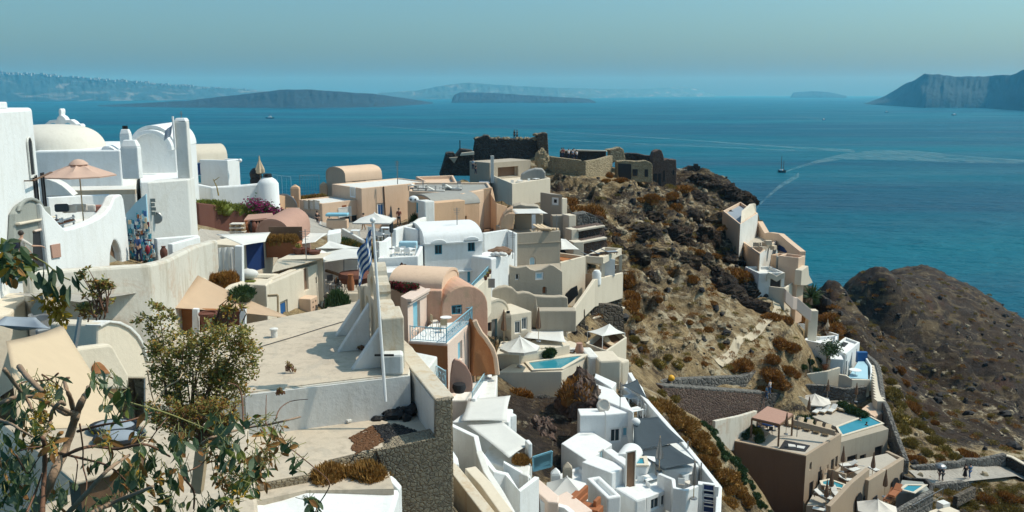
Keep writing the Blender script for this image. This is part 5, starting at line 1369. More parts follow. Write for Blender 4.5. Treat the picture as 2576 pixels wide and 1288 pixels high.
rp=thing('bare_red_plant','spindly dark red leafed plant on lower white step','plant',tuple(PD(*z8((820,1230))[0],69.5)));p0=PD(*z8((840,1230))[0],69.5);p1=PD(*z8((770,1065))[0],69.5)
MB().tube([p0,p0.lerp(p1,.5)+Vector((.1,0,0)),p1],.04,5,.02).build('stem',M['twig'],rp);m=MB()
for k in range(60):
 q=p0.lerp(p1,rng.uniform(.1,1));leafy(m,q,Vector((rng.uniform(-1,1),rng.uniform(-.5,.5),rng.uniform(-.6,.8))),.3,.16,rng)
m.build('leaves',M['maroon'],rp,fix=False)
linewall('white_wall','white court wall with diagonal shadow right of vaulted house',[(*z8((1880,640))[0],86),(*z8((2210,590))[0],88.5)],5.5,.4,'white')
linewall('white_wall','white return wall beside tall tan block',[(*z11((395,600))[0],88.3),(*z11((500,645))[0],87.6)],5,.35,'white')
block('white_stair_block','white plaster block with rounded top left of tan house','wall',RB(*z11((150,990),(400,930)),2.6,80),'white',0,zb=-21,bev=.15);block('white_stair_block','lower white plaster pier under teal stair rail','wall',RB(*z11((330,960),(480,905)),2.6,83),'white',0,zb=-21,bev=.12)
for k in range(5):
 p=PD(*z11((190+35*k,935-8*(k%2)))[0],81);m=MB();m.blob(p,.33,.3,.2,8,6);solo('white_cushion','white cushion on seat in shaded white court','cushion',m,'canvas','cushions in the white court',smooth=True)
m=MB();a=PD(*z11((290,890))[0],84);m.blob((a.x,a.y,a.z),1.2,.8,.45,10,7,.15);solo('brown_awning','dark brown heap of folded cover in white court','cover',m,'brown')
r0,r1=PD(*z13((945,200))[0],66),PD(*z13((1110,20))[0],76)
railing('teal iron stair railing climbing beside white vaulted house',[r0-Vector((0,0,.9)),r1-Vector((0,0,.9))],1.1,'sky',.22,'stair_railing')
linewall('stair_wall','cream stair wall under teal railing with clay pots',[(*z13((960,215))[0],65.6),(*z13((1110,70))[0],75)],3.5,.5,'cream')
for k,(x,y)in enumerate(((1085,130),(1105,100),(1125,70))):
 p=PD(*z13((x,y))[0],71+1.5*k);pot('small brown pot on cream stair beside teal railing',tuple(p),.16,.28,'darkclay','bushleaf','pots on the cream stair',.25)
m=MB();p=PD(*z13((1142,168))[0],71);m.box(tuple(p-Vector((0,0,.3))),.55,.1,.75);solo('dark_hatch','small dark hatch low in white plaster pier','hatch',m,'metal')
pk=House('pink_house','weathered pink vaulted house with blue railed balcony','house',[Vector((-4.62,56.8,0)),Vector((-1.62,58.0,0)),Vector((-3.66,63.1,0)),Vector((-6.66,61.9,0))],-14.3,-19)
A,B,C,D=pk.poly;prof=[Vector((A.x,A.y,-19)),Vector((B.x,B.y,-19))]
for k in range(15):
 t=math.pi*k/14;u=(1+math.cos(t))/2;prof.append(Vector((A.x+(B.x-A.x)*u,A.y+(B.y-A.y)*u,-14.35+1.72*math.sin(t)**.8)))
pk.wall=MB().extr(prof,A,D).build('wall',M['pink'],pk.root,bevel=.06)
pk.win(0,z13((808,418))[0],.72,.62,'teal','glass')
pv2=RB(*z13((155,235),(655,262)),4,58.6)
vault('pink_side_vault','smooth pink side vault with red flowers along its foot','house',pv2,1.25,'peach',1,-19,power=.6)
block('pink_recess_wall','narrow weathered pink wall between porch and arched gable','wall',RB(*z13((500,232),(662,232)),1.2,57.2),'pink',0,zb=-19)
pz_=PD(*z13((330,318))[0],54).z
pch=block('pink_porch','pale pink porch block with tall light blue door','porch',PB(*z13((262,285),(330,318),(515,212)),54),'palepink',0,zb=-18.5,bev=.03)
pch.win(1,z13((420,470))[0],1.15,1.85,'palepink','sky',name='door',mull=False,depth=.22)
cz=MB();A,B,d_,n_=pch.frame(1);cz.bar(A+n_*.12+Vector((0,0,-.06)),B+n_*.12+Vector((0,0,-.06)),.3,.2);cz.bar(A+n_*.08+Vector((0,0,-.3)),B+n_*.08+Vector((0,0,-.3)),.16,.12);cz.build('cornice',M['palepink'],pch.root,bevel=.03)
tp,tz_=PB(*z13((340,722),(718,748),(968,522)),52)
tb_=block('balcony_block','pink balcony block with terracotta front and pale side','balcony',(tp,tz_),'palepink',0,zb=-21.5,bev=.03)
A,B,d_,n_=tb_.frame(0);MB().extr([q+n_*.03 for q in(Vector((A.x,A.y,-21.4)),Vector((B.x,B.y,-21.4)),Vector((B.x,B.y,tz_-.12)),Vector((A.x,A.y,tz_-.12)))],A,A+n_*.04).build('front_render',M['terra'],tb_.root)
tb_.win(1,z13((840,815))[0],.95,1.25,'palepink','sky',name='shutter_window',mull=False,depth=.2)
A,B,d_,n_=tb_.frame(1);q0,q1=PW(*z13((918,700))[0],A,B),PW(*z13((985,700))[0],A,B)
MB().extr([Vector((q.x,q.y,z))+n_*.03 for q,z in((q0,-21.4),(q1,-21.4),(q1,tz_-.1),(q0,tz_-.1))],A,A+n_*.05).build('corner_render',M['orange'],tb_.root)
fl_=[Vector((q.x,q.y,tz_+.01))for q in tp]
fi=inset(ccw(fl_),.08);MB().prism(fi,tz_+.004,tz_+.03).build('floor',M['white'],tb_.root)
l_,c_,r_,o_=[Vector((q.x,q.y,tz_+.02))for q in tp]
railing('light blue scrolled iron railing round pink balcony',[l_+Vector((.1,.1,0)),c_+Vector((-.08,.1,0)),r_+Vector((-.08,-.1,0))],.92,'sky',.16)
railing('teal railing at back of pink balcony by window',[r_+Vector((-.15,-.1,0)),r_+Vector((-1.2,-.3,0))],.92,'paleblue',.16)
cc=l_*.25+c_*.25+r_*.25+o_*.25
table('round white cafe table on pink balcony',tuple(cc+Vector((.2,.5,.01))),.75,round_=True)
chair('wicker bistro chair left of round cafe table on pink balcony',tuple(cc+Vector((-.55,.6,.01))),-1.2,'palewood');chair('wicker bistro chair in front of round cafe table on pink balcony',tuple(cc+Vector((.1,-.45,.01))),.2,'palewood')
rng=random.Random(6);fb=thing('red_flower_bed','dark red flowering bed on roof of pink house','flower bed',tuple(PD(*z13((300,230))[0],56.8)));fl,lv=MB(),MB()
for k in range(1500):
 u=rng.random();x,y=165+270*u,150+25*u+rng.uniform(0,95)*(1-abs(u-.45));p=PD(*z13((x,y))[0],57.2+rng.uniform(-.6,.6))
 leafy(fl if rng.random()<.5 else lv,p,Vector((rng.uniform(-1,1),rng.uniform(-1,.2),rng.uniform(0,1))),.17,.11,rng)
fl.build('flowers',M['redflower'],fb,fix=False);lv.build('leaves',M['green'],fb,fix=False)
for k in range(3):
 p=PD(*z9((900+35*k,755-10*k))[0],64);bush('drygold','dry golden tuft at tip of pink side vault',(p.x,p.y,p.z-.1),.5,.5,'dry tufts on the pink vault')
bt=[(980,520),(1000,570),(1040,640),(1085,690),(1110,730),(1150,790),(1180,880),(1200,1040)]
o=planewall('curved_buttress','terracotta stained buttress wall curving down from pink balcony','buttress',z13(*bt,(960,1060)),Vector((-2.3,56.0,0)),Vector((0,57,0)),1.2,'terra',bev=.1)
m=MB();P=[PD(*p,55.6+.1*i)for i,p in enumerate(z13(*bt))];m.tube(P,.16,8);solo('buttress_coping','pale pink rounded coping along curved terracotta buttress','coping',m,'peach',smooth='auto')
ar=z13((742,1180),(748,1050),(765,930),(790,895),(840,910),(900,960),(945,1040),(962,1130),(960,1210),(742,1225))
planewall('arched_screen','brown pink arched screen wall at foot of pink balcony','wall',ar,Vector((-4,51.2,0)),Vector((-2,51.6,0)),.3,'rose',bev=.05)
p=PD(*z13((830,1170))[0],50.9);m=MB();m.lathe((p.x,p.y,p.z-.3),[(0,0),(.3,.02),(.42,.3),(.36,.55),(0,.58)],12);solo('covered_pot','round dark covered pot beside brown arched screen','pot',m,'dark',smooth='auto')
roofblock('white court floor below terracotta buttress',z13((740,1290),(1180,1290),(1200,1040),(760,1180)),52.5,'white2',-22,name='court',cat='court')
a,b=PD(*z13((955,1250))[0],51.5),PD(*z13((1115,1000))[0],58)
railing('pale blue sloping stair railing below terracotta buttress',[a-Vector((0,0,.7)),b-Vector((0,0,.7))],.95,'paleblue',.2,'stair_railing',False)
linewall('stair_wall','white stair wall under pale blue sloping railing',[(*z13((965,1275))[0],51.3),(*z13((1125,1040))[0],58)],2.2,.3,'white')
a,b=PD(*z13((545,985))[0],46.5),PD(*z13((700,1080))[0],44.5)
railing('short pale blue railing between stone wall and terracotta front',[a-Vector((0,0,.5)),b-Vector((0,0,.5))],.9,'paleblue',.16,'stair_railing')
roofblock('white triangular ledge between pink house and tan wall',z13((370,815),(620,865),(530,985),(400,900)),47,'white2',-20,name='ledge',cat='ledge')
# ================================================================ FOREGROUND ROOF, GABLE, WALLS
RZ=-10.2;LZ=-11.75
fr_=[PZ(x,y,RZ)for x,y in z14((-420,300),(178,190),(905,50),(1210,330),(1185,492),(1000,505),(600,552),(190,607),(-420,690))]
fh=House('flat_roof_house','flat weathered cream roof with grey front wall under bell gable','house',fr_,RZ,-15.5)
m=MB();m.prism(fr_,-15.5,RZ-.01);fh.wall=m.build('wall',M['oldwall'],fh.root,bevel=.06)
MB().prism(inset(ccw(fr_),.05),RZ-.012,RZ+.03).build('roof',M['roof'],fh.root,bevel=.02)
g0,g1=fr_[7],fr_[4];e=(g1-g0).normalized();nrm=Vector((e.y,-e.x,0))
MB().extr([Vector((q.x,q.y,z))+nrm*.02 for q,z in((g0,-15),(g1,-15),(g1,RZ-.02),(g0,RZ-.02))],g0,g0+nrm*.06).build('front_render',M['white2'],fh.root)
gb=thing('bell_gable','stepped white bell gable with three arched openings on flat roof','bell gable',(-4.4,32,RZ))
s0=Vector((-4.45,31.9,RZ+.02));sd_=Vector((-.31,.95,0)).normalized();sn=Vector((sd_.y,-sd_.x,0))
Pg=lambda s,z:s0+sd_*s+Vector((0,0,z))
def arcg(s,z,r_,a0=0,a1=math.pi,n=8,ky=1.0):return[(s+r_*math.cos(a0+(a1-a0)*k/n),z+r_*ky*math.sin(a0+(a1-a0)*k/n))for k in range(n+1)]
outl=[(5.6,0),(5.6,1.75),(5.25,1.8),(5.15,2.05)]+[(4.75,2.2),(4.35,2.3),(4.0,2.3),(3.95,2.5),(4.0,2.6),(3.9,2.85),(3.6,2.9),(3.45,3.05)]+arcg(2.8,3.05,.5,.1,math.pi-.1)+[(2.15,3.05),(2.0,2.9),(1.7,2.85),(1.6,2.6),(1.65,2.5),(1.6,2.3),(1.2,2.3),(.75,2.2),(.35,2.05),(.0,1.95),(-.05,1.7),(0,0)]
gm=MB();P=[Pg(s,z)for s,z in outl];gm.extr([p-sn*.27 for p in P],P[0],P[0]+sn*.54)
go_=gm.build('gable_wall',M['rust'],gb,bevel=.05)
cu=MB()
for s,z,w_,h_ in((1.35,.35,1.15,1.0),(4.1,.35,1.15,1.0),(2.8,2.1,.7,.55)):
 q=[(s+w_/2,z),(s+w_/2,z+h_)]+arcg(s,z+h_,w_/2)[1:-1]+[(s-w_/2,z+h_),(s-w_/2,z)]
 P=[Pg(*k)-sn*1 for k in q];cu.extr(P,P[0],P[0]+sn*2)
for h in[0]:
 c_=cu.build('cutter',M['dark']);md=go_.modifiers.new('cut','BOOLEAN');md.object=c_;md.solver='EXACT'
 bv=[q for q in go_.modifiers if q.type=='BEVEL']
 for q in bv:q.show_viewport=False
 c_.location=(0,0,0);bpy.context.view_layer.update();nm=bpy.data.meshes.new_from_object(go_.evaluated_get(bpy.context.evaluated_depsgraph_get()));go_.data=nm;go_.modifiers.remove(md);bpy.data.objects.remove(c_)
 for q in bv:q.show_viewport=True
for s in(-.12,4.95):
 b_=MB();b_.extr([Pg(s,0)-sn*.43,Pg(s,1.98 if s<0 else 2.2)-sn*.43,Pg(s+.78,2.25 if s<0 else 1.98)-sn*.43,Pg(s+.78,0)-sn*.43],Pg(0,0),Pg(0,0)+sn*.86);b_.build('pier',M['rust'],gb,bevel=.05)
for s in(0.35,5.25):
 b_=MB();b_.extr([Pg(s,0)-sn*.4+sd_*k for k in(-.12,)]+[Pg(s,0)-sn*1.5+sd_*-.12,Pg(s,1.55)-sn*.4+sd_*-.12],Pg(s,0),Pg(s,0)+sd_*.35);b_.build('buttress',M['white2'],gb,bevel=.04)
b_=MB();b_.extr([Pg(2.75,0)-sn*.4,Pg(2.75,0)-sn*1.7,Pg(2.75,1.9)-sn*.4],Pg(2.75,0),Pg(2.75,0)+sd_*.35);b_.build('buttress',M['white2'],gb,bevel=.04)
for s,z,dz in((.35,2.1,.5),(2.8,4.2,0)):
 q=Pg(s,z)
MB().box(tuple(Pg(-.5,0)-Vector((.1,0,.02))),.78,.6,.8,.1).build('foot_block',M['white2'],gb,bevel=.1)
for s,z in((4.1,1.15),(1.35,1.15)):
 q=Pg(s,z);MB().lathe((q.x,q.y,q.z-.35),[(.26,0),(.2,.12),(.15,.3),(.05,.4),(0,.4)],12).build('bell',M['metal'],gb)
a,b=PD(970,1010,29.9),PD(938,560,30.5)
fp=thing('flagpole','tall white flagpole with drooping blue white striped flag','flagpole',tuple(a))
MB().tube([a,b],.058,10,.045).build('pole',M['whitepaint'],fp);MB().blob(b+Vector((0,0,.08)),.1,.1,.1).build('finial',M['whitepaint'],fp)
m=MB();q=a.lerp(b,.26);m.bar(q+Vector((-.28,.05,0)),q+Vector((.4,.05,0)),.05,.07);m.build('clamp',M['black'],fp)
def fold(u,v):return Vector((-.16*u-.05*math.sin(11*u+2*v),.22*math.sin(13*u+1.5*v)*(.3+u),-.1*u*u*v))
top=PD(*z24((245,95))[0],30.3)
def flagc(i,j):
 if i<8 and j<10:return 0 if(i in(3,4)or j in(4,5))else 1
 return 1 if(j//2)%2==0 else 0
dn_=(PD(*z24((262,370))[0],30.2)-top)
m=stripes(top+Vector((-.08,0,0)),Vector((-.40,0,-.95)),dn_,22,18,fold,lambda i,j:0 if flagc(i,j)==0 else 1)
m.build('flag',[M['canvas'],M['blue']],fp,fix=False,smooth=True)
wn,wf=PZ(*z14((1393,632))[0],RZ),PZ(*z14((1150,338))[0],RZ)
wd=(wf-wn).normalized();wx=Vector((wd.y,-wd.x,0))
tw=thing('thick_terrace_wall','thick lime wall with exposed rubble end beside flagpole','wall',(wn.x,wn.y,-17))
w0=.30
quad=[wn-wx*w0,wn+wx*w0,wf+wx*w0,wf-wx*w0]
m=MB();m.prism(quad,-17,RZ-.06);m.build('core',M['stoneend'],tw,bevel=.02)
m=MB();m.prism([wn-wx*(w0+.05)-wd*.06,wn+wx*(w0+.05)-wd*.06,wf+wx*(w0+.05),wf-wx*(w0+.05)],RZ-.06,RZ+.05);m.build('coping',M['rust'],tw,bevel=.05)
m=MB();m.extr([q-wx*(w0+.05)for q in(Vector((wn.x,wn.y,LZ-.3))+wd*.12,Vector((wf.x,wf.y,LZ-.3)),Vector((wf.x,wf.y,RZ-.07)),Vector((wn.x,wn.y,RZ-.07))+wd*.02)],wn,wn+wx*.06);m.build('inner_render',M['white2'],tw)
lw=[PZ(x,y,LZ)for x,y in z14((-100,1010),(190,700),(1185,600),(1400,560),(1345,872),(985,942),(700,1010),(560,1100),(0,1200))]
lr=House('ruined_terrace','broken lime terrace roof above rough rubble wall','roof terrace',lw,LZ,-19)
m=MB();m.prism(lw,-19,LZ-.02);lr.wall=m.build('rubble_wall',M['stoneend'],lr.root,bevel=.03)
m=MB();m.prism(inset(ccw(lw),.03),LZ-.02,LZ+.03);m.build('lime_floor',M['roof'],lr.root,bevel=.02)
wl_=[PD(*p,27.6)for p in z14((960,955),(985,942),(1160,905),(1345,868),(1440,650),(1440,1330),(960,1330))]
st_=planewall('rubble_wall','rough brown rubble wall standing below thick terrace wall','wall',z14((985,950),(1160,912),(1340,872),(1345,650),(1436,640),(1446,1340),(970,1340),(1050,1140)),PD(*z14((985,950))[0],27.9),PD(*z14((1400,870))[0],28.4),.9,'stoneend',bev=.02)
rng=random.Random(21)
m=MB()
for k in range(40):
 p=PZ(*z14((rng.uniform(970,1215),rng.uniform(700,775)))[0],LZ);m.blob((p.x,p.y,p.z+rng.uniform(.0,.35)),rng.uniform(.14,.34),rng.uniform(.14,.3),rng.uniform(.1,.22),7,5,.25,rng)
solo('black_bags','heap of black rubbish bags at foot of flagpole','bags',m,'black')
m=MB();a,b=PZ(*z14((800,790))[0],LZ),PZ(*z14((935,742))[0],LZ);m.bar(a+Vector((0,0,.12)),b+Vector((0,0,.12)),.24,.1);solo('white_plank','pale weathered plank lying beside black bags','plank',m,'white2',bev=.02)
def heap(label,pxs,mat,n,r0,r1,z,name,cat):
 m=MB();xs=[p[0]for p in pxs];ys=[p[1]for p in pxs]
 def inside(x,y):
  c=False;k=len(pxs)
  for i in range(k):
   (x1,y1),(x2,y2)=pxs[i],pxs[(i+1)%k]
   if(y1>y)!=(y2>y)and x<(x2-x1)*(y-y1)/(y2-y1)+x1:c=not c
  return c
 while n>0:
  x,y=rng.uniform(min(xs),max(xs)),rng.uniform(min(ys),max(ys))
  if not inside(x,y):continue
  p=PZ(x,y,z);q=rng.uniform(r0,r1);m.blob((p.x,p.y,p.z+q*.2),q,q*rng.uniform(.6,1),q*.4,5,4,.35,rng);n-=1
 return solo(name,label,cat,m,mat)
heap('patch of rust brown rubble and dead leaves on broken roof',z14((820,875),(960,800),(1030,890),(950,945),(900,950),(860,975),(835,935),(850,900)),'rustdirt',1000,.02,.06,LZ+.04,'rubble_patch','rubble')
heap('patch of black burnt debris on broken roof by wall',z14((965,800),(1100,790),(1290,850),(1040,905)),'black',700,.03,.08,LZ+.04,'burnt_debris','debris')
heap('small brown soil patch beside white parapet at bottom',z14((190,1205),(365,1195),(350,1260),(230,1262)),'rustdirt',260,.03,.07,-12.3,'rubble_patch','rubble')
lo=[PZ(x,y,-12.0)for x,y in z14((-300,1110),(560,1010),(700,1010),(1060,1080),(1090,1180),(560,1190),(180,1270),(-300,1400))]
m=MB();m.prism(lo,-19,-12.0);solo('lower_roof','lowest pale roof ledge behind white parapet at bottom','roof',m,'roof')
linewall('white_parapet','smooth white curved parapet at bottom edge of view',[(*z14((180,1258))[0],24.8),(*z14((300,1270))[0],24.9),(*z14((420,1240))[0],25.2),(*z14((560,1190))[0],25.6),(*z14((800,1182))[0],25.8),(*z14((1030,1178))[0],26),(*z14((1125,1178))[0],26)],5,1.9,'white',bev=.12,side=-1)
for k in range(26):
 x,y=z14((640+rng.uniform(0,380),1120+rng.uniform(-20,45)))[0];p=PD(x,y,26.5+rng.uniform(-.3,1.0));bush('drygold','tall tuft of golden dry grass behind white parapet',(p.x,p.y,p.z-.1),.42,rng.uniform(.5,.85),'golden grass tufts behind the white parapet','grass_tuft','dry grass')
fv=thing('vaulted_stairhouse','small cream vaulted stairhouse with shaded rounded end wall','stairhouse',tuple(PD(280,930,27)))
va,vb=PD(246,930,26),PD(372,930,28.8)
planewall('vault','','',z3((1180,1350),(1180,1000),(1190,700),(1300,650),(1440,668),(1560,730),(1660,830),(1730,960),(1775,1150),(1785,1350)),va,vb,1.6,'cream',parent=fv,bev=.06)
planewall('rim','','',z3((1185,705),(1300,648),(1440,664),(1562,726),(1664,826),(1736,958),(1780,1150),(1760,1150),(1710,965),(1640,845),(1545,752),(1430,694),(1300,676),(1195,730)),va,vb,.5,'white2',parent=fv,push=.08,bev=.02)
pa3,pb3=PD(191,990,24.6),PD(325,990,26.4)
planewall('parapet','','',z3((920,985),(1320,935),(1370,960),(1560,1300),(1560,1480),(930,1480)),pa3,pb3,.35,'cream',parent=fv,bev=.08)
planewall('brown_niche','','',z3((1100,1290),(1105,1200),(1140,1155),(1190,1150),(1240,1190),(1320,1290)),pa3,pb3,.05,'terra',parent=fv,push=.06,bev=.01)
aw=[PD(15,858,20),PD(157,817,24),PD(330,1080,19.5),PD(40,1085,16.2)]
cloth('beige_awning','large beige canvas awning sloping over lower left terrace',aw,'beigecanvas','awning',.1,10,10)
m=MB();m.bar(PD(*z3((905,980))[0],24),PD(*z3((965,610))[0],24.2),.09);solo('awning_pole','grey metal pole standing at corner of beige awning','pole',m,'metal')
tc=[PD(*p,d)for p,d in zip(z3((-120,700),(60,600),(430,610),(600,745)),(26,27.5,27.5,25))]
cloth('grey_tarpaulin','wrinkled grey blue tarpaulin beside beige awning',tc,'greycloth','tarpaulin',.25,10,8)
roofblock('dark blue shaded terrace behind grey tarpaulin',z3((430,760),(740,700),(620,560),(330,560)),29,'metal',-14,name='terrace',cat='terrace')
roofblock('cream low roof edge behind tarpaulin at left',z3((-200,640),(120,560),(330,380),(500,320),(520,300),(-200,330)),31,'cream',-14,name='low_roof',cat='roof')
P=[PD(*p,30)for p in z3((370,520),(510,310),(560,560),(400,590))];m=MB();m.extr(P,P[0],P[0]+Vector((.1,1,0)));solo('wedge_wall','brown shaded wedge of wall behind yellow leaves','wall',m,'sand')
roofblock('white terrace ground seen through branches at bottom left',z4((-400,1400),(2400,1300),(2300,430),(560,430),(-200,500)),17.5,'roof',-16,name='terrace',cat='terrace')
pz4=PD(*z4((850,700))[0],15.8).z
tt=[PZ(x,y,PD(*z4((850,750))[0],15.5).z)for x,y in z4((560,900),(690,1010),(1100,900),(1400,600),(1330,470),(760,480),(560,600))]
tbl=thing('terrace_bench','tan cushioned corner bench seen through foreground branches','bench',tuple(tt[0]));m=MB();m.prism(tt,tt[0].z-.08,tt[0].z);m.build('seat',M['beige'],tbl,bevel=.03);m=MB();m.prism(inset(ccw(tt),.12),tt[0].z-.7,tt[0].z-.08);m.build('base',M['wood'],tbl)
for x,y,lab in((1060,530,'round grey cushion with dark rim, further from the viewer'),(1110,630,'grey blue cushion with black rim on tan bench')):
 p=PZ(*z4((x,y))[0],tt[0].z);m=MB();m.blob((p.x,p.y,p.z+.08),.42,.3,.1,12,7);o=solo('bench_cushion',lab,'cushion',m,'greycloth',smooth=True);m=MB();m.tube([(p.x+.45*math.cos(t),p.y+.33*math.sin(t),p.z+.08)for t in[6.283*k/16 for k in range(17)]],.05,6);q=m.build('rim',M['black'],o)
a,b=PD(*z4((1900,520))[0],16),PD(*z4((1830,1095))[0],16)
m=MB();m.bar(b,a,.2);solo('wooden_post','weathered pale timber post behind foreground bush','post',m,'palewood')
linewall('parapet_horn','small white upturned horn at right end of bottom parapet',[(*z14((1020,1185))[0],26.3),(*z14((1045,1150))[0],26.35),(*z14((1068,1106))[0],26.4),(*z14((1090,1130))[0],26.35),(*z14((1130,1175))[0],26.3)],2.5,.3,'white','parapet',bev=.05)
# ================================================================ MIDDLE RIGHT: tan houses, pool terrace
tn=block('tan_house','tall plain tan block house with small arched teal window','house',RB(*z11((497,643),(1112,606)),6,88),'tan',.5,zb=-24)
tn.win(0,z11((725,1045))[0],.6,1.1,'white2','paleblue',arch=True,fw=.08)
m=MB();A,B,d_,n_=tn.frame(0);a,b=[PW(*q,A,B)for q in z11((497,790),(1112,760))];m.bar(a+n_*.03,b+n_*.03,.08,.05);m.build('string_course',M['tan'],tn.root)
ct=roofblock('small cream roof room with open front under white canopy',z11((480,385),(690,385),(870,385),(860,330),(500,330)),94,'tan',-20,name='roof_room',cat='roof room')
cloth('flat_canopy','flat white canopy shading tan roof terrace',[PD(*q,d)for q,d in zip(z11((420,305),(820,300),(935,368),(480,372)),(97,97,91.5,91))],'canvas','canopy',.04)
m=MB();a,b=PD(*z11((740,380))[0],91.8),PD(*z11((740,600))[0],91.8);m.bar(b,a,.62,.4);solo('white_pillar','white pillar in middle of canopied tan terrace','pillar',m,'white')
p=PD(*z11((560,250))[0],98);m=MB();m.extr([PD(*q,98)for q in z11((420,300),(470,265),(560,245),(640,262),(740,265),(800,275),(830,305))],Vector((0,0,0)),Vector((0,2,0)));solo('curved_parapet','rippled sand parapet behind flat white canopy','parapet',m,'sand',bev=.08)
rng=random.Random(9)
for k in range(3):
 p=PD(*z11((860+50*k,580))[0],89.5+k);lounger('wooden lounger with sand cushion on tan roof terrace',(p.x,p.y,p.z-.3),1.3,'palewood','beigecanvas','loungers on the tan roof terrace')
m=MB();m.extr([PD(*q,91)for q in z11((270,590),(290,480),(340,400),(400,365),(480,365),(470,480),(460,590))],Vector((0,0,0)),Vector((0,.5,0)));solo('rock_wall','rough orange tan rock wall left of tan roof terrace','wall',m,'orange',bev=.1)
lfp=z11((400,1700),(405,1090),(450,1110),(520,1122),(600,1108),(640,1100),(690,1140),(760,1160),(850,1145),(920,1110),(970,1082),(1010,1090),(1070,1130),(1135,1175),(1140,1700))
A,B=PD(*lfp[1],83),PD(*lfp[-2],84.5)
h=House('scalloped_house','tan house front with wavy parapet and three small niches','house',[A,B,B+Vector((-.2,5,0)),A+Vector((-.2,5,0))],A.z,-24)
P=[PW(*q,A,B)for q in lfp];n=Vector((0,1,0));h.wall=MB().extr(P,P[0],P[0]+n*.6).build('wall',M['tan'],h.root,bevel=.08)
MB().prism([q+Vector((0,.3,0))for q in(A,B)]+[B+Vector((0,5,0)),A+Vector((0,5,0))],-24,A.z-1.0).build('body',M['tan'],h.root)
h.win(0,z11((822,1232))[0],.85,.75,'whitepaint','paleblue',fw=.17,mull=False);h.win(0,z11((515,1245))[0],.35,.6,'white2','dark',arch=True,mull=False);h.win(0,z12((622,360))[0],.45,.8,'tan','clay',arch=True,mull=False)
tw_=block('tan_tower','slim tan tower with white framed square window','tower',PB(*z11((830,75),(968,100),(1140,112)),112),'tan',0,zb=-23,bev=.15)
tw_.win(1,z11((1035,200))[0],.95,.95,'whitepaint','dark',fw=.25,mull=False)
for pxs,d,lab in(((1135,165,1205,395),111,'thin cream pier on right side of tan tower'),((1228,398,1330,600),108,'cream pier above grey stone terrace wall'),((1262,592,1362,765),105,'cream pier between grey and red stone walls'),((1290,768,1435,960),102,'lowest broad cream pier above balcony house')):
 x0,y0,x1,y1=pxs;block('stair_pier',lab,'pier',RB(*z11((x0,y0),(x1,y0-8)),1.6,d),'cream',0,zb=PD(*z11((x0,y1))[0],d).z-2,bev=.06)
block('orange_wall','tan orange wall face stepping down below tan tower','wall',RB(*z11((1000,400),(1230,395)),1.2,109),'tan',0,zb=-25)
for pxs,d,mt,lab in(((1335,385,1500,360,1620,420,1700,520,1345,580),109,'stonegrey','rounded grey stone terrace wall beside tan tower'),((1345,585,1705,525,1735,700,1365,745),106,'stonered','dark red stone terrace wall below grey one'),((1435,760,1735,700,1760,800,1740,890,1440,900),103,'stonered','lower red black stone wall above balcony house')):
 q=list(zip(pxs[::2],pxs[1::2]));pts=z11(*q);A=PD(*pts[0],d);B=PD(*pts[0],d)+Vector((5,1.5,0))
 planewall('terrace_wall',lab,'wall',pts[:-1]+[(pts[-2][0],pts[-2][1]+25),(pts[-1][0],pts[-1][1]+25)],A,B,2.0,mt,bev=.03)
 a,b=PW(*pts[-1],A,B),PW(*pts[-2],A,B)
for(a,b,d)in(((1335,588),(1705,525),105.6),((1290,775),(1735,692),102.6),):
 linewall('wall_coping','pale sloping coping line '+('above red stone wall' if d>104 else 'above lowest red stone wall'),[(*z11(a)[0],d),(*z11(b)[0],d+1.5)],.25,.8,'cream','coping')
bh=PB(*z11((1440,955),(1702,975),(1957,850)),94)
bl=block('balcony_house','cream balcony house with open loggia at cliff edge','house',bh,'cream',.9,.25,PD(*z11((1700,1070))[0],94).z,bev=.04)
for k in range(4):
 q=bh[0][k]+(sum(bh[0],Vector((0,0,0)))/4-bh[0][k])*.06;MB().box((q.x,q.y,PD(*z12((1100,290))[0],92.5).z),.35,.35,bl.zb-PD(*z12((1100,290))[0],92.5).z+.1).build('column',M['cream'],bl.root)
m=MB();A,B=bh[0][0],bh[0][1];m.extr([A+Vector((0,.04,-6.5)),B+Vector((-.1,.04,-6.5)),B+Vector((-.1,.04,-2.0)),A+Vector((0,.04,-2.0))],A,A+Vector((0,.35,0)));m.build('side_wall',M['orange'],bl.root)
m=MB();A,B=bh[0][3],bh[0][2];m.extr([A+Vector((0,-.3,-6.5)),B+Vector((0,-.3,-6.5)),B+Vector((0,-.3,-1.9)),A+Vector((0,-.3,-1.9))],A,A+Vector((0,.3,0)));m.build('back_wall',M['cream'],bl.root)
p=PD(*z11((1760,1160))[0],96);m=MB();m.box((p.x,p.y,p.z-.6),1.6,.3,1.9);solo('white_screen','white panel standing in shaded loggia','screen',m,'white')
p=PD(*z11((1610,1230))[0],93);m=MB();m.lathe((p.x,p.y,p.z-.9),[(0,0),(.5,0),(.5,1.2),(.3,1.5),(0,1.5)],14);solo('white_cylinder','white round chimney stub left of loggia','chimney',m,'white',smooth='auto')
for k in range(3):
 p=PD(*z11((1520+130*k,895-25*k))[0],96);lounger('dark lounger on top terrace of balcony house',(p.x,p.y,p.z-.75),1.9,'wood','greycloth','loungers on the balcony house')
for k in range(3):
 p=PD(*z11((1700+70*k,1130-20*k))[0],97);chair('brown chair in shade of loggia',(p.x,p.y,p.z-.9),k,'wood','chairs in the loggia')
lb=PB(*z12((880,480),(1105,298),(1372,228)),92)
bnd=[(*z12((815,690))[0],83),(*z12((885,600))[0],85),(*z12((1010,430))[0],88.5),(*z12((1100,298))[0],92),(*z12((1372,230))[0],98.5)]
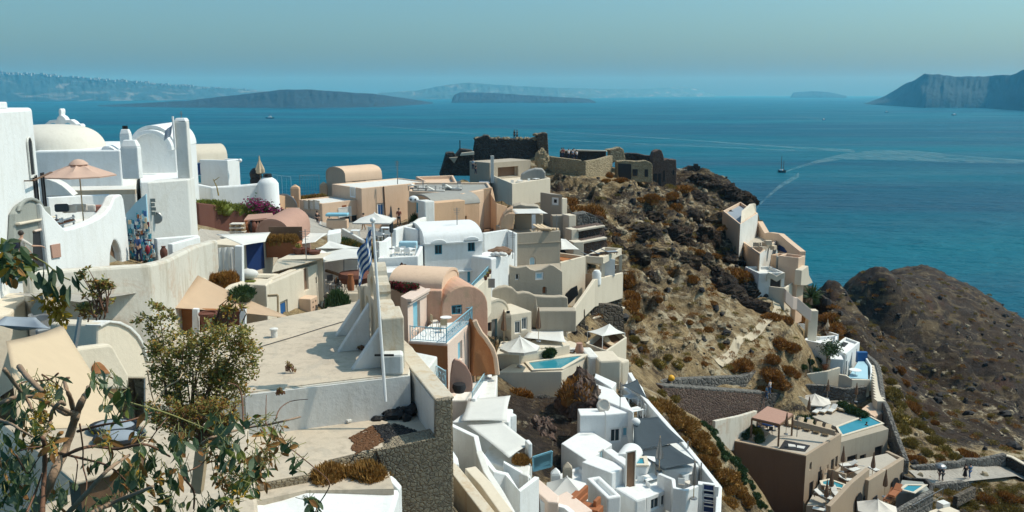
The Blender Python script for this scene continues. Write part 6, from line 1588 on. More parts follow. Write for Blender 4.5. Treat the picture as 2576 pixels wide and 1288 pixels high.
linewall('stair_parapet','long cream stair parapet climbing to balcony house',[(x,y-12,d)for x,y,d in bnd],[2.0,2.0,2.4,3.0,3.0],.35,'cream',bev=.05)
lowz=PD(*z12((1150,500))[0],91).z
for pxs,d,lab in(((1140,395,1372,330,1372,512,1150,560),97,'upper brown stone wall under balcony house'),((1000,540,1150,480,1380,520,1400,760,1030,780),92,'broad brown stone wall behind white pyramid sail'),((825,690,1015,540,1030,960,850,900),87,'brown stone wall with tall dark doorway')):
 pts=z12(*list(zip(pxs[::2],pxs[1::2])));pts=pts[:-2]+[(pts[-2][0],pts[-2][1]+10),(pts[-1][0],pts[-1][1]+10)]
 o=planewall('stone_wall',lab,'wall',pts,PD(*pts[0],d),PD(*pts[0],d)+Vector((5,2.2,0)),1.5,'stonebrown',bev=.03)
m=MB();A=PD(*z12((825,690))[0],87);Bv=A+Vector((5,2.2,0));P=[PW(*q,A,Bv)-Vector((0,.05,0))for q in z12((912,940),(905,690),(925,645),(965,645),(1000,940))];m.extr(P,P[0],P[0]+Vector((0,.04,0)));m.build('doorway',M['dark'],bpy.data.objects[o.name])
bpy.data.objects['doorway'].data.transform(Matrix.Translation(-o.location))if False else None
dw=bpy.data.objects['doorway']
linewall('wall_coping','thin pale coping between two brown stone walls',[(*z12((1025,640))[0],91.2),(*z12((1385,515))[0],96.5)],.2,.5,'cream','coping')
cb=block('cream_house','plain cream terrace house right of scalloped front','house',RB(*z11((1112,1045),(1462,955)),4,90),'cream',.4,zb=-26,roof='terra')
pa2=[PD(*q,d)for q,d in zip(z11((1115,715),(1180,720),(1370,865),(1112,868)),(96,96,91.5,90.5))]
cloth('shade_canopy','white sail canopy over terracotta floored terrace',pa2,'canvas','canopy',.1)
m=MB();P=[PD(*q,88)for q in z12((815,430),(830,395),(880,345),(940,315),(950,400),(880,470),(850,500))];m.extr(P,P[0],P[0]+Vector((0,.3,0)));solo('arched_opening','dark arched cave opening beside stair parapet','opening',m,'dark')
wp=z12((40,760),(60,520),(80,400),(110,355),(180,330),(260,318),(320,335),(370,385),(430,375),(490,385),(540,410),(640,418),(730,420),(790,415),(850,425),(860,600),(840,690),(850,830),(40,830))
planewall('wavy_wall','long sand coloured wall with softly waving top','wall',wp,PD(*wp[1],80),PD(*wp[-4],82),.8,'sand',bev=.12)
m=MB();P=[PD(*q,79.8)for q in z12((540,430),(575,640),(600,690),(800,690),(800,720),(470,720),(500,600))];m.extr(P,P[0],P[0]+Vector((0,.6,0)));solo('wall_fin','pale sloped fin and ledge on wavy sand wall','ledge',m,'sand',bev=.08)
m=MB();p=PD(*z12((735,700))[0],79);m.box((p.x,p.y,p.z-.4),3.6,1.4,2.0);solo('sand_bench','boxy sand plaster bench at foot of wavy wall','bench',m,'sand',bev=.1)
ch2=vault('cave_house','cream cave house with arched front left of white parasol','house',RB(*z12((30,660),(280,600)),6,76),1.7,'cream',0,-25,power=.8)
ch2.win(0,z12((80,715))[0],.8,.85,'brown','dark',mull=False);ch2.win(0,z12((140,740))[0],.7,2.0,'teal','metal',name='door',mull=False)
cw2=block('cream_wing','cream wing with two slim windows right of cave arch','house',RB(*z12((300,590),(500,560)),5,76.5),'cream',0,zb=-25)
cw2.win(0,z12((365,715))[0],.6,1.1);cw2.win(0,z12((430,680))[0],.55,1.1)
chimney('slim sand chimney with dark top beside cave arch',*[z12((272,580))[0][0]],75.5,.55,z12((272,580))[0][1],-20.5,'sand',True)
ct_z=PD(*z12((300,960))[0],72).z
roofblock('cream sun terrace under large white parasol',z12((150,975),(400,975),(870,880),(830,830),(200,850)),72,'cream',-25,name='sun_terrace',cat='terrace')
umbrella('large white scalloped octagonal parasol by plunge pool',PD(*z12((385,800))[0],71),3.4,.95,'canvas',8,.2,2.6,valance=.2)
for x,y,lab in((232,870,'closed brown parasol nearest cave house door'),(565,850,'closed brown parasol in front of wavy sand wall')):
 p=PD(*z12((x,y))[0],74);closed_umbrella(lab,(p.x,p.y,p.z),2.6*1.15,'brown',.24)
cloth('flat_canopy','large flat white canopy beside closed brown parasol',[PD(*q,d)for q,d in zip(z12((480,730),(805,730),(830,860),(420,815)),(79,79,74.5,75))],'canvas','canopy',.1)
pp_,ppz=PB(*z12((172,1148),(790,1140),(1048,968)),70)
pl_=House('pool_terrace','cream terrace block holding a turquoise plunge pool','terrace',pp_,ppz,-27)
m=MB();m.prism(pp_,-27,ppz);pl_.wall=m.build('wall',M['cream'],pl_.root,bevel=.06)
pw_=[PZ(x,y,ppz)for x,y in z12((470,1068),(525,1132),(780,1122),(985,1002),(935,1005),(700,1035))]
def pool(label,poly,z,parent=None,depth=.35):
 r=thing('swimming_pool',label,'pool',tuple(sum(poly,Vector((0,0,0)))/len(poly)))
 p=ccw(poly);rim=MB();o=inset(p,-.28);k=len(p)
 vs=[(q.x,q.y,z+.02)for q in o]+[(q.x,q.y,z+.02)for q in p]+[(q.x,q.y,z+.14)for q in o]+[(q.x,q.y,z+.14)for q in p]
 fs=[]
 for i in range(k):
  j=(i+1)%k;fs+=[(2*k+i,2*k+j,3*k+j,3*k+i),(i,j,2*k+j,2*k+i),(k+i,3*k+i,3*k+j,k+j),(i,k+i,k+j,j)]
 rim.add(vs,fs);rim.build('rim',M['cream'],r,bevel=.02);MB().prism(p,z+.005,z+.06).build('water',M['pool'],r);return r
pool('turquoise plunge pool with angled corner below white parasol',pw_,ppz)
linewall('planter_wall','sand planter wall with dark green plants behind plunge pool',[(*z12((390,1000))[0],73),(*z12((700,985))[0],74)],1.2,.5,'sand')
for k in range(7):
 p=PD(*z12((420+45*k,1000-6*k))[0],73.6);bush('green','dark green shrub in planter behind plunge pool',(p.x,p.y,p.z-.05),.55,.75,'shrubs behind the plunge pool')
linewall('court_wall','sand shaded wall left of plunge pool',[(*z12((175,985))[0],72.5),(*z12((385,985))[0],73)],1.6,.3,'beige')
for k in range(3):
 p=PD(*z12((760+55*k,950-12*k))[0],76.5);lounger('white lounger on small deck behind plunge pool',(p.x,p.y,p.z-.3),1.2,'wood','canvas','loungers behind the plunge pool')
p=PD(*z12((960,940))[0],76);m=MB();m.lathe((p.x,p.y,p.z-.3),[(0,0),(.25,0),(.4,.4),(.25,.9),(.3,1),(0,1)],12);solo('brown_jar','tall brown jar at right end of plunge pool deck','jar',m,'rose',smooth='auto')
block('cream_wall','angular cream deck wall right of plunge pool loungers','wall',RB(*z12((800,930),(1000,890)),2,77),'cream',0,zb=-26)
sq=[PD(*q,d)for q,d in zip(z12((1040,755),(1185,800),(1400,768),(1260,720)),(82,79,83,86))]
pyramid('shade_canopy','small cream pyramid sail over timber deck terrace',PD(*z12((1252,680))[0],83),sq,'canvas',ph=2.6,pmat='whitepaint')
dk=block('deck_terrace','cream walled timber deck terrace under pyramid sail','terrace',([PD(*q,d)for q,d in zip(z12((1020,900),(1170,950),(1225,940),(1418,860),(1250,815)),(80,78,77.5,82,87))],PD(*z12((1225,940))[0],77.5).z+.0),'cream',.55,.2,-28,roof='wood')
p=PD(*z12((1250,870))[0],81);lounger('wooden lounger on timber deck under pyramid sail',(p.x,p.y,p.z-.3),.4,'palewood','beigecanvas')
for pxs,d,mt,lab in(((1045,1000,1150,995),74,'white2','round white wall stub right of plunge pool'),((1150,1040,1370,1030),73,'cream','curved cream wall block under timber deck'),((1370,1050,1450,1025),74,'cream','narrow cream pier at right end of deck wall')):
 x0,y0,x1,y1=pxs;block('cream_block',lab,'wall',RB(*z12((x0,y0),(x1,y1)),3,d),mt,0,zb=-29,bev=.18)
# ================================================================ WHITE COMPLEX BELOW
def rock(label,loc,rx,ry,rz,mat,seed,name='rock_outcrop',cat='rock',group=None):
 m=MB();m.blob((0,0,0),1,1,1,40,26);V=np.array(m.v);
 f=1+.35*ridged(V[:,0]*1.7+seed,V[:,1]*1.7+V[:,2]*1.3,5,seed)-.1+.22*fbm(V[:,2]*3+seed,V[:,0]*3,4,seed+3)
 V=V*f[:,None]*np.array([rx,ry,rz])+np.array(loc);m.v=[tuple(v)for v in V]
 return solo(name,label,cat,m,mat,group,smooth=False)
M['redrock']=stone('red_scoria_rock',[(.05,.03,.024),(.17,.1,.075),(.27,.2,.15),(.09,.05,.04)],1.3,(.03,.022,.018),.12,1)
p=PD(*z15((1260,300))[0],64);rock('tall reddish rock stack topped with dry bush',(p.x+.2,p.y+.3,p.z-.9),1.8,1.7,3.3,'redrock',4)
p=PD(*z15((900,300))[0],66);rock('dark rock face in gully below plunge pool',(p.x,p.y+1.5,p.z-1.6),3.4,1.8,2.0,'stonedark',9)
p=PD(*z15((960,560))[0],61);rock('rounded brown boulder ridge in dark gully',(p.x,p.y+1,p.z-1.2),1.2,2.0,1.9,'redrock',15)
q=PD(*z15((1280,100))[0],64);bush('dry','large rust orange bush crowning tall reddish rock stack',(q.x,q.y,q.z-.9),1.15,1.9)
q=PD(*z15((620,180))[0],66)
for k in range(3):bush('dry','orange dry bush under pool terrace wall',(q.x-.9+.9*k,q.y+.3*k,q.z-1.0+.15*k),.95,1.1,'orange bushes under the pool terrace')
W=lambda pts:[(*z15((x,y))[0],d)for x,y,d in pts]
linewall('white_wall','zigzag white parapet descending from shaded terrace',W([(95,470,45.69),(335,585,43.96),(365,720,43.1),(510,905,41.81),(620,932,42.24),(735,1085,41.03),(900,958,42.67)]),7,.3,'white',bev=.06)
linewall('white_wall','pale sloping wall face below zigzag parapet',W([(365,720,42.93),(430,900,41.38),(560,1100,39.65),(690,1330,37.5)]),5,.35,'white2',bev=.05)
linewall('tan_stair_wall','left tan parapet of stairway at bottom edge',W([(90,840,40.08),(140,890,39.65),(280,1070,37.93),(460,1300,35.77)]),2.6,.55,'rust');linewall('tan_stair_wall','right tan parapet of stairway at bottom edge',W([(280,870,41.38),(430,1030,39.65),(620,1290,37.07)]),1.6,.6,'cream')
linewall('white_wall','short white wall bend left of awning roofs',W([(95,720,41.38),(140,790,41.03),(150,850,40.69)]),2,.3,'white')
cloth('canvas_awning','upper white sloping awning roof beside rubble wall',[PD(*z15((x,y))[0],d)for x,y,d in((260,235,51.72),(655,205,52.58),(620,442,48.27),(192,440,48.27))],'canvas','awning',.03)
cloth('canvas_awning','lower large white awning roof over flower terrace',[PD(*z15((x,y))[0],d)for x,y,d in((245,478,47.84),(592,455,48.27),(850,655,44.82),(640,785,42.76))],'canvas','awning',.03)
roofblock('white shaded wall under upper awning roof',z15((110,450),(640,450),(680,330),(300,300)),49.13,'white',-27,name='white_block',cat='wall')
block('white_block','tall white wall fin right of upper awning roof','wall',RB(*z15((655,400),(715,385)),2.5,50),'white',0,zb=-27)
roofblock('flower terrace floor under lower awning roof',z15((380,790),(820,960),(850,800),(520,600)),44.39,'white2',-27,name='flower_terrace',cat='terrace')
block('white_pier','tall white pier at corner of lower awning roof','pier',RB(*z15((818,655),(860,650)),.6,44),'white',0,zb=-26)
linewall('white_wall','white garden wall in front of flower terrace',W([(590,815,42.76),(715,890,42.67),(840,960,42.58)]),2.5,.25,'white')
rng=random.Random(31)
for k in range(5):
 p=PD(*z15((745+14*k,770+rng.uniform(0,70)))[0],44+rng.uniform(-.3,.3));bush('limegreen' if k%2 else 'drygold','orange flowering shrub under lower awning roof',(p.x,p.y,p.z-.3),.35,.5,'shrubs under the lower awning')
gt=thing('blue_gate','light blue slatted shutter gate beside white pier','gate',tuple(PD(*z15((955,900))[0],43.5)))
P=[PD(*z15(q)[0],43.6)for q in((865,780),(1040,725),(1035,860),(868,905))]
for a,b in zip(P,P[1:]+P[:1]):MB().bar(a,b,.09).build('frame',M['sky'],gt)
m=MB()
for k in range(1,12):m.bar(P[0].lerp(P[3],k/12),P[1].lerp(P[2],k/12),.03,.1)
m.build('slats',M['sky'],gt)['kind']='stuff'
MB().add([p+Vector((0,.06,0))for p in P]+[p+Vector((0,.09,0))for p in P],[(0,1,2,3),(7,6,5,4)]).build('backing',M['sky'],gt)
wh=block('white_house','white house with soft rounded flat roof and tall window','house',PB(*z15((1125,650),(1372,815),(1600,655)),55),'white',0,zb=-31,bev=.3)
wh.win(1,z15((1505,790))[0],.6,1.1,'white2','paleblue');wh.win(1,z15((1530,925))[0],.45,.7,'beige','glass',mull=False)
block('white_block','small grey sided white roof block above vaulted house','wall',RB(*z15((1300,390),(1560,385)),1.4,60),'white',0,zb=-27)
th=block('tall_white_house','tall white house with shaded plain front and flat roof','house',PB(*z16((330,330),(388,462),(622,440)),60),'white',0,zb=-31)
roofblock('upper white stepped roof near cliff bushes',z16((290,150),(440,240),(480,190),(300,110)),68,'white',-29,name='white_block',cat='roof')
roofblock('white roof slope between step and tall house',z16((325,320),(620,440),(455,250),(300,200)),63,'white',-29,name='white_block',cat='roof')
p=PD(*z16((365,410))[0],61);sd2=thing('satellite_dish','beige satellite dish on white roof edge','satellite dish',tuple(p));m=MB();m.lathe((0,0,0),[(0,0),(.25,.04),(.5,.16),(.5,.18),(.25,.06),(0,.02)],16);m.v=[tuple(Matrix.Translation(p+Vector((0,0,.2)))@Matrix.Rotation(R(70),4,'X')@Vector(v))for v in m.v];m.build('dish',M['cushion'],sd2,smooth=True);MB().bar(p-Vector((0,0,.5)),p+Vector((0,0,.2)),.06).build('stand',M['metal'],sd2)
vault('white_house','low white vaulted annexe below tall white house','house',PB(*z16((455,865),(640,890),(700,800)),54.5),.6,'white',0,-31)
Wq=lambda pts:[(*z16((x,y))[0],d)for x,y,d in pts]
linewall('terrace_parapet','long white parapet running down along dry grass slope',Wq([(590,105,70),(700,300,67),(790,405,65),(1040,690,60.5),(1200,885,57),(1350,1075,53.5),(1340,1300,51)]),[3,3,3,3,3,5,4],.35,'white')
for pxs,d,lab in(((535,235,640,330,775,410,700,230,600,110),70,'upper white dining terrace in slate shade'),((618,520,620,800,880,935,1180,900,1030,700,780,480),65,'wide white terrace below slate grey sails'),((870,960,950,1075,1160,1060,1330,1075,1190,890),58.8,'lower white terrace with dark shadowed tables'),((620,1190,700,1110,860,1060,840,930,640,960),55.5,'small white terrace set with tables near bottom')):
 q=z16(*list(zip(pxs[::2],pxs[1::2])));z=PD(*q[0],d).z-.9;roofblock(lab,[(x,y)for x,y in q],d,'white',-33,name='white_terrace',cat='terrace')
sl_=lambda*q:[PD(*z16((x,y))[0],d)for x,y,d in q]
tri_cloth('slate_sail','upper slate grey shade sail near top of white terraces',*sl_((525,213,65),(655,160,69),(742,330,65)),'slate',.2)
cloth('slate_sail','broad slate grey shade sail against tall white house',sl_((615,490,60.5),(830,480,63),(1050,690,59.5),(618,778,56.5)),'slate','shade sail',.35)
cloth('slate_sail','lower slate grey shade sail above white dining terrace',sl_((640,775,56.8),(930,712,59),(1172,868,56.5),(870,925,53.6)),'slate','shade sail',.3)
for x,y0,y1,d in((525,200,330,65),(690,320,470,64),(1085,690,870,59.4),(1198,870,1040,56.4),(660,440,560,62)):
 m=MB();m.tube([PD(*z16((x,y1))[0],d),PD(*z16((x,y0))[0],d)],.05,6);solo('sail_post','slender metal post holding slate grey sail','post',m,'metal','posts of the slate sails')
m=MB();p=PD(*z16((640,525))[0],60);m.blob(p,.35,.3,.3,10,7);solo('white_pot','round white pot on corner of slate shaded terrace','pot',m,'white',smooth=True)
pool('small teal hot tub beside closed grey parasol',[PZ(x,y,PD(*z16((675,870))[0],55).z)for x,y in z16((630,850),(640,893),(715,893),(705,845))],PD(*z16((675,870))[0],55).z)
block('hot_tub_block','white block surround of small teal hot tub','wall',([PZ(x,y,PD(*z16((675,870))[0],55).z-.01)for x,y in z16((612,840),(635,905),(730,905),(810,850),(805,815),(620,800))],PD(*z16((675,870))[0],55).z-.01),'white',0,zb=-32)
for x,y,d,lab in((840,950,54,'closed grey parasol near small teal hot tub'),(1132,1175,51.5,'closed grey green parasol beside white terrace pier')):
 p=PD(*z16((x,y))[0],d);closed_umbrella(lab,(p.x,p.y,p.z),2.4,'metal',.24)
for k,(x,y,d)in enumerate(((680,1020,54),(760,1020,54),(720,1090,53),(800,1080,53.5),(990,960,57),(1060,980,56.5),(1030,1040,55),(1000,930,58),(700,420,65),(640,440,64),(1090,1030,55),(600,330,66))):
 p=PD(*z16((x,y))[0],d)
 if k%2:table('white rectangular table on white cliff terrace',(p.x,p.y,p.z-.5),1.0,.8,.74,'whitepaint',.5,'tables on the white cliff terraces')
 else:chair('white frame chair on white cliff terrace',(p.x,p.y,p.z-.5),k,'whitepaint','chairs on the white cliff terraces')
th.win(0,z16((362,560))[0],.6,.9);th.win(1,z16((470,640))[0],.75,1.0,'whitepaint','glass');th.win(1,z16((560,610))[0],.5,.7,'whitepaint','sky',mull=False)
wl2=block('white_house','low white house with pair of small square windows','house',RB(*z16((735,1170),(962,1080)),3.2,51.5),'white',0,zb=-33,bev=.1)
for x,y in((808,1218),(895,1185)):wl2.win(0,z16((x,y))[0],.8,.75,'whitepaint','glass')
block('white_block','sloping white wing left of low white house','wall',RB(*z16((640,1190),(740,1160)),4,51),'white',0,zb=-33,bev=.15)
pn=block('panel_wall','white end wall with column of dark blue openings','wall',RB(*z16((1160,1052),(1345,1078)),.5,53),'white',0,zb=-33)
for y in(1105,1155,1205,1258):pn.win(0,z16((1258,y))[0],.75,.75,'whitepaint','navy',mull=False)
linewall('white_wall','curved white wall around lower dining terrace',Wq([(840,960,53.3),(900,985,52.6),(960,1010,52.3),(970,1080,51.6),(1060,1100,51.5),(1160,1060,52.5)]),2.2,.3,'white')
hd=block('white_house','narrow white house with tall brown door','house',RB(*z16((565,905),(640,890)),3,53),'white',0,zb=-33)
hd.win(0,z16((592,1055))[0],.75,4.6,'white2','wood',name='door',mull=False,cut=False)
block('white_block','white stair block with blue shadow left of brown door','wall',RB(*z16((440,960),(565,900)),2.5,52.5),'white',0,zb=-33)
for pxs,d,lab in(((205,1120,440,1020),52,'broad white terrace wall right of white parasol'),((400,1170,520,1150),49,'white low block below stair block')):
 x0,y0,x1,y1=pxs;block('white_block',lab,'wall',RB(*z16((x0,y0),(x1,y1)),3,d),'white',.3,zb=-33,bev=.1)
umbrella('square white parasol above clay red sofa at bottom',PD(*z15((1180,960))[0],49.5),3.4,.95,'canvas',4,.75,2.6)
sf=thing('corner_sofa','clay orange corner sofa under square white parasol','sofa',tuple(PD(*z15((1260,1220))[0],47.5)));p=PD(*z15((1245,1180))[0],47.5)
for dx,dy,sx,sy in((0,0,.8,2.2),(.9,-.9,1.2,.8)):MB().box((p.x+dx,p.y+dy,p.z-.3),sx,sy,.4,-.5).build('seat',M['clay'],sf,bevel=.04);MB().box((p.x+dx+.35,p.y+dy+.2,p.z-.3),.2,sy*.9,.75,-.5).build('backrest',M['clay'],sf,bevel=.04)
roofblock('pale pink terrace floor at foot of zigzag wall',z15((910,970),(1110,1140),(1100,1200),(1000,1190),(900,1100)),48,'palepink',-30,name='pink_terrace',cat='terrace')
roofblock('clay floored terrace under square white parasol',z15((980,1190),(1200,1330),(1420,1270),(1180,1090)),46.5,'palepink',-30,name='clay_terrace',cat='terrace')
linewall('white_wall','wavy white wall front at bottom of white complex',W([(700,1290,44),(850,1200,45.3),(910,1120,46.3),(960,1190,45.5),(1060,1210,45.3),(1170,1240,45),(1230,1290,44.5)]),5,.35,'white',bev=.12)
for x,y,d,lab in((1075,870,52,'white pointed pillar behind square white parasol'),(1185,815,53,'tan pointed pillar near dark gully')):
 c=PD(*z15((x,y))[0],d);m=MB();m.box((c.x,c.y,c.z-3.5),.6,.5,3.1);m.add([(c.x-.3,c.y-.25,c.z-.397),(c.x+.3,c.y-.25,c.z-.397),(c.x+.3,c.y+.25,c.z-.397),(c.x-.3,c.y+.25,c.z-.397),(c.x,c.y,c.z)],[(0,1,4),(1,2,4),(2,3,4),(3,0,4),(3,2,1,0)]);solo('pillar',lab,'pillar',m,'white' if d<53 else 'sand',bev=.05)
# ================================================================ RIGHT: hotel, cottage, path, peach houses
hp,hz_=PB(*z18((380,625),(1050,765),(1378,560)),86)
ht=block('taupe_hotel','taupe hotel block with roof terrace and darker brown side','hotel',(hp,hz_),'taupe',.25,.3,hz_-9.5,bev=.04,roof='floor')
for x,y,w_,h_,ar in((1090,862,.5,.9,True),(1180,890,.35,.6,False),(1250,870,.3,.55,False),(1293,850,.8,1.3,False),(1330,822,.6,1.3,False)):ht.win(1,z18((x,y))[0],w_,h_,'taupe','dark',arch=ar,mull=False)
for x,y,w_,h_ in((1092,1115,.95,2.6),(1172,1000,.95,2.3)):ht.win(1,z18((x,y))[0],w_,h_,'taupe','dark',name='door',mull=False)
A,B,d_,n_=ht.frame(0);MB().extr([Vector((q.x,q.y,z))+n_*.02 for q,z in((A,ht.zb),(B,ht.zb),(B,hz_-.12),(A,hz_-.12))],A,A+n_*.03).build('side_render',M['brownside'],ht.root)  # left face gets a panel darker than the taupe walls
L=lambda*q:[PZ(x,y,hz_-.25)for x,y in z18(*q)]
sk_=thing('roof_skylight','sunken roof light with two white panes on hotel roof','skylight',tuple(L((960,680))[0]));q=L((800,700),(1040,730),(1085,675),(850,625));MB().prism(q,hz_-.24,hz_-.18).build('frame',M['dark'],sk_)
for a in(((880,665),(945,675),(955,695),(885,690)),((965,680),(1040,690),(1025,712),(960,700))):MB().prism(L(*a),hz_-.17,hz_-.1).build('pane',M['canvas'],sk_)
pg=thing('roof_pergola','brown flat topped timber pergola on hotel roof','pergola',tuple(L((720,600))[0]));pt=[PD(*q,d)for q,d in zip(z18((545,410),(800,470),(925,375),(690,305)),(84.5,89,88,91))]
pz5=pt[1].z;pt=[PZ(*q,pz5)for q in z18((545,410),(800,470),(925,375),(690,305))];MB().prism(pt,pz5-.1,pz5).build('roof',M['rose'],pg)
m=MB();[m.bar(a+Vector((0,0,-.2)),b+Vector((0,0,-.2)),.12,.2)for a,b in zip(pt,pt[1:]+pt[:1])];m.build('beam',M['wood'],pg)
for q in pt:MB().box((q.x,q.y,hz_-.25),.16,.16,pz5-hz_+.1).build('post',M['wood'],pg)
gp=L((460,605),(620,650),(715,575),(520,520));gpl=thing('roof_planter','planter of green shrubs on hotel roof beside pergola','planter',tuple(gp[0]));MB().prism(gp,hz_-.24,hz_-.0).build('kerb',M['taupe'],gpl)
rng=random.Random(12)
for k in range(9):
 u,v=rng.random(),rng.random();q=gp[0].lerp(gp[1],u).lerp(gp[3].lerp(gp[2],u),v);bush('green' if k%3 else 'limegreen','green shrub in hotel roof planter',(q.x,q.y,hz_),.55,rng.uniform(.5,.9),'shrubs in the hotel roof planter')
q=L((690,530))[0];table('dark round dining table below brown pergola',(q.x,q.y,q.z),1.3,round_=True,mat='black',top='navy')
for k in range(4):chair('dark dining chair below brown pergola',(q.x+1.0*math.cos(k*1.57),q.y+1.0*math.sin(k*1.57),q.z),k*1.57+1.57,'black','chairs below the brown pergola','navy')
for k in range(5):
 q=L((900+85*k,470+22*k))[0];lounger('wooden lounger along far edge of hotel roof',(q.x,q.y,q.z),-.5,'palewood','beigecanvas','loungers on the hotel roof',2.2)
linewall('roof_ledge','low taupe ledge behind roof loungers',[(*z18((930,430))[0],91.5),(*z18((1320,530))[0],90)],.6,.3,'taupe');
for x,y,lab in((862,540,'closed brown parasol beside timber pergola post'),(1070,395,'closed brown parasol near roof edge shrubs')):
 q=PD(*z18((x,y))[0],89);closed_umbrella(lab,(q.x,q.y,q.z-.3),2.4,'brown',.2)
pz0=PD(*z18((1370,640))[0],93).z;pq=[PZ(*q,pz0)for q in z18((1365,640),(1815,515),(1610,385),(1330,505))]
pbk=House('pool_block','grey taupe block carrying hotel swimming pool','building',pq,pz0,pz0-9);pbk.wall=MB().prism(pq,pz0-9,pz0).build('wall',M['sand'],pbk.root,bevel=.04)
for x,y,w_,h_ in((1475,800,1.6,.9),(1575,785,1.0,.7),(1718,755,1.3,2.0)):pbk.win(0,z18((x,y))[0],w_,h_,'taupe','dark',mull=False)
pq2=[PZ(*q,pz0)for q in z18((1388,578),(1745,470),(1615,400),(1345,505))]
pool('bright blue rectangular hotel pool with two swimmers',pq2,pz0)
for x,y,lab in((1548,440,'swimmer with dark hair at far edge of hotel pool'),(1610,485,'swimmer in dark top standing in hotel pool')):
 p=PZ(*z18((x,y))[0],pz0);person(lab,(p.x,p.y,p.z-1.28),1.7,2,(.02,.02,.025)if y>450 else(.4,.2,.14),(.02,.02,.03),.05,bare_legs=True)
dkz=PD(*z18((1330,500))[0],96).z
roofblock('pale hotel pool deck lined with loungers',z18((1100,400),(1335,500),(1600,388),(1330,270)),100.7,'floor',pz0-4,name='pool_deck',cat='terrace')
for k,(x,y)in enumerate(((1150,370),(1220,365),(1290,360),(1360,330),(1400,345))):
 p=PZ(*z18((x,y))[0],PD(*z18((1100,400))[0],100.7).z);lounger('lounger with towel on hotel pool deck',(p.x,p.y,p.z+.02),-.7,'palewood','canvas' if k<3 else 'beige','loungers on the hotel pool deck')
for k in range(9):
 p=PD(*z18((1390+24*k,265+11*k+rng.uniform(-15,15)))[0],103-k*.3);bush('green','dark green shrub in hedge behind hotel pool',(p.x,p.y,p.z-.7),.7,.8,'hedge shrubs behind the hotel pool')
for k in range(5):
 p=PD(*z18((985+25*k,400))[0],96);bush('green','dark shrub between hotel pergola and pool deck',(p.x,p.y,p.z-.8),.6,1.2,'shrubs beside the pool deck')
umbrella('striped beige parasol behind hotel pool deck',PD(*z18((1130,188))[0],104),4.0,.9,'cushion',8,.2,2.6)
linewall('concrete_wall','pale concrete wall dropping behind hotel pool deck',[(*z18((855,190))[0],101),(*z18((1000,215))[0],102),(*z18((1100,265))[0],103),(*z18((1345,255))[0],106)],4,.3,'sand')
linewall('stone_wall','long grey field stone wall below white cottage',[(*z18((760,90))[0],112),(*z18((900,95))[0],112),(*z18((1250,110))[0],111),(*z18((1400,140))[0],110.5),(*z18((1600,115))[0],111)],5,.7,'stonegrey')
for x,y in((1245,220),(1510,250)):
 p=PD(*z18((x,y))[0],107);closed_umbrella('closed taupe parasol in front of grey stone wall',(p.x,p.y,p.z-.2),2.5,'brown',.22,'closed parasols before the grey wall')
roofblock('reddish paved corner right of hotel hedge',z18((1560,330),(1680,400),(1760,370),(1650,265)),103.4,'peach',-45,name='paved_corner',cat='terrace')
linewall('concrete_wall','pale stained concrete ramp wall left of hotel',[(*z18((190,440))[0],87),(*z18((430,390))[0],91),(*z18((580,345))[0],95)],[3.2,4,4],.4,'oldwall')
T=lambda q:[(*z18((x,y))[0],d)for x,y,d in q]
tw1=linewall('hotel_wall','tall taupe terrace wall with arched doorway at bottom',T([(1620,880,86),(1460,1010,83),(1255,1230,79)]),8,.45,'taupe')
tw2=linewall('hotel_wall','curving taupe terrace wall with dark arched door',T([(1800,720,95),(1860,750,93.5),(1940,785,92),(1780,885,88.5),(1612,990,85)]),[6,6,8,8,8],.45,'taupe')
def panel(par,pxs,a,b,mat,name,out=.3):
 A,B=PD(*a),PD(*b);n=Vector((-(B.y-A.y),B.x-A.x,0)).normalized();n=-n if n.dot(A)>0 else n
 P=[PW(*q,A,B)+n*out for q in pxs];o=MB().extr(P,P[0],P[0]+n*.05).build(name,M[mat],par);return o
t1a,t1b=T([(1620,880,86)])[0],T([(1255,1230,79)])[0];t2a,t2b=T([(1940,785,92)])[0],T([(1612,990,85)])[0]
panel(tw1,z18((1480,1310),(1485,1170),(1505,1110),(1525,1095),(1540,1120),(1535,1300)),t1a,t1b,'dark','arched_door')
panel(tw1,z18((1555,1270),(1555,1140),(1575,1120),(1575,1260)),t1a,t1b,'dark','slot_window')
panel(tw2,z18((1815,1090),(1820,1000),(1845,962),(1870,962),(1885,990),(1880,1070)),t2a,t2b,'dark','arched_door');panel(tw2,z18((1905,1060),(1905,920),(1925,905),(1930,1040)),t2a,t2b,'dark','slot_window');panel(tw2,z18((1640,1180),(1640,1150),(1680,1120),(1680,1160)),t2a,t2b,'dark','slot_window')
for q,d,lab,mt in(([(1050,1225),(1260,1230),(1620,1000),(1600,880),(1360,800),(1180,1000)],83,'shaded lower hotel terrace with closed parasols','floor'),([(1370,830),(1615,1000),(1930,820),(1800,740)],91,'narrow hotel terrace with benches behind curved wall','floor')):
 z=PD(*z18(q[0])[0],d).z;roofblock(lab,z18(*q),d,mt,-50,name='hotel_terrace',cat='terrace')
linewall('hotel_partition','taupe partition wall beside teal plunge pool',T([(1205,1040,86.5),(1240,885,89),(1420,935,87)]),[3,2.6,2.6],.3,'taupe')
pz1=PD(*z18((1290,1040))[0],85.5).z;pool('narrow teal plunge pool in hotel shade',[PZ(*q,pz1)for q in z18((1200,1015),(1270,1000),(1395,1045),(1380,1075),(1210,1040))],pz1)
for x,y,d,lab in((1275,1130,83.5,'closed brown parasol in front of teal plunge pool'),(1230,1230,81.5,'closed brown parasol nearest the hotel corner'),(1383,900,88.5,'closed brown parasol against hotel facade'),(1662,955,88,'closed brown parasol on narrow hotel terrace'),(1775,1130,83,'closed brown parasol outside curved hotel wall')):
 p=PD(*z18((x,y))[0],d);closed_umbrella(lab,(p.x,p.y,p.z-.2),2.9,'brown',.24)
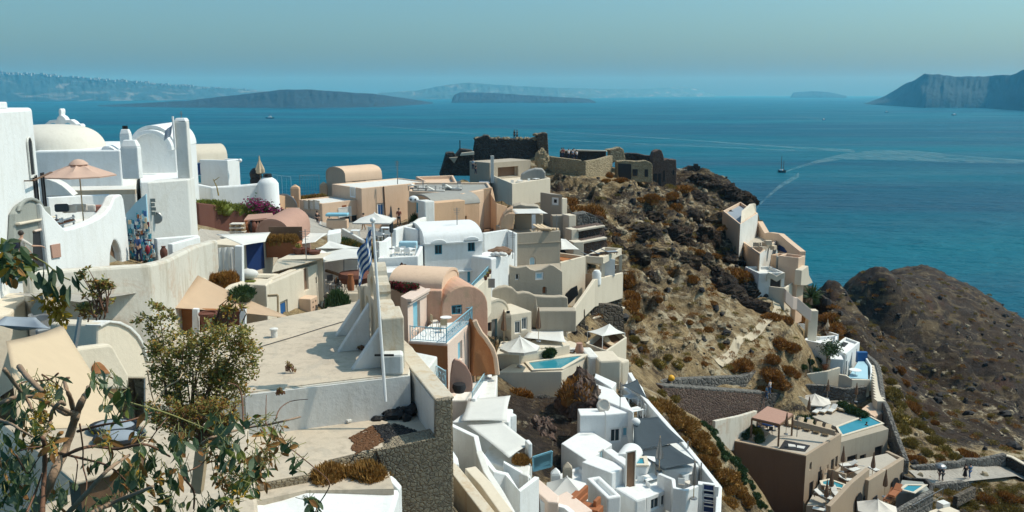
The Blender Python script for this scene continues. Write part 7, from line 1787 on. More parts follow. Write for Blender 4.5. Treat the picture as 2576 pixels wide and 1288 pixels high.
for k,(x,y,d)in enumerate(((1320,1110,84),(1210,1140,83.5),(1440,990,87),(1480,900,89),(1560,860,91),(1700,900,89),(1200,1270,81),(1440,850,90))):
 p=PD(*z18((x,y))[0],d);lounger('white cushioned lounger on lower hotel terrace',(p.x,p.y,p.z-.3),k*.7,'wood','canvas','loungers on the lower hotel terraces')
umbrella('cream parasol with pointed top at bottom edge',PD(*z18((1715,1170))[0],78),4.0,.95,'cushion',6,.2,2.6)
for k in range(2):
 p=PD(*z18((1830+45*k,1150-40*k))[0],80);lounger('clay brown daybed near cream parasol',(p.x,p.y,p.z-.2),-.7,'clay','clay','daybeds near the cream parasol',2.4)
p=PD(*z20((470,930))[0],86);z=p.z;pool('dark sunken plunge pool at foot of path wall',[PZ(*q,z)for q in z20((340,960),(420,900),(640,905),(500,1000))],z)
linewall('path_wall','dark angled wall around sunken plunge pool',[(*z20(q)[0],d)for q,d in(((330,720),92),((440,770),91),((700,785),90),((780,870),88),((770,960),86.5))],4,.4,'stonedark')
roofblock('dark court around sunken plunge pool',z20((250,1000),(520,1010),(760,960),(650,830),(330,800)),86,'wetgrey',-52,name='court',cat='court')
linewall('stone_wall','rubble garden wall descending from path at bottom right',[(*z20(q)[0],d)for q,d in(((780,960),86),((480,1130),83),((200,1290),80))],4,.5,'stonegrey')
a,b=PD(*z20((480,1200))[0],82),PD(*z20((955,940))[0],87);railing('grey metal handrail descending beside rubble wall',[a-Vector((0,0,.9)),b-Vector((0,0,.9))],.95,'metal',.5,'handrail',False)
ribbon('path',[(PD(*z20((420,745))[0],93.6),PD(*z20((700,860))[0],91.2)),(PD(*z20((800,690))[0],95),PD(*z20((800,870))[0],91.2)),(PD(*z20((1400,650))[0],96.5),PD(*z20((1450,810))[0],93.2)),(PD(*z20((1900,620))[0],98),PD(*z20((2060,745))[0],95.2)),(PD(*z20((2250,720))[0],98),PD(*z20((2300,860))[0],95))],'paving',.12)
linewall('stone_wall','crumbling pale stone wall along far side of path',[(*z20(q)[0],d)for q,d in(((470,590),94.6),((700,570),95),((850,560),95.3),((1000,525),95.6),((1180,525),96),((1280,475),96.4),((1500,480),97),((1700,440),97.7),((1890,400),98.2))],[2.6,2.6,2.6,2.6,2.4,2.6,2.4,2.4,2.6],.6,'stonegrey',bev=.12)
linewall('stone_wall','dark shadowed wall with white coping at right edge',[(*z20(q)[0],d)for q,d in(((1900,430),98.4),((2000,460),97.8),((2174,560),96.5),((2400,660),95))],3,.5,'stonedark')
linewall('wall_coping','white coping on dark wall at right edge',[(*z20(q)[0],d)for q,d in(((1900,424),98.3),((2000,452),97.7),((2174,552),96.4),((2400,652),94.9))],.15,.55,'cream','coping')
linewall('stone_wall','long pale kerb wall on near side of path',[(*z20(q)[0],d)for q,d in(((780,868),91),((1200,822),92.5),((1450,795),94),((1800,750),96),((2060,745),97.5),((2300,860),98))],4,.6,'stonegrey')
for(x,y,d,tp_,lg,lab,kw)in((895,815,92.4,(.03,.02,.02),(.25,.13,.1),'walker in dark top and bare legs on left of path',dict(bare_legs=True)),(945,820,92.4,(.05,.07,.1),(.02,.025,.03),'walker in dark clothes holding grey umbrella on path',dict(arm=.8)),(1280,785,93.4,(.025,.02,.02),(.03,.022,.022),'person in long black dress on path',dict(dress=True)),(1352,775,93.6,(.1,.25,.42),(.03,.1,.25),'person in blue clothes beside black dress on path',{})):
 p=PD(*z20((x,y))[0],d);person(lab,(p.x,p.y,p.z),1.72,.3,tp_,lg,.16,**kw)
p=PD(*z20((925,560))[0],92.4);m=MB();m.lathe((p.x,p.y,p.z-.35),[(.62,0),(.5,.18),(.25,.32),(0,.36),(0,.34),(.24,.3),(.49,.16)],10);m.tube([(p.x,p.y,p.z-1.2),(p.x,p.y,p.z)],.02,5);solo('hand_umbrella','dark grey umbrella carried above walkers on path','umbrella',m,'metal')
m=MB();p=PD(*z20((960,1140))[0],80);m.box((p.x,p.y,p.z-1.2),.9,.8,1.2,.4);solo('white_plinth','white topped plinth standing below rubble wall','plinth',m,'white2');
for k,(x,y)in enumerate(((900,1290),(1040,1265))):p=PD(*z20((x,y))[0],79);m=MB();m.box((p.x,p.y,p.z-.6),1.6,1.2,.6,.5);solo('pale_ledge',('left' if k==0 else 'right')+' pale ledge at bottom below white plinth','ledge',m,'cream')
linewall('stone_wall','short stone wall fragment on slope below path',[(*z20((1140,1050))[0],87),(*z20((1420,905))[0],90)],1.2,.5,'stonebrown')
U=lambda q:[(*z21((x,y))[0],d)for x,y,d in q]
linewall('retaining_wall','upper pale rubble retaining wall beneath slope path',U([(60,310,92),(300,330,94),(650,355,97),(950,365,99),(1200,365,101),(1420,350,103)]),3,.8,'stonegrey',bev=.1)
linewall('retaining_wall','grey retaining wall ending at wall notch',U([(250,470,89),(640,440,93),(1000,425,96),(1400,410,100),(1545,340,102)]),3.5,.8,'stonegrey',bev=.1)
linewall('retaining_wall','red brown stone retaining wall with pale coping',U([(390,525,87),(700,540,89.5),(1000,565,92),(1640,610,97.5)]),5.5,.9,'stonered',bev=.05)
linewall('wall_coping','pale coping path on red brown retaining wall',U([(390,517,87.2),(700,532,89.7),(1000,557,92.2),(1640,602,97.7)]),.25,1.2,'stonegrey','coping')
linewall('retaining_wall','dark stone stair wall right of red retaining wall',U([(1600,640,97.6),(1760,620,99),(1920,610,101)]),5,.6,'stonedark')
p=PD(*z21((540,445))[0],91);m=MB();m.blob(p,.36,.36,.36,16,11);m.tube([p-Vector((0,0,2.2)),p-Vector((0,0,.6))],.05,6);M['yellow']=plain('yellow_paint',(.75,.38,.02),.5,0,.1);solo('yellow_ball_sign','round yellow ball sign standing on stone terrace','sign',m,'yellow',smooth='auto')
for x,y,c,lab in((1690,700,(.1,.25,.4),'person in blue shirt climbing dark stone stair'),(1725,640,(.6,.6,.58),'person in white shirt higher on dark stone stair')):
 p=PD(*z21((x,y))[0],97);person(lab,tuple(p),1.7,.8,c,(.05,.1,.2),.2)
C_=lambda q:z19(*q)
wc=block('white_cottage','white flat roofed cottage with slim windows above stair path','cottage',PB(*z19((700,660),(880,730),(1045,592)),118),'white',.3,zb=-46)
for x,y,w_,h_ in((885,775,.4,.8),(950,745,.35,.8),(1005,715,.45,1.1),(880,905,.8,2.2),(940,835,.6,2.0),(905,860,.3,.7),(850,905,.3,1.2)):wc.win(1,z19((x,y))[0],w_,h_,'white2','metal',mull=False)
q=[PZ(*k,wc.z-.28)for k in z19((725,620),(860,648),(905,605),(770,570))];m=MB();m.prism(q,wc.z-.3,wc.z-.2);solo('roof_hatch','dark sunken roof opening on white cottage','roof hatch',m,'dark')
for q,d,mt,lab in(([(370,560),(560,600),(740,640),(780,500),(560,520),(420,500)],122,'white','white roof terrace left of cottage roof'),([(205,470),(320,520),(470,500),(430,370),(300,360)],128,'white','upper left white terrace of cottage'),([(470,490),(600,510),(680,430),(560,350),(450,310)],130,'white','upper right white terrace of cottage')):
 roofblock(lab,C_(q),d,mt,-46,name='cottage_terrace',cat='terrace',par=.5)
linewall('white_wall','white garden wall along upper edge of cottage',[(*z19(q)[0],d)for q,d in(((205,455),127),((290,360),131),((430,380),130),((445,300),132),((545,330),132),((600,440),128),((780,495),124))],1.8,.3,'white')
p=PD(*z19((645,520))[0],127);closed_umbrella('closed tan parasol on upper cottage terrace',(p.x,p.y,p.z-.1),2.7,'beige',.45)
block('white_block','lower white wing in front of cottage','house',RB(*z19((690,790),(850,800)),4,117),'white',0,zb=-46)
linewall('cream_garden_wall','curved cream garden wall below cottage trees',[(*z19(q)[0],d)for q,d in(((345,985),113),((450,965),113),((650,935),113.5),((800,890),114.5))],3,.35,'cream')
linewall('cream_garden_wall','cream wall below blue floored terrace of cottage',[(*z19(q)[0],d)for q,d in(((795,975),112),((880,990),111.5),((945,1035),111),((1160,1040),112))],3.5,.35,'cream')
bz=PD(*z19((1000,1030))[0],112).z;q=[PZ(*k,bz)for k in z19((900,1020),(1145,1035),(1140,880),(1090,800),(1040,800))];m=MB();m.prism(q,bz-2,bz);solo('blue_terrace','pale blue floored terrace beside white cottage','terrace',m,'paleblue')
linewall('white_wall','curved white parapet around blue floored terrace',[(*z19(q)[0],d)for q,d in(((1030,760),121),((1100,745),121),((1130,790),119.5),((1180,870),117),((1185,960),114.5),((1175,1040),112.5))],1.6,.25,'white')
p=PD(*z19((990,950))[0],113.5);table('white round table on blue floored terrace',(p.x,p.y,bz),1.6,round_=True)
p=PD(*z19((1065,790))[0],120);m=MB();m.box((p.x,p.y,p.z-.5),1.4,.6,1.5);solo('blue_screen','deep blue painted panel at end of blue terrace','panel',m,'blue')
pot_p=PD(*z19((625,915))[0],114.5);pot('orange pot below cottage tree',tuple(pot_p),.4,.6,'clay')
m=MB();m.tube([PD(*z19((440,1060))[0],113.2),PD(*z19((445,740))[0],113.2)],.06,6);solo('lamp_post','thin dark lamp post before cottage garden wall','lamp post',m,'black')
stp=thing('stone_stairs','pale stair path with dark risers beside cottage','stairs',tuple(PD(*z19((1240,1280))[0],104)))
for k in range(13):
 t=k/12;x=1205+40*t;y=880+400*t;d=117-13.5*t;a,b=PD(*z19((x-12,y))[0],d),PD(*z19((x+75+10*t,y+5))[0],d)
 m=MB();c=(a+b)/2;m.box((c.x,c.y,c.z-1.5),(b-a).length,1.25,1.5);m.build('step',M['cream'],stp)
linewall('stair_wall','long pale stone stair wall curving down past hotel',[(*z19(q)[0],d)for q,d in(((1065,685),126),((1130,735),123),((1200,790),120),((1260,860),117),((1290,980),113),((1310,1130),108),((1330,1290),103.5))]+T([(1800,300,101.5),(1850,450,98.5),(1920,640,95.5),(1985,810,93)]),[1.5]*6+[2,2.5,3,3,3],.55,'stonegrey',bev=.1)
ph=block('peach_house','upper peach house with blue roof on cliff edge','house',PB(*z17((205,258),(388,402),(578,285)),133),'peach',.5,zb=-33,roof='greycloth')
for x,y,w_,h_ in((455,500,.7,1.2),(520,440,.7,1.2),(460,560,1.4,1.6),(515,530,1.4,2.4)):ph.win(1,z17((x,y))[0],w_,h_,'whitepaint','brown' if h_>1.3 else 'glass',mull=False)
m=MB();P=[PD(*q,d)for q,d in zip(z17((395,390),(405,260),(490,185),(515,190),(520,300)),(137,140,146,146,146))];m.extr(P,P[0],P[0]+Vector((.8,.6,0)));solo('cream_gable','cream gable wall rising behind blue roof of peach house','wall',m,'cream')
p2=block('peach_house','lower peach house with dark terracotta side wall','house',PB(*z17((388,572),(600,718),(792,570)),126),'peach',.6,zb=-34,roof='floor')
for x,y,w_,h_ in((665,790,.6,1.1),(700,745,.5,1.0),(745,690,.6,1.3),(660,870,.8,1.5),(710,850,1.0,1.5)):p2.win(1,z17((x,y))[0],w_,h_,'whitepaint','dark',mull=False)
p2.win(0,z17((520,808))[0],1.2,1.3,'terra','dark',mull=False)
for hh in(ph,p2):
 A,B,d_,n_=hh.frame(1);MB().extr([Vector((q.x,q.y,z))+n_*.012 for q,z in((A,hh.zb),(B,hh.zb),(B,hh.z-.02),(A,hh.z-.02))],A,A+n_*.02).build('front_render',M['white2'],hh.root)
for hh,e in((ph,0),(p2,0)):
 A,B,d_,n_=hh.frame(e);MB().extr([Vector((q.x,q.y,z))+n_*.03 for q,z in((A,hh.zb),(B,hh.zb),(B,hh.z-.25),(A,hh.z-.25))],A,A+n_*.05).build('side_render',M['orange'],hh.root)
gh=block('white_gatehouse','pale gatehouse with dark door at end of slope path','gatehouse',RB(*z17((590,930),(868,922)),5,122),'white2',.5,zb=-33)
gh.win(0,z17((765,1105))[0],1.6,3.6,'wetgrey','dark',name='door',mull=False)
linewall('rounded_gate_wall','wavy cream parapet over dark gatehouse door',[(*z17(q)[0],d)for q,d in(((670,960),121.7),((690,920),121.7),((730,930),121.7),((780,960),121.7),((830,930),121.7),((868,920),121.7))],.8,.3,'cream')
a_,b_=PD(*z17((570,380))[0],146),PD(*z17((1035,700))[0],128)
sw_=planewall('ruined_wall','sloping peach ruin wall with oval opening at cliff edge','wall',z17((560,560),(575,370),(650,500),(690,490),(800,505),(900,590),(1030,695),(1000,990),(870,990),(760,600)),a_,b_,.9,'peach')
panel(sw_,z17((800,680),(795,640),(815,625),(860,650),(895,700),(880,710)),(*z17((570,380))[0],146),(*z17((1035,700))[0],128),'navy','oval_opening',.05)
for q,d,lab,mt in(((780,750,910,755),127,'grey roofless room beside lower peach house','wetgrey'),((915,760,1000,740),126,'narrow peach ruin pier with dark shade','orange'),((1015,765,1090,740),124,'right peach ruin block at cliff edge','peach')):
 block('ruin_block',lab,'ruin',RB(*z17((q[0],q[1]),(q[2],q[3])),3,d),mt,.8,.25,zb=-33)
block('ruin_block','white fronted ruin wall above palm','ruin',RB(*z17((870,1090),(1045,975)),4,121),'cream',.5,zb=-34)
planewall('ruined_wall','cream buttress slanting down to palm','wall',z17((1050,900),(1120,850),(1130,950),(1170,1030),(1100,1060),(1040,1060)),PD(*z17((1050,900))[0],123),PD(*z17((1170,900))[0],126),1,'cream')
m=MB()
for k in range(14):p=PD(*z17((560+rng.uniform(0,190),590+rng.uniform(-10,80)))[0],132+rng.uniform(-3,3));m.box((p.x,p.y,p.z-.5),.9,.7,.6,k)
solo('terrace_clutter','stacked tan furniture on roof of lower peach house','furniture',m,'beige')
linewall('pink_path_wall','pink plaster wall descending from gatehouse to cottage',[(*z17((870,1100))[0],120.5),(*z17((950,1180))[0],121),(2004,748,121.5),(2040,779,122)],1.8,.4,'palepink')
block('cream_pier','cream pier at lower end of pink path wall','pier',RB((2035,782),(2059,782),1.3,123),'cream',0,zb=-42)
# ================================================================ CASTLE RUIN, BOATS
K=lambda q,d:(PD(*q[0],d),PD(*q[0],d)+Vector((10,.8,0)))
o1=z10((620,500),(640,300),(662,150),(720,130),(760,120),(790,98),(850,100),(880,140),(980,155),(1000,140),(1120,150),(1300,152),(1400,150),(1500,155),(1515,95),(1560,98),(1600,62),(1660,70),(1672,250),(1690,500),(1690,620),(620,640))
o=planewall('castle_wall','massive black lava stone castle ruin wall on hilltop','castle ruin',o1,PD(*o1[0],158),PD(*o1[0],158)+Vector((10,.3,0)),3.2,'stonedark',bev=.15)
rng=random.Random(77);m=MB()
for k in range(70):
 x=rng.uniform(670,1660);y=150 if x<1500 else 90
 if 880<x<1480 and rng.random()<.3:continue
 p=PD(*z10((x,y+(-30 if 760<x<870 else 0)))[0],158+rng.uniform(.3,2.5));m.blob((p.x,p.y,p.z),rng.uniform(.2,.5),rng.uniform(.2,.4),rng.uniform(.15,.45),6,5,.2,rng)
solo('loose_stones','row of sunlit loose stones along top of black castle wall','stones',m,'stonetan',kind='stuff')
planewall('castle_pier','pale flecked stone pier at right end of black castle wall','ruin',z10((1515,100),(1600,64),(1668,75),(1690,470),(1560,470)),PD(*o1[0],157.2),PD(*o1[0],157.2)+Vector((10,.3,0)),1.2,'stonebrown',bev=.1)
o2=z10((180,660),(235,480),(270,350),(310,338),(380,340),(400,380),(440,330),(470,290),(560,300),(640,310),(650,420),(640,660))
planewall('castle_bastion','stepped dark ruin bastion left of black castle wall','ruin',o2,PD(*o2[0],150),PD(*o2[0],150)+Vector((10,1.2,0)),3,'stonedark',bev=.1)
planewall('castle_stair','sunlit cream parapet of stepped ruin bastion','wall',z10((460,385),(480,345),(655,325),(655,370)),PD(*o2[0],149),PD(*o2[0],149)+Vector((10,1.2,0)),.6,'cream')
planewall('castle_stair','slanted sunlit slab on stepped ruin bastion','wall',z10((310,410),(430,400),(380,490)),PD(*o2[0],149),PD(*o2[0],149)+Vector((10,1.2,0)),.6,'sand')
m=MB();p=PD(*z10((460,300))[0],150);m.tube([p,p+Vector((0,0,1.6))],.09,6);solo('lantern_post','thin dark post on top of stepped bastion','post',m,'black')
for x,y,d,c,lab in((1212,140,160,(.03,.03,.035),'left of two dark figures standing on castle wall'),(1248,142,160,(.05,.045,.04),'right of two dark figures standing on castle wall'),(640,560,143,(.45,.5,.55),'person in pale blue shirt below castle bastion'),(675,620,140,(.03,.03,.03),'person in black on path below castle bastion'),(1860,395,154,(.03,.03,.04),'person in black at left end of castle terrace'),(1885,395,153,(.4,.12,.1),'person in red beside dark doorway on castle terrace'),(1960,410,152,(.7,.72,.75),'person in white at front of castle terrace group'),(2015,415,152.5,(.2,.3,.45),'person in blue in middle of castle terrace group'),(2070,425,152,(.7,.7,.7),'person in white and navy at right of castle terrace group'),(2030,400,155,(.6,.55,.5),'person in tan behind castle terrace group')):
 p=PD(*z10((x,y+20))[0],d);person(lab,tuple(p),1.75,rng.uniform(0,6),c,(.02,.03,.06),.1)
pb=PB(*z10((868,640),(1180,768),(1708,690)),128)
cp_=block('cream_terrace_house','cream angular house with walled terrace below castle','house',pb,'cream',.7,.3,-24)
rb_=RB(*z10((868,480),(1440,440)),5,141)
cv=block('terrace_loggia','beige loggia with wide dark opening below castle wall','loggia',rb_,'sand',0,zb=-17)
cv.win(0,z10((1125,605))[0],4.4,1.6,'cream','wood',name='wide_opening',mull=False,depth=.8)
m=MB();P=[PD(*q,136)for q in z10((1290,720),(1310,640),(1400,590),(1500,560),(1600,565),(1640,620),(1640,720))];m.extr(P,P[0],P[0]+Vector((0,2,0)));solo('curved_parapet','rounded grey white parapet right of beige loggia','parapet',m,'greyroof',bev=.2)
m=MB();p=PD(*z10((905,490))[0],138);m.box((p.x,p.y,p.z-3),.5,.5,4.2);solo('white_pier','slim white pier at left corner of beige loggia','pier',m,'white2')
p=PD(*z10((1590,440))[0],148);rock('grey boulder leaning against castle pier',(p.x,p.y,p.z),1.1,1.0,1.7,'stonetan',33)
for k in range(4):
 p=PD(*z10((1180+110*k,735-12*k))[0],134);(table if k%2 else chair)(('small white table' if k%2 else 'white chair')+' on walled terrace below castle',(p.x,p.y,p.z-.7),yaw=.3*k,group='tables on the castle house terrace' if k%2 else 'chairs on the castle house terrace')
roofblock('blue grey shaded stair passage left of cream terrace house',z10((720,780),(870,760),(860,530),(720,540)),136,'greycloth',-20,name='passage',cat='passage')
V=lambda*q:z22(*q)
A,B=PD(*V((0,415))[0],152),PD(*V((230,420))[0],149);Cc=PD(*V((800,320))[0],158)
lb0=PD(*z10((1690,385))[0],153)
linewall('castle_terrace_wall','tan stone bastion wall under castle terrace people',[(*z10((1685,385))[0],154),(*z10((1770,400))[0],152),(*z10((2105,440))[0],149),(*V((230,425))[0],148),(*V((520,380))[0],152),(*V((800,300))[0],158)],4.4,.8,'stonetan')
for x,d in((1740,152),):
 m=MB();P=[PD(*q,d-.5)for q in z10((1725,410),(1760,410),(1790,620),(1745,620))];m.extr(P,P[0],P[0]+Vector((0,.6,0)));solo('buttress','tan sunlit buttress on left of castle terrace wall','buttress',m,'stonetan')
linewall('castle_back_wall','dark back wall with pale coping behind castle terrace group',[(*V((-280,195))[0],166),(*V((60,185))[0],165),(*V((700,205))[0],163)],3.5,.6,'stonedark')
linewall('wall_coping','thin white coping on dark castle back wall',[(*V((-280,190))[0],165.8),(*V((60,178))[0],164.8),(*V((720,196))[0],162.8)],.25,.7,'cream','coping')
planewall('ruin_buttress','sunlit tan sloping ruin mass beyond castle terrace','ruin',V((790,480),(800,220),(720,180),(900,155),(1000,120),(1080,170),(1110,280),(1130,440),(930,440)),PD(*V((800,300))[0],160),PD(*V((800,300))[0],160)+Vector((10,2,0)),2,'stonetan',bev=.15)
planewall('ruin_wall','low dark ruin wall between tan mass and brown tower','ruin',V((1100,430),(1100,260),(1160,250),(1380,260),(1560,300),(1720,310),(1700,480)),PD(*V((1100,300))[0],164),PD(*V((1100,300))[0],164)+Vector((10,0,0)),1.5,'stonedark',bev=.1)
rw=planewall('ruin_house','ruined house front with tan pilasters and dark openings','ruin',V((930,880),(930,430),(1100,410),(1400,430),(1560,410),(1640,440),(1700,490),(1700,880)),PD(*V((930,600))[0],157),PD(*V((930,600))[0],157)+Vector((10,1,0)),1.5,'stonetan',bev=.1)
ra=(*V((930,600))[0],157);rbb=PD(*V((930,600))[0],157)+Vector((10,1,0))
def panel2(par,pxs,A,B,mat,name,out=.06):
 n=Vector((-(B.y-A.y),B.x-A.x,0)).normalized();n=-n if n.dot(A)>0 else n
 P=[PW(*q,A,B)+n*out for q in pxs];return MB().extr(P,P[0],P[0]+n*.05).build(name,M[mat],par)
panel2(rw,V((960,470),(1240,490),(1240,830),(1010,870),(960,700)),PD(*ra),rbb,'dark','collapsed_opening');panel2(rw,V((1530,600),(1600,600),(1600,760),(1530,760)),PD(*ra),rbb,'dark','window_opening');panel2(rw,V((1270,600),(1380,600),(1370,740),(1280,740)),PD(*ra),rbb,'dark','window_opening')
bt_=V((1700,980),(1705,320),(1740,230),(1780,200),(1850,175),(1900,200),(1930,280),(1960,400),(2040,370),(2090,390),(2210,390),(2220,620),(2215,960))
bo_=planewall('brown_ruin_tower','brown red ruined tower house with tall dark slits','ruin',bt_,PD(*bt_[0],160),PD(*bt_[0],160)+Vector((10,1.5,0)),2,'stonered',bev=.12)
for q in(((1720,950),(1720,700),(1790,690),(1790,950)),((1820,960),(1820,700),(1880,680),(1870,960)),((1930,860),(1930,640),(1960,620),(1960,860)),((2130,720),(2130,620),(2160,610),(2160,720))):panel2(bo_,V(*q),PD(*bt_[0],160),PD(*bt_[0],160)+Vector((10,1.5,0)),'dark','dark_slit')
p=PD(1745,424,171);m=MB();m.box((p.x,p.y,p.z-.4),2.4,.8,.9);m.box((p.x+.4,p.y,p.z+.4),.8,.6,.5);solo('stone_bench','dark stone bench shape on flat hilltop edge','bench',m,'stonedark')
linewall('hilltop_kerb','pale kerb line on flat hilltop right of brown ruin',[(1705,424,171),(1745,428,172),(1780,428,172)],.6,.5,'cream')
def seapt(x,y):return PZ(x,y,SEA)
p=seapt(1966,434);sb=thing('sailing_boat','dark hulled two masted sailing boat trailing a wake','sailing boat',tuple(p))
def hull(c,L_,w_,h_,yaw,mat,parent,name='hull'):
 ca,sa=math.cos(yaw),math.sin(yaw);m=MB();vs=[];n=10
 for i in range(n+1):
  t=i/n;x=(t-.5)*L_;k=w_/2*(1-abs(2*t-1)**2.6)**.8 if t>.5 else w_/2*(1-.35*(1-2*t)**2);k=max(k,.05);up=h_*(1+.35*(2*t-1)**2)
  for y,z in((-k,up),(-k*.75,-.3),(k*.75,-.3),(k,up)):vs.append((c[0]+x*ca-y*sa,c[1]+x*sa+y*ca,c[2]+z))
 fs=[(4*i+j,4*i+(j+1)%4,4*i+4+(j+1)%4,4*i+4+j)for i in range(n)for j in range(4)]+[(0,1,2,3),(4*n+3,4*n+2,4*n+1,4*n)]
 m.add(vs,fs);return m.build(name,M[mat],parent,smooth='auto')
hull(p,15,5.5,3.2,2.2,'black',sb);MB().box((p.x-.4,p.y,p.z+3.1),6,3.2,2.0,2.2).build('cabin',M['whitepaint'],sb,bevel=.2);MB().box((p.x+1,p.y,p.z+3.0),9,3.6,.3,2.2).build('deck',M['wood'],sb)
for dx,hh in((.8,27),(-3,19)):MB().tube([(p.x+dx*math.cos(2.6),p.y+dx*math.sin(2.6),p.z+2),(p.x+dx*math.cos(2.6),p.y+dx*math.sin(2.6),p.z+hh)],.6,6,.45).build('mast',M['wood'],sb)
MB().bar((p.x-.5,p.y,p.z+4.2),(p.x+4.5,p.y-2,p.z+4.2),.7).build('boom',M['wood'],sb)
MB().tube([(p.x+.8*math.cos(2.6),p.y,p.z+26),(p.x-8,p.y+4,p.z+3)],.1,4).build('stay',M['metal'],sb)
def motor(label,x,y,L_,yaw):
 c=seapt(x,y);b=thing('motor_boat',label,'boat',tuple(c));hull(c,L_,L_*.28,L_*.11,yaw,'navy' if L_<30 else 'black',b)
 MB().box((c.x,c.y,c.z+L_*.1),L_*.45,L_*.2,L_*.13,yaw).build('cabin',M['whitepaint'],b);MB().box((c.x,c.y,c.z+L_*.23),L_*.2,L_*.14,L_*.08,yaw).build('bridge',M['whitepaint'],b)
 MB().tube([c+Vector((0,0,L_*.2)),c+Vector((0,0,L_*.5))],L_*.012,5).build('mast',M['metal'],b);return b
motor('dark ferry boat with white cabin left of volcanic island',679,298,42,.1);motor('tiny dark boat in middle of right hand sea',2072,302,22,.4);motor('tiny distant boat just below hazy right island',2230,283,30,.2);motor('small dark boat near right edge below hazy island',2400,290,34,.3)
def foam_mat():
 m,nt,b=newmat('foam');b.inputs['Base Color'].default_value=(.25,.42,.46,1);b.inputs['Roughness'].default_value=.8
 t=N(nt,'ShaderNodeBsdfTransparent');ms=N(nt,'ShaderNodeMixShader')
 nt.links.new(ramp(nt,noise(nt,1,6,.7,wpos(nt,(.03,.012,1)),1),[(.35,.0),(.75,.4)]),ms.inputs[0]);nt.links.new(t.outputs[0],ms.inputs[1]);nt.links.new(b.outputs[0],ms.inputs[2]);nt.links.new(ms.outputs[0],nt.nodes['Material Output'].inputs['Surface']);return m
fm_=foam_mat()
def wake(pts,k):
 m=MB();P=[(seapt(x,y-h_/2),seapt(x,y+h_/2))for x,y,h_ in pts];vs=[]
 for a,b in P:vs+=[a+Vector((0,0,.15)),b+Vector((0,0,.15))]
 m.add(vs,[(2*i,2*i+1,2*i+3,2*i+2)for i in range(len(P)-1)]);o=m.build('wake',fm_,fix=False);tag(o,kind='stuff')
wake([(1972,433,3),(2010,420,5),(2060,406,8),(2120,394,14),(2200,390,24),(2300,392,26),(2450,402,16),(2600,408,8)],0)
wake([(1210,318,.5),(1500,338,1.6),(1700,350,2),(1950,368,3),(2150,380,8)],1);wake([(900,312,.5),(1100,330,1.6),(1400,352,1.8),(1700,366,2),(2000,378,3)],2)
wake([(1895,535,2),(1920,505,7),(1960,470,10),(2010,440,12)],3);wake([(640,296,.6),(672,297,1.6)],4);wake([(1990,290,.6),(2040,296,2),(2072,302,1.5)],5)
# ================================================================ PLANTS
DS=np.concatenate([np.geomspace(20,60,60),np.arange(60.3,190,.35),np.geomspace(190,470,160)])
def hit(x,y):
 v=dirv(x,y);X=v.x/v.y*DS;Y=DS;zz=v.z/v.y*DS
 g=np.maximum(ground(X,Y)[0],SEA);i=np.argmax(zz<g)
 if not(zz<g).any():return None
 return Vector((X[i],Y[i],float(g[i])))
rng=random.Random(55)
BL=[('dry','round rust brown dry shrub on rocky slope below castle','dry shrubs on the castle slope',[(1530,438,18),(1562,452,14),(1640,492,21),(1692,494,18),(1722,474,20),(1612,500,12),(1455,520,30),(1490,530,28),(1430,505,20),(1510,545,16),(1588,745,24),(1583,705,20),(1585,775,22),(1600,800,14),(1652,548,12),(1870,695,26),(1848,688,18),(1822,645,10),(1800,640,10),(1525,455,12),(1700,520,12),(1760,640,12),(1690,690,11),(1740,700,12),(1640,640,9),(1790,760,11),(1690,800,12),(1655,760,10),(1730,815,10),(1780,830,10)]),('dry','rust brown dry shrub beside slope path','dry shrubs beside the slope path',[(1870,915,22),(1842,925,14),(1940,792,20),(1975,800,20),(1955,852,24),(1945,895,22),(1975,925,26),(1940,945,26),(2000,938,18),(1960,965,18),(1985,870,18),(2085,795,17),(2103,822,18),(2062,802,13),(2092,842,16),(2110,850,12),(1920,975,16),(1770,915,12),(1730,900,12),(2015,800,14)]),('drygreen','olive dry shrub on slope beside stair wall','olive shrubs beside the stair wall',[(2245,988,22),(2262,1012,22),(2285,1000,18),(2255,1050,22),(2270,1075,18),(2300,1065,22),(2330,1080,20),(2345,1105,22),(2375,1125,22),(2402,1145,20),(2285,1112,20),(2330,1135,18),(2362,1152,15),(2240,955,16),(2222,928,12),(2310,1040,16),(2230,1020,14),(2500,1275,24),(2545,1283,22),(2440,1268,22)]),('dry','orange brown shrub on slope above right path','orange shrubs above the right path',[(2292,1022,20),(2420,1138,18),(2442,1142,22),(2310,1155,14),(2285,1150,14),(2275,960,15),(2350,1060,15),(2480,1255,24),(2530,1245,24),(2562,1255,18),(2395,1255,12),(2340,1040,12),(2265,930,12)]),('drygold','golden dry grass clump on slope between white terraces and hotel','golden clumps on the grass slope',[(1655+205*(k/33)+rng.uniform(-14,26),1005+255*(k/33)+rng.uniform(-18,18),rng.uniform(17,27))for k in range(34)]),('green','dark green shrub in strip along hotel side','dark shrubs along the hotel side',[(1772+165*(k/21)+rng.uniform(-8,8),1058+235*(k/21)+rng.uniform(-8,8),rng.uniform(11,17))for k in range(22)]),('drygreen','olive green shrub on rocky ground below castle slope','olive shrubs below the castle slope',[(1612,872,16),(1650,908,22),(1600,908,18),(1680,905,16),(1700,915,12),(1660,985,18),(1690,1000,16),(1640,1005,14),(1730,1005,14),(1770,1000,14),(1800,1010,12),(1810,868,12),(1590,850,14)]),('green','dark green shrub by white cottage garden','dark shrubs of the cottage garden',[(2035,905,16),(2060,900,16),(2085,892,14),(2050,930,14),(2020,920,14),(2025,770,14),(2050,755,14)])]
for kind,lab,grp,pts in BL:
 for x,y,r_ in pts:
  p=hit(x,y+r_*.35)
  if p is None:continue
  rad=rng.uniform(.8,1.3)*r_*p.y/F;bush(kind,lab,(p.x,p.y,p.z-rad*.25),rad,rad*rng.uniform(.95,1.3),grp)
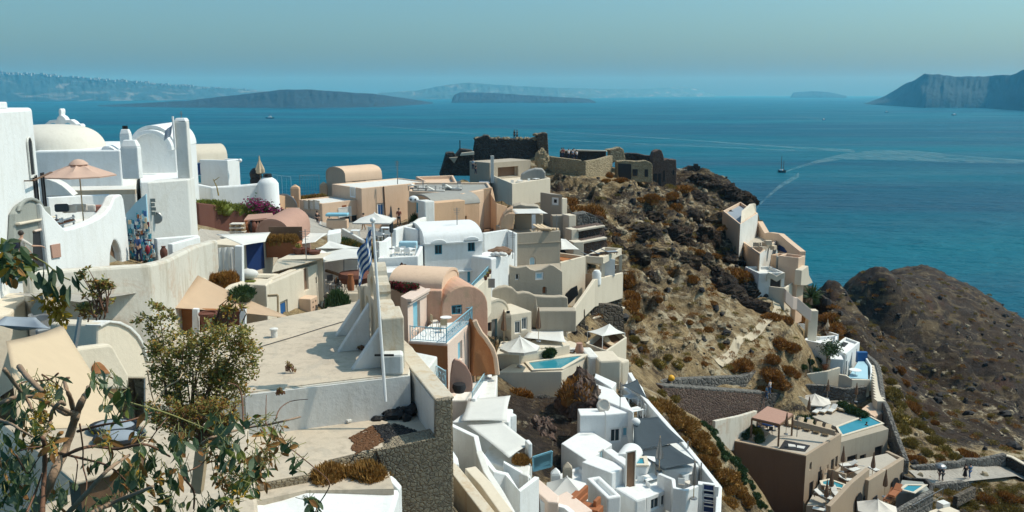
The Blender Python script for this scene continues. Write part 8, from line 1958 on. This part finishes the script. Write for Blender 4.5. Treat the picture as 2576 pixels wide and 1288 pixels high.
def scrub(name,n,box,rmin,rmax,mat,dmax=400):
 src=DOMES[mat][0];V=np.empty(len(src.vertices)*3);src.vertices.foreach_get('co',V);V=V.reshape(-1,3)
 fq=[tuple(f.vertices)for f in src.polygons][:260];used=sorted({i for f in fq for i in f});mp={k:i for i,k in enumerate(used)};Vs=V[used];fq=[tuple(mp[i]for i in f)for f in fq]
 vs=[];fs=[];k=0
 while k<n:
  p=hit(rng.uniform(box[0],box[2]),rng.uniform(box[1],box[3]));k+=1
  if p is None or p.y>dmax or p.z<-120 or p.y<70:continue
  r_=rng.uniform(rmin,rmax)*(1+p.y/250);c,s=math.cos(k),math.sin(k);b=len(vs)
  for v in Vs:vs.append((p.x+(v[0]*c-v[1]*s)*r_,p.y+(v[0]*s+v[1]*c)*r_,p.z+v[2]*r_*.9))
  fs+=[tuple(b+i for i in f)for f in fq]
 me_=bpy.data.meshes.new(name);me_.from_pydata(vs,[],fs);me_.materials.append(M[mat]);o=bpy.data.objects.new(name,me_);col.objects.link(o);tag(o,kind='stuff')
scrub('scrub',130,(1500,500,1950,930),.22,.6,'dry');scrub('scrub',130,(1500,470,2000,930),.22,.55,'drygreen');scrub('scrub',240,(2080,690,2576,1180),.2,.55,'drygreen');scrub('scrub',90,(2080,700,2576,1180),.25,.6,'dry');scrub('scrub',160,(2300,1215,2576,1288),.2,.45,'drygreen')
def rubble(n,box,rmin,rmax,mat,seed):
 r2=random.Random(seed);m=MB();k=0
 while k<n:
  p=hit(r2.uniform(box[0],box[2]),r2.uniform(box[1],box[3]));k+=1
  if p is None or p.y<70:continue
  q=rmin+(rmax-rmin)*r2.random()**2.5;m.blob((p.x,p.y,p.z+q*.15),q*r2.uniform(.7,1.4),q*r2.uniform(.7,1.4),q*r2.uniform(.5,1.1),7,5,.3,r2)
 o=m.build('loose_rocks',M[mat]);tag(o,kind='stuff')
M['cragrock']=terrain_mat(.75);M['blackrock']=plain('black_basalt',(.03,.027,.026),.9,0,.5,2,.8);M['tanrock']=plain('tan_tuff',(.30,.24,.155),.95,0,.4,2,.8)
rubble(200,(1400,430,1960,900),.1,.6,'blackrock',1);rubble(260,(1400,450,1960,960),.1,.5,'tanrock',2);rubble(160,(2080,700,2576,1200),.2,.7,'blackrock',3);rubble(120,(2080,720,2576,1288),.12,.5,'tanrock',4)
p=hit(2040,760)or PD(2040,750,124)
pm=thing('palm_shrub','spiky dark green palm at foot of cream ruin','palm',tuple(p));MB().tube([p-Vector((0,0,.4)),p+Vector((0,0,.7))],.28,8,.2).build('trunk',M['bark'],pm);m=MB()
for k in range(90):
 a=rng.uniform(0,6.283);e=rng.uniform(.1,1.4);d=Vector((math.cos(a)*math.cos(e),math.sin(a)*math.cos(e),math.sin(e)));leafy(m,p+Vector((0,0,.7)),d,rng.uniform(1.6,2.5),.16,rng,.3)
m.build('fronds',M['green'],pm,fix=False)
def tree(label,base,h,crown,n,mat,ls,seed,name='tree',cat='tree',group=None,tr=.12):
 r2=random.Random(seed);t=thing(name,label,cat,tuple(base),group);top=base+Vector((0,0,h));tm_=MB();lm=MB();tips=[]
 tm_.tube([base,base.lerp(top,.55)+Vector((.1,0,0))],tr,7,tr*.6)
 for k in range(9):
  a=r2.uniform(0,6.283);q=base.lerp(top,r2.uniform(.35,.55));e=top+Vector((math.cos(a)*crown*r2.uniform(.2,.8),math.sin(a)*crown*r2.uniform(.2,.8),crown*r2.uniform(-.4,.4)));tm_.tube([q,q.lerp(e,.5)+Vector((0,0,.15)),e],tr*.4,5,tr*.12);tips.append(e)
 for k in range(n):
  c=r2.choice(tips);q=c+Vector((r2.gauss(0,1),r2.gauss(0,1),r2.gauss(0,.8)))*crown*.3;leafy(lm,q,Vector((r2.uniform(-1,1),r2.uniform(-1,1),r2.uniform(-.6,.8))),ls*r2.uniform(.7,1.3),ls*.5,r2)
 tm_.build('trunk',M['bark'],t,smooth=True);lm.build('crown',M[mat],t,fix=False);return t
b=PD(*z19((640,900))[0],115);tree('small dark tree with open crown beside white cottage',Vector((b.x,b.y,b.z-.5)),3.2,1.5,900,'green',.3,3)
def cloud(label,name,cat,blobs,n,mats,ls,d,seed,twigs=60):
 """shrub: leaves spread through several overlapping clumps given in photo pixels (x, y, r) at distance d"""
 r2=random.Random(seed);c0=PD(blobs[0][0],blobs[0][1],d);base=PD(blobs[0][0],max(b[1]+b[2]for b in blobs),d);t=thing(name,label,cat,tuple(base))
 W_=[b[2]**2 for b in blobs];ms={k:MB()for k,w_ in mats};tw_m=MB();cl=[]
 for x,y,r_ in blobs:
  for _ in range(max(5,int(r_*r_/130))):
   a=r2.uniform(0,6.283);q=r_*math.sqrt(r2.random());cl.append((PD(x+q*math.cos(a),y+q*math.sin(a)*.95,d+r2.uniform(-.6,.6)*r_/F*d),r_*.2/F*d))
 for _ in range(n):
  c,r_=r2.choice(cl);v=Vector((r2.gauss(0,1),r2.gauss(0,1),r2.gauss(0,1)));p=c+v*r_*.62
  k=r2.choices([m_[0]for m_ in mats],[m_[1]for m_ in mats])[0];leafy(ms[k],p,Vector((r2.uniform(-1,1),r2.uniform(-1,1),r2.uniform(-.3,1))),ls*r2.uniform(.6,1.4),ls*.45,r2)
 for _ in range(twigs):
  c,r_=r2.choice(cl);e=c+Vector((r2.uniform(-1,1),r2.uniform(-.3,.3),r2.uniform(-.3,1)))*r_*1.1;g_=base.lerp(c,.25+.3*r2.random())+Vector((r2.uniform(-.2,.2),0,0));tw_m.tube([g_,g_.lerp(e,.55)+Vector((r2.uniform(-.1,.1),0,.06)),e],.012*d/12,4,.004*d/12)
 tw_m.build('stems',M['twig'],t)
 for k,m_ in ms.items():m_.build({'bushleaf':'olive_leaves','leaf':'grey_leaves','yellowleaf':'yellow_leaves','deadleaf':'brown_leaves','green':'dark_leaves','limegreen':'light_leaves'}[k],M[k],t,fix=False)
 return t
cloud('big airy olive green bush at left edge of flat roof','large_bush','bush',[(480,950,90),(420,860,62),(570,890,78),(460,1030,75),(610,865,48),(375,800,38),(560,990,62),(450,910,70),(520,860,55),(590,940,55),(420,780,30),(520,1050,60),(410,960,40)],11500,[('bushleaf',7),('leaf',1),('yellowleaf',.8),('deadleaf',1.2)],.056,13,5,40)
cloud('brown twiggy low shrub beneath the olive bush','large_bush','bush',[(520,1030,55),(575,1050,45),(460,1075,50),(540,1085,45),(410,1040,40)],3600,[('bushleaf',4),('deadleaf',3),('yellowleaf',.6)],.05,12.4,8,60)
cloud('thin pale sprig of shrub before patched cream wall','slender_shrub','shrub',[(248,740,38),(215,690,16),(270,715,22),(235,780,30),(205,790,25)],750,[('bushleaf',4),('deadleaf',2),('leaf',1)],.1,19,6,30)
cloud('low yellow green shrub mass over brown niche','slender_shrub','shrub',[(560,800,32),(590,770,20),(540,830,25)],450,[('bushleaf',3),('yellowleaf',.7),('deadleaf',2)],.09,17,16,20)
ft=thing('foreground_tree','sparse near tree with thick bare trunk and broad leaves','tree',tuple(PD(*z4((330,1330))[0],5)))
def zt(*q):return z4(*q)
BR=[([(300,1340),(400,1150),(500,930),(600,720),(690,440),(700,390)],.030,.024,'bark',5.0),([(700,400),(760,260),(815,170),(820,130)],.024,.012,'bark',5.0),([(690,400),(660,250),(620,150),(600,60),(645,40)],.016,.007,'bark',4.98),([(690,370),(600,370),(530,330)],.018,.012,'bark',4.97),([(590,770),(750,700),(900,680),(1080,705),(1300,662),(1420,685),(1580,775)],.011,.006,'twig',4.8),([(720,540),(950,480),(1200,440),(1410,365)],.009,.004,'twig',4.9),([(500,730),(800,800),(980,850),(1100,930),(1220,1060),(1310,1120)],.008,.004,'twig',4.7),([(640,1290),(800,1120),(1000,900),(1200,760)],.016,.008,'bark',4.6),([(850,1300),(1050,1200),(1250,1120),(1420,1050)],.014,.008,'bark',4.5),([(880,70),(1000,160),(1200,270),(1400,325),(1600,390),(1800,470),(1990,550)],.007,.005,'greentwig',5.2),([(1880,650),(1960,600),(2080,560),(2330,500),(2480,478),(2650,440),(2790,405)],.010,.006,'bark',5.4),([(40,-40),(150,110),(260,260),(300,350)],.012,.008,'bark',4.6),([(180,-60),(260,40),(390,165)],.016,.012,'bark',4.4),([(-40,310),(60,250),(180,220),(350,225),(480,290),(560,320),(660,370)],.011,.012,'bark',4.7),([(395,600),(450,520),(470,430),(490,350),(560,268),(600,290)],.012,.010,'bark',4.6),([(395,600),(415,700),(410,950),(390,1320)],.012,.015,'twig',4.55),([(-30,425),(100,470),(200,530),(300,590)],.009,.005,'bark',4.3),([(1420,290),(1480,210),(1560,120),(1650,70),(1700,-10)],.006,.003,'palewood',5.6),([(1370,-20),(1395,130),(1430,260),(1490,350)],.005,.003,'palewood',5.5),([(1700,690),(1680,870),(1720,980),(1800,1100),(1800,1260)],.008,.006,'twig',5.0),([(740,470),(770,700),(770,860),(805,1000),(795,1130)],.005,.004,'twig',4.7),([(2120,90),(2210,125),(2250,240),(2260,500)],.006,.009,'twig',7.5),([(250,1290),(330,1100),(390,930)],.007,.004,'twig',4.4),([(180,720),(300,690),(400,680)],.004,.003,'twig',4.4),([(150,760),(200,850),(260,930),(330,830),(390,740)],.005,.003,'twig',4.4),([(1270,640),(1320,520),(1400,420)],.004,.002,'twig',4.9),([(1380,640),(1480,500),(1560,410)],.004,.002,'twig',4.9),([(1720,920),(1850,860),(1950,760)],.006,.003,'twig',5.0),([(2480,478),(2560,600),(2700,700),(2900,860),(3020,960)],.005,.003,'twig',5.4),([(3020,960),(3060,1050),(2960,1220),(2930,1290)],.004,.004,'twig',5.4),([(2560,430),(2600,330),(2700,260),(2860,240)],.005,.002,'twig',5.5),([(2470,480),(2470,330),(2475,200)],.005,.002,'twig',5.5),([(2420,520),(2480,640),(2520,800)],.005,.002,'twig',5.4),([(2600,560),(2640,640),(2620,760)],.004,.002,'twig',5.4),([(700,790),(720,850),(690,1100)],.004,.003,'twig',4.6),([(390,10),(540,110),(590,150)],.005,.003,'twig',4.9),([(540,0),(450,60),(230,80),(150,130)],.006,.004,'twig',4.9)]
tips=[]
for pts,r0,r1,mt,d in BR:
 P=[PD(*q,d+.15*math.sin(i*1.7+r0*900))for i,q in enumerate(zt(*pts))];Q=[]
 for i in range(len(P)-1):
  for s in range(4):
   t=s/4;pa,pb_,pc,pd_=P[max(0,i-1)],P[i],P[i+1],P[min(len(P)-1,i+2)]
   Q.append(.5*(2*pb_+(pc-pa)*t+(2*pa-5*pb_+4*pc-pd_)*t*t+(3*pb_-pa-3*pc+pd_)*t**3))
 Q.append(P[-1]);n=len(Q);rad=[(r0+(r1-r0)*i/(n-1))*(1+.1*math.sin(i*2.3))for i in range(n)]
 MB().tube(Q,rad,8 if r0>.012 else 5).build('trunk' if r0>.025 else 'branch',M[mt],ft,smooth=True);tips+=[(q,r0)for q in Q]
lm={k:MB()for k in('leaf','green','yellowleaf','deadleaf','limegreen')};r2=random.Random(99);sm=MB()
def spray(x,y,n,sp,w_,L_=.085,d=4.9,hang=.7):
 for _ in range(n):
  p=PD(*zt((x+r2.gauss(0,sp),y+r2.gauss(0,sp)))[0],d+r2.uniform(-.35,.35));k=r2.choices(list(lm),w_)[0]
  dr=Vector((r2.uniform(-1,1),r2.uniform(-.8,.5),r2.uniform(-1,.5)-hang));f=.45 if k=='yellowleaf' else 1
  leafy(lm[k],p,dr,L_*r2.uniform(.6,1.25)*f,L_*r2.uniform(.32,.5)*f,r2,.25);sm.tube([p,p-dr.normalized()*.05],.0025,3)
for x,y,n,sp in((230,120,12,60),(420,130,8,50),(80,350,16,70),(200,370,8,50),(120,640,26,90),(60,800,26,80),(250,800,10,50),(100,1000,30,90),(60,1150,26,70),(200,1150,14,70),(900,110,8,60),(1060,100,12,60),(1150,150,8,40),(990,330,6,30),(1060,320,8,40),(1180,300,6,40),(1330,350,6,25),(860,30,8,50),(1250,950,40,90),(1150,900,20,60),(1350,830,22,70),(1420,700,10,50),(1650,600,18,60),(1740,560,10,40),(1620,720,10,40),(1520,950,16,50),(1650,930,12,40),(1700,880,8,30),(1250,780,14,60),(1000,760,8,40),(1950,400,8,30),(2040,480,10,35),(2180,420,12,40),(2100,650,24,70),(2050,760,18,60),(2200,660,16,50),(2280,900,22,60),(2380,820,14,60),(2350,1000,14,50),(1300,1180,26,90),(1600,1230,24,80),(1100,1230,20,80),(900,1240,16,60),(570,1100,14,60),(520,1230,20,60),(560,160,8,50),(830,870,6,40),(300,1010,8,40),(1850,1240,18,60),(2100,1230,20,60)):
 spray(x,y,int(n*.85),sp,(5,4,.6,1.0,.5))
for x,y,n,sp in((440,170,26,45),(330,440,40,60),(400,520,26,50),(320,640,14,25),(480,640,26,30),(490,740,16,20),(440,220,16,40),(980,570,22,40),(960,650,10,20),(380,370,18,50),(2450,440,20,40),(2250,1000,22,60),(2300,1080,14,50),(2170,1200,20,50),(60,900,10,60),(1530,1175,8,40),(1420,1000,10,60),(2420,560,10,40)):
 spray(x,y,n,sp,(.3,.3,6,1.2,.6),.075,4.8,.1)
for x,y,n,sp in((2080,930,46,60),(2150,1050,30,60),(2500,760,40,70),(2420,900,30,60),(1950,720,20,60),(1300,560,10,50),(100,1080,16,70),(2350,780,26,60),(2560,560,18,50)):
 spray(x,y,n,sp,(.6,.6,.5,6,.3),.055,5.2,.2)
for x,y,n,sp in((2880,1180,8,20),(2930,1260,10,30),(2680,650,8,30),(2760,830,10,40),(2600,640,10,40)):spray(x,y,n,sp,(4,5,.5,1,.5),.08,5.4,.5)
for(x,y,n,sp,w_)in((10,880,30,60,(4,4,1,1,1)),(40,700,40,70,(2,3,3,2,1)),(120,830,30,70,(2,2,4,2,1)),(260,860,22,60,(4,4,1,1,1)),(330,970,10,50,(4,4,1,1,1))):
 for _ in range(n):
  p=PD(*z2((x+r2.gauss(0,sp*1.2),y+60+r2.gauss(0,sp)))[0],5.1+r2.uniform(-.3,.3));k=r2.choices(list(lm),w_)[0];leafy(lm[k],p,Vector((r2.uniform(-1,1),r2.uniform(-.5,.5),r2.uniform(-1.2,.4))),.085*r2.uniform(.7,1.2),.045*r2.uniform(.7,1.1),r2,.25)
for(x,y)in((480,1130),(530,1060),(650,1100),(640,1200),(600,1240),(750,1240),(880,1180),(940,1200),(900,1140),(690,1060),(610,1270),(770,1290),(860,1290),(470,1170)):
 p=PD(*z2((x,y))[0],5.0);leafy(lm[r2.choice(('green','leaf'))],p+Vector((0,0,.05)),Vector((r2.uniform(-.5,.5),r2.uniform(-.3,.3),-1)),.12,.05,r2,.15)
for(x,y,n)in((600,1450,30),(680,1530,24),(760,1600,20),(520,1380,12),(760,1420,12)):
 for _ in range(n):p=PD(*z3((x+r2.gauss(0,45),y-1000+r2.gauss(0,45)))[0],5.0);leafy(lm['yellowleaf'],p,Vector((r2.uniform(-1,1),r2.uniform(-.5,.5),r2.uniform(-1,.5))),.05,.022,r2)
for pts in(((0,900),(120,830),(280,820),(420,850),(560,930),(640,1000)),((640,1000),(740,1080),(850,1130)),((560,930),(600,1100),(620,1200),(700,1350),(740,1450))):
 P=[PD(*q,5.0)for q in z2(*pts)];MB().tube(P,.006,5,.004).build('branch',M['greentwig'],ft,smooth=True)
for k,m_ in lm.items():
 o=m_.build({'leaf':'grey_leaves','green':'dark_leaves','yellowleaf':'yellow_seed_pods','deadleaf':'brown_leaves','limegreen':'light_leaves'}[k],M[k],ft,fix=False);o['kind']='stuff'
sm.build('leaf_stalks',M['greentwig'],ft,fix=False)['kind']='stuff'
r3=random.Random(71)
for x,y,s_ in((1560,560,1.6),(1610,590,2.0),(1650,560,1.8),(1700,590,2.2),(1740,560,2.0),(1780,600,2.1),(1820,560,2.3),(1860,540,2.0),(1800,520,1.8),(1750,500,2.0),(1850,600,1.9),(1660,640,1.7),(1720,660,1.9),(1770,660,1.6),(1600,660,1.5),(1550,620,1.5),(1820,730,2.2),(1860,760,2.0),(1890,740,1.8),(1900,780,1.6),(1780,470,2.0),(1830,490,2.2),(1870,505,1.8),(1760,455,1.6),(1640,700,1.3),(1540,590,1.3),(1500,560,1.2),(1730,620,1.6),(1800,690,1.4),(1840,660,1.7)):
 q=hit(x,y)
 if q is not None:rock('jagged dark lava crag jutting from castle slope',(q.x,q.y+.4,q.z-s_*.25),s_*r3.uniform(.8,1.5),s_*r3.uniform(.6,1.0),s_*r3.uniform(.7,1.1),'cragrock',r3.randint(1,90),'lava_crag','rock','lava crags on the castle slope')
def trail(label_name,pts,wid,mat,lift=.12):
 P=[PD(*q)if len(q)==3 else hit(*q)for q in pts];P=[q for q in P if q is not None];m=MB();Q=[]
 for a,b in zip(P,P[1:]):
  for k in range(8):Q.append(a.lerp(b,k/8))
 Q.append(P[-1]);vs=[]
 for i,q in enumerate(Q):
  d=(Q[min(i+1,len(Q)-1)]-Q[max(0,i-1)]);nn=Vector((-d.y,d.x,0)).normalized()*wid/2;zs=[gz(q.x+nn.x*e,q.y+nn.y*e)for e in(-1,-.5,0,.5,1)];mz=sum(zs)/5
  for e,z in zip((-1,-.5,0,.5,1),zs):vs.append(Vector((q.x+nn.x*e,q.y+nn.y*e,max(z,.5*z+.5*mz)+lift)))
 n=len(Q);m.add(vs,[(5*i+j,5*i+j+1,5*i+6+j,5*i+5+j)for i in range(n-1)for j in range(4)])
 o=m.build(label_name,M[mat]);tag(o,kind='structure')
M['trail']=plaster('trail_dust',(.50,.42,.30),.2,.5)
trail('path',[(1950,752,122),(1957,775,119.3),(1938,803,115.6),(1902,836,111),(1872,862,107.5),(1842,890,103.6),(1808,918,100)],1.0,'trail',.12)
for x,y,d,h_ in((430,585,56,1.8),(1290,640,80,2.2),(1000,455,106,2.4),(1240,432,140,2.6),(1400,590,90,2.0),(1560,1015,60,1.6),(2005,1090,88,2.0),(770,640,55,1.6),(1150,575,83,2.0)):
 p=PD(x,y,d);m=MB();m.tube([p-Vector((0,0,.4)),p+Vector((0,0,h_))],.025*d/50,5)
 for k in range(4):q=p+Vector((0,0,h_-.12-.16*k));m.bar(q-Vector((.35-.05*k,.1,0)),q+Vector((.35-.05*k,-.1,0)),.018*d/50)
 solo('roof_aerial','thin metal television aerial standing on a village roof','aerial',m,'metal','thin roof aerials')
for x,y,r_,n,lab in((732,925,16,130,'wispy dry weed growing on flat roof near its front edge'),(700,985,12,90,'small dry weed at front wall of flat roof'),(905,875,8,60,'tiny weed in shadow of bell gable')):
 cloud(lab,'roof_weed','weed',[(x,y,r_)],n,[('bushleaf',2),('deadleaf',2)],.06,PZ(x,y+r_,RZ).y,x,14)
p0,p1=PZ(640,880,RZ),PZ(905,800,RZ);m=MB();m.tube([p0+Vector((0,0,.06)),p0.lerp(p1,.3)+Vector((.1,.1,.06)),p0.lerp(p1,.65)+Vector((-.1,-.1,.06)),p1+Vector((0,0,.06))],.018,5);solo('roof_cable','thin black cable lying across flat cream roof','cable',m,'black')
p0=PZ(690,850,RZ);m=MB();m.lathe((p0.x,p0.y,RZ+.03),[(.14,0),(.14,.3),(.18,.32),(.18,.38),(0,.42)],10);solo('roof_vent','small capped white vent pipe on flat cream roof','roof vent',m,'white2',smooth='auto')
finish_houses()
_fl=[(h.poly,h.z-2.2)for h in HOUSES]
_me=ho.data;_co=np.empty(len(_me.vertices)*3);_me.vertices.foreach_get('co',_co);_co=_co.reshape(-1,3)
for _p,_z in _fl:
 _p=inset(ccw(_p),-.45);_x=np.array([q.x for q in _p]);_y=np.array([q.y for q in _p])
 _k=np.nonzero((_co[:,0]>_x.min())&(_co[:,0]<_x.max())&(_co[:,1]>_y.min())&(_co[:,1]<_y.max())&(_co[:,2]>_z))[0]
 if not len(_k):continue
 _X,_Y=_co[_k,0],_co[_k,1];_in=np.zeros(len(_k),bool);n_=len(_p)
 for i in range(n_):
  j=(i+1)%n_;_c=(_y[i]>_Y)!=(_y[j]>_Y)
  with np.errstate(all='ignore'):_in^=_c&(_X<(_x[j]-_x[i])*(_Y-_y[i])/(_y[j]-_y[i])+_x[i])
 _co[_k[_in],2]=_z
_me.vertices.foreach_set('co',_co.ravel());_me.update()
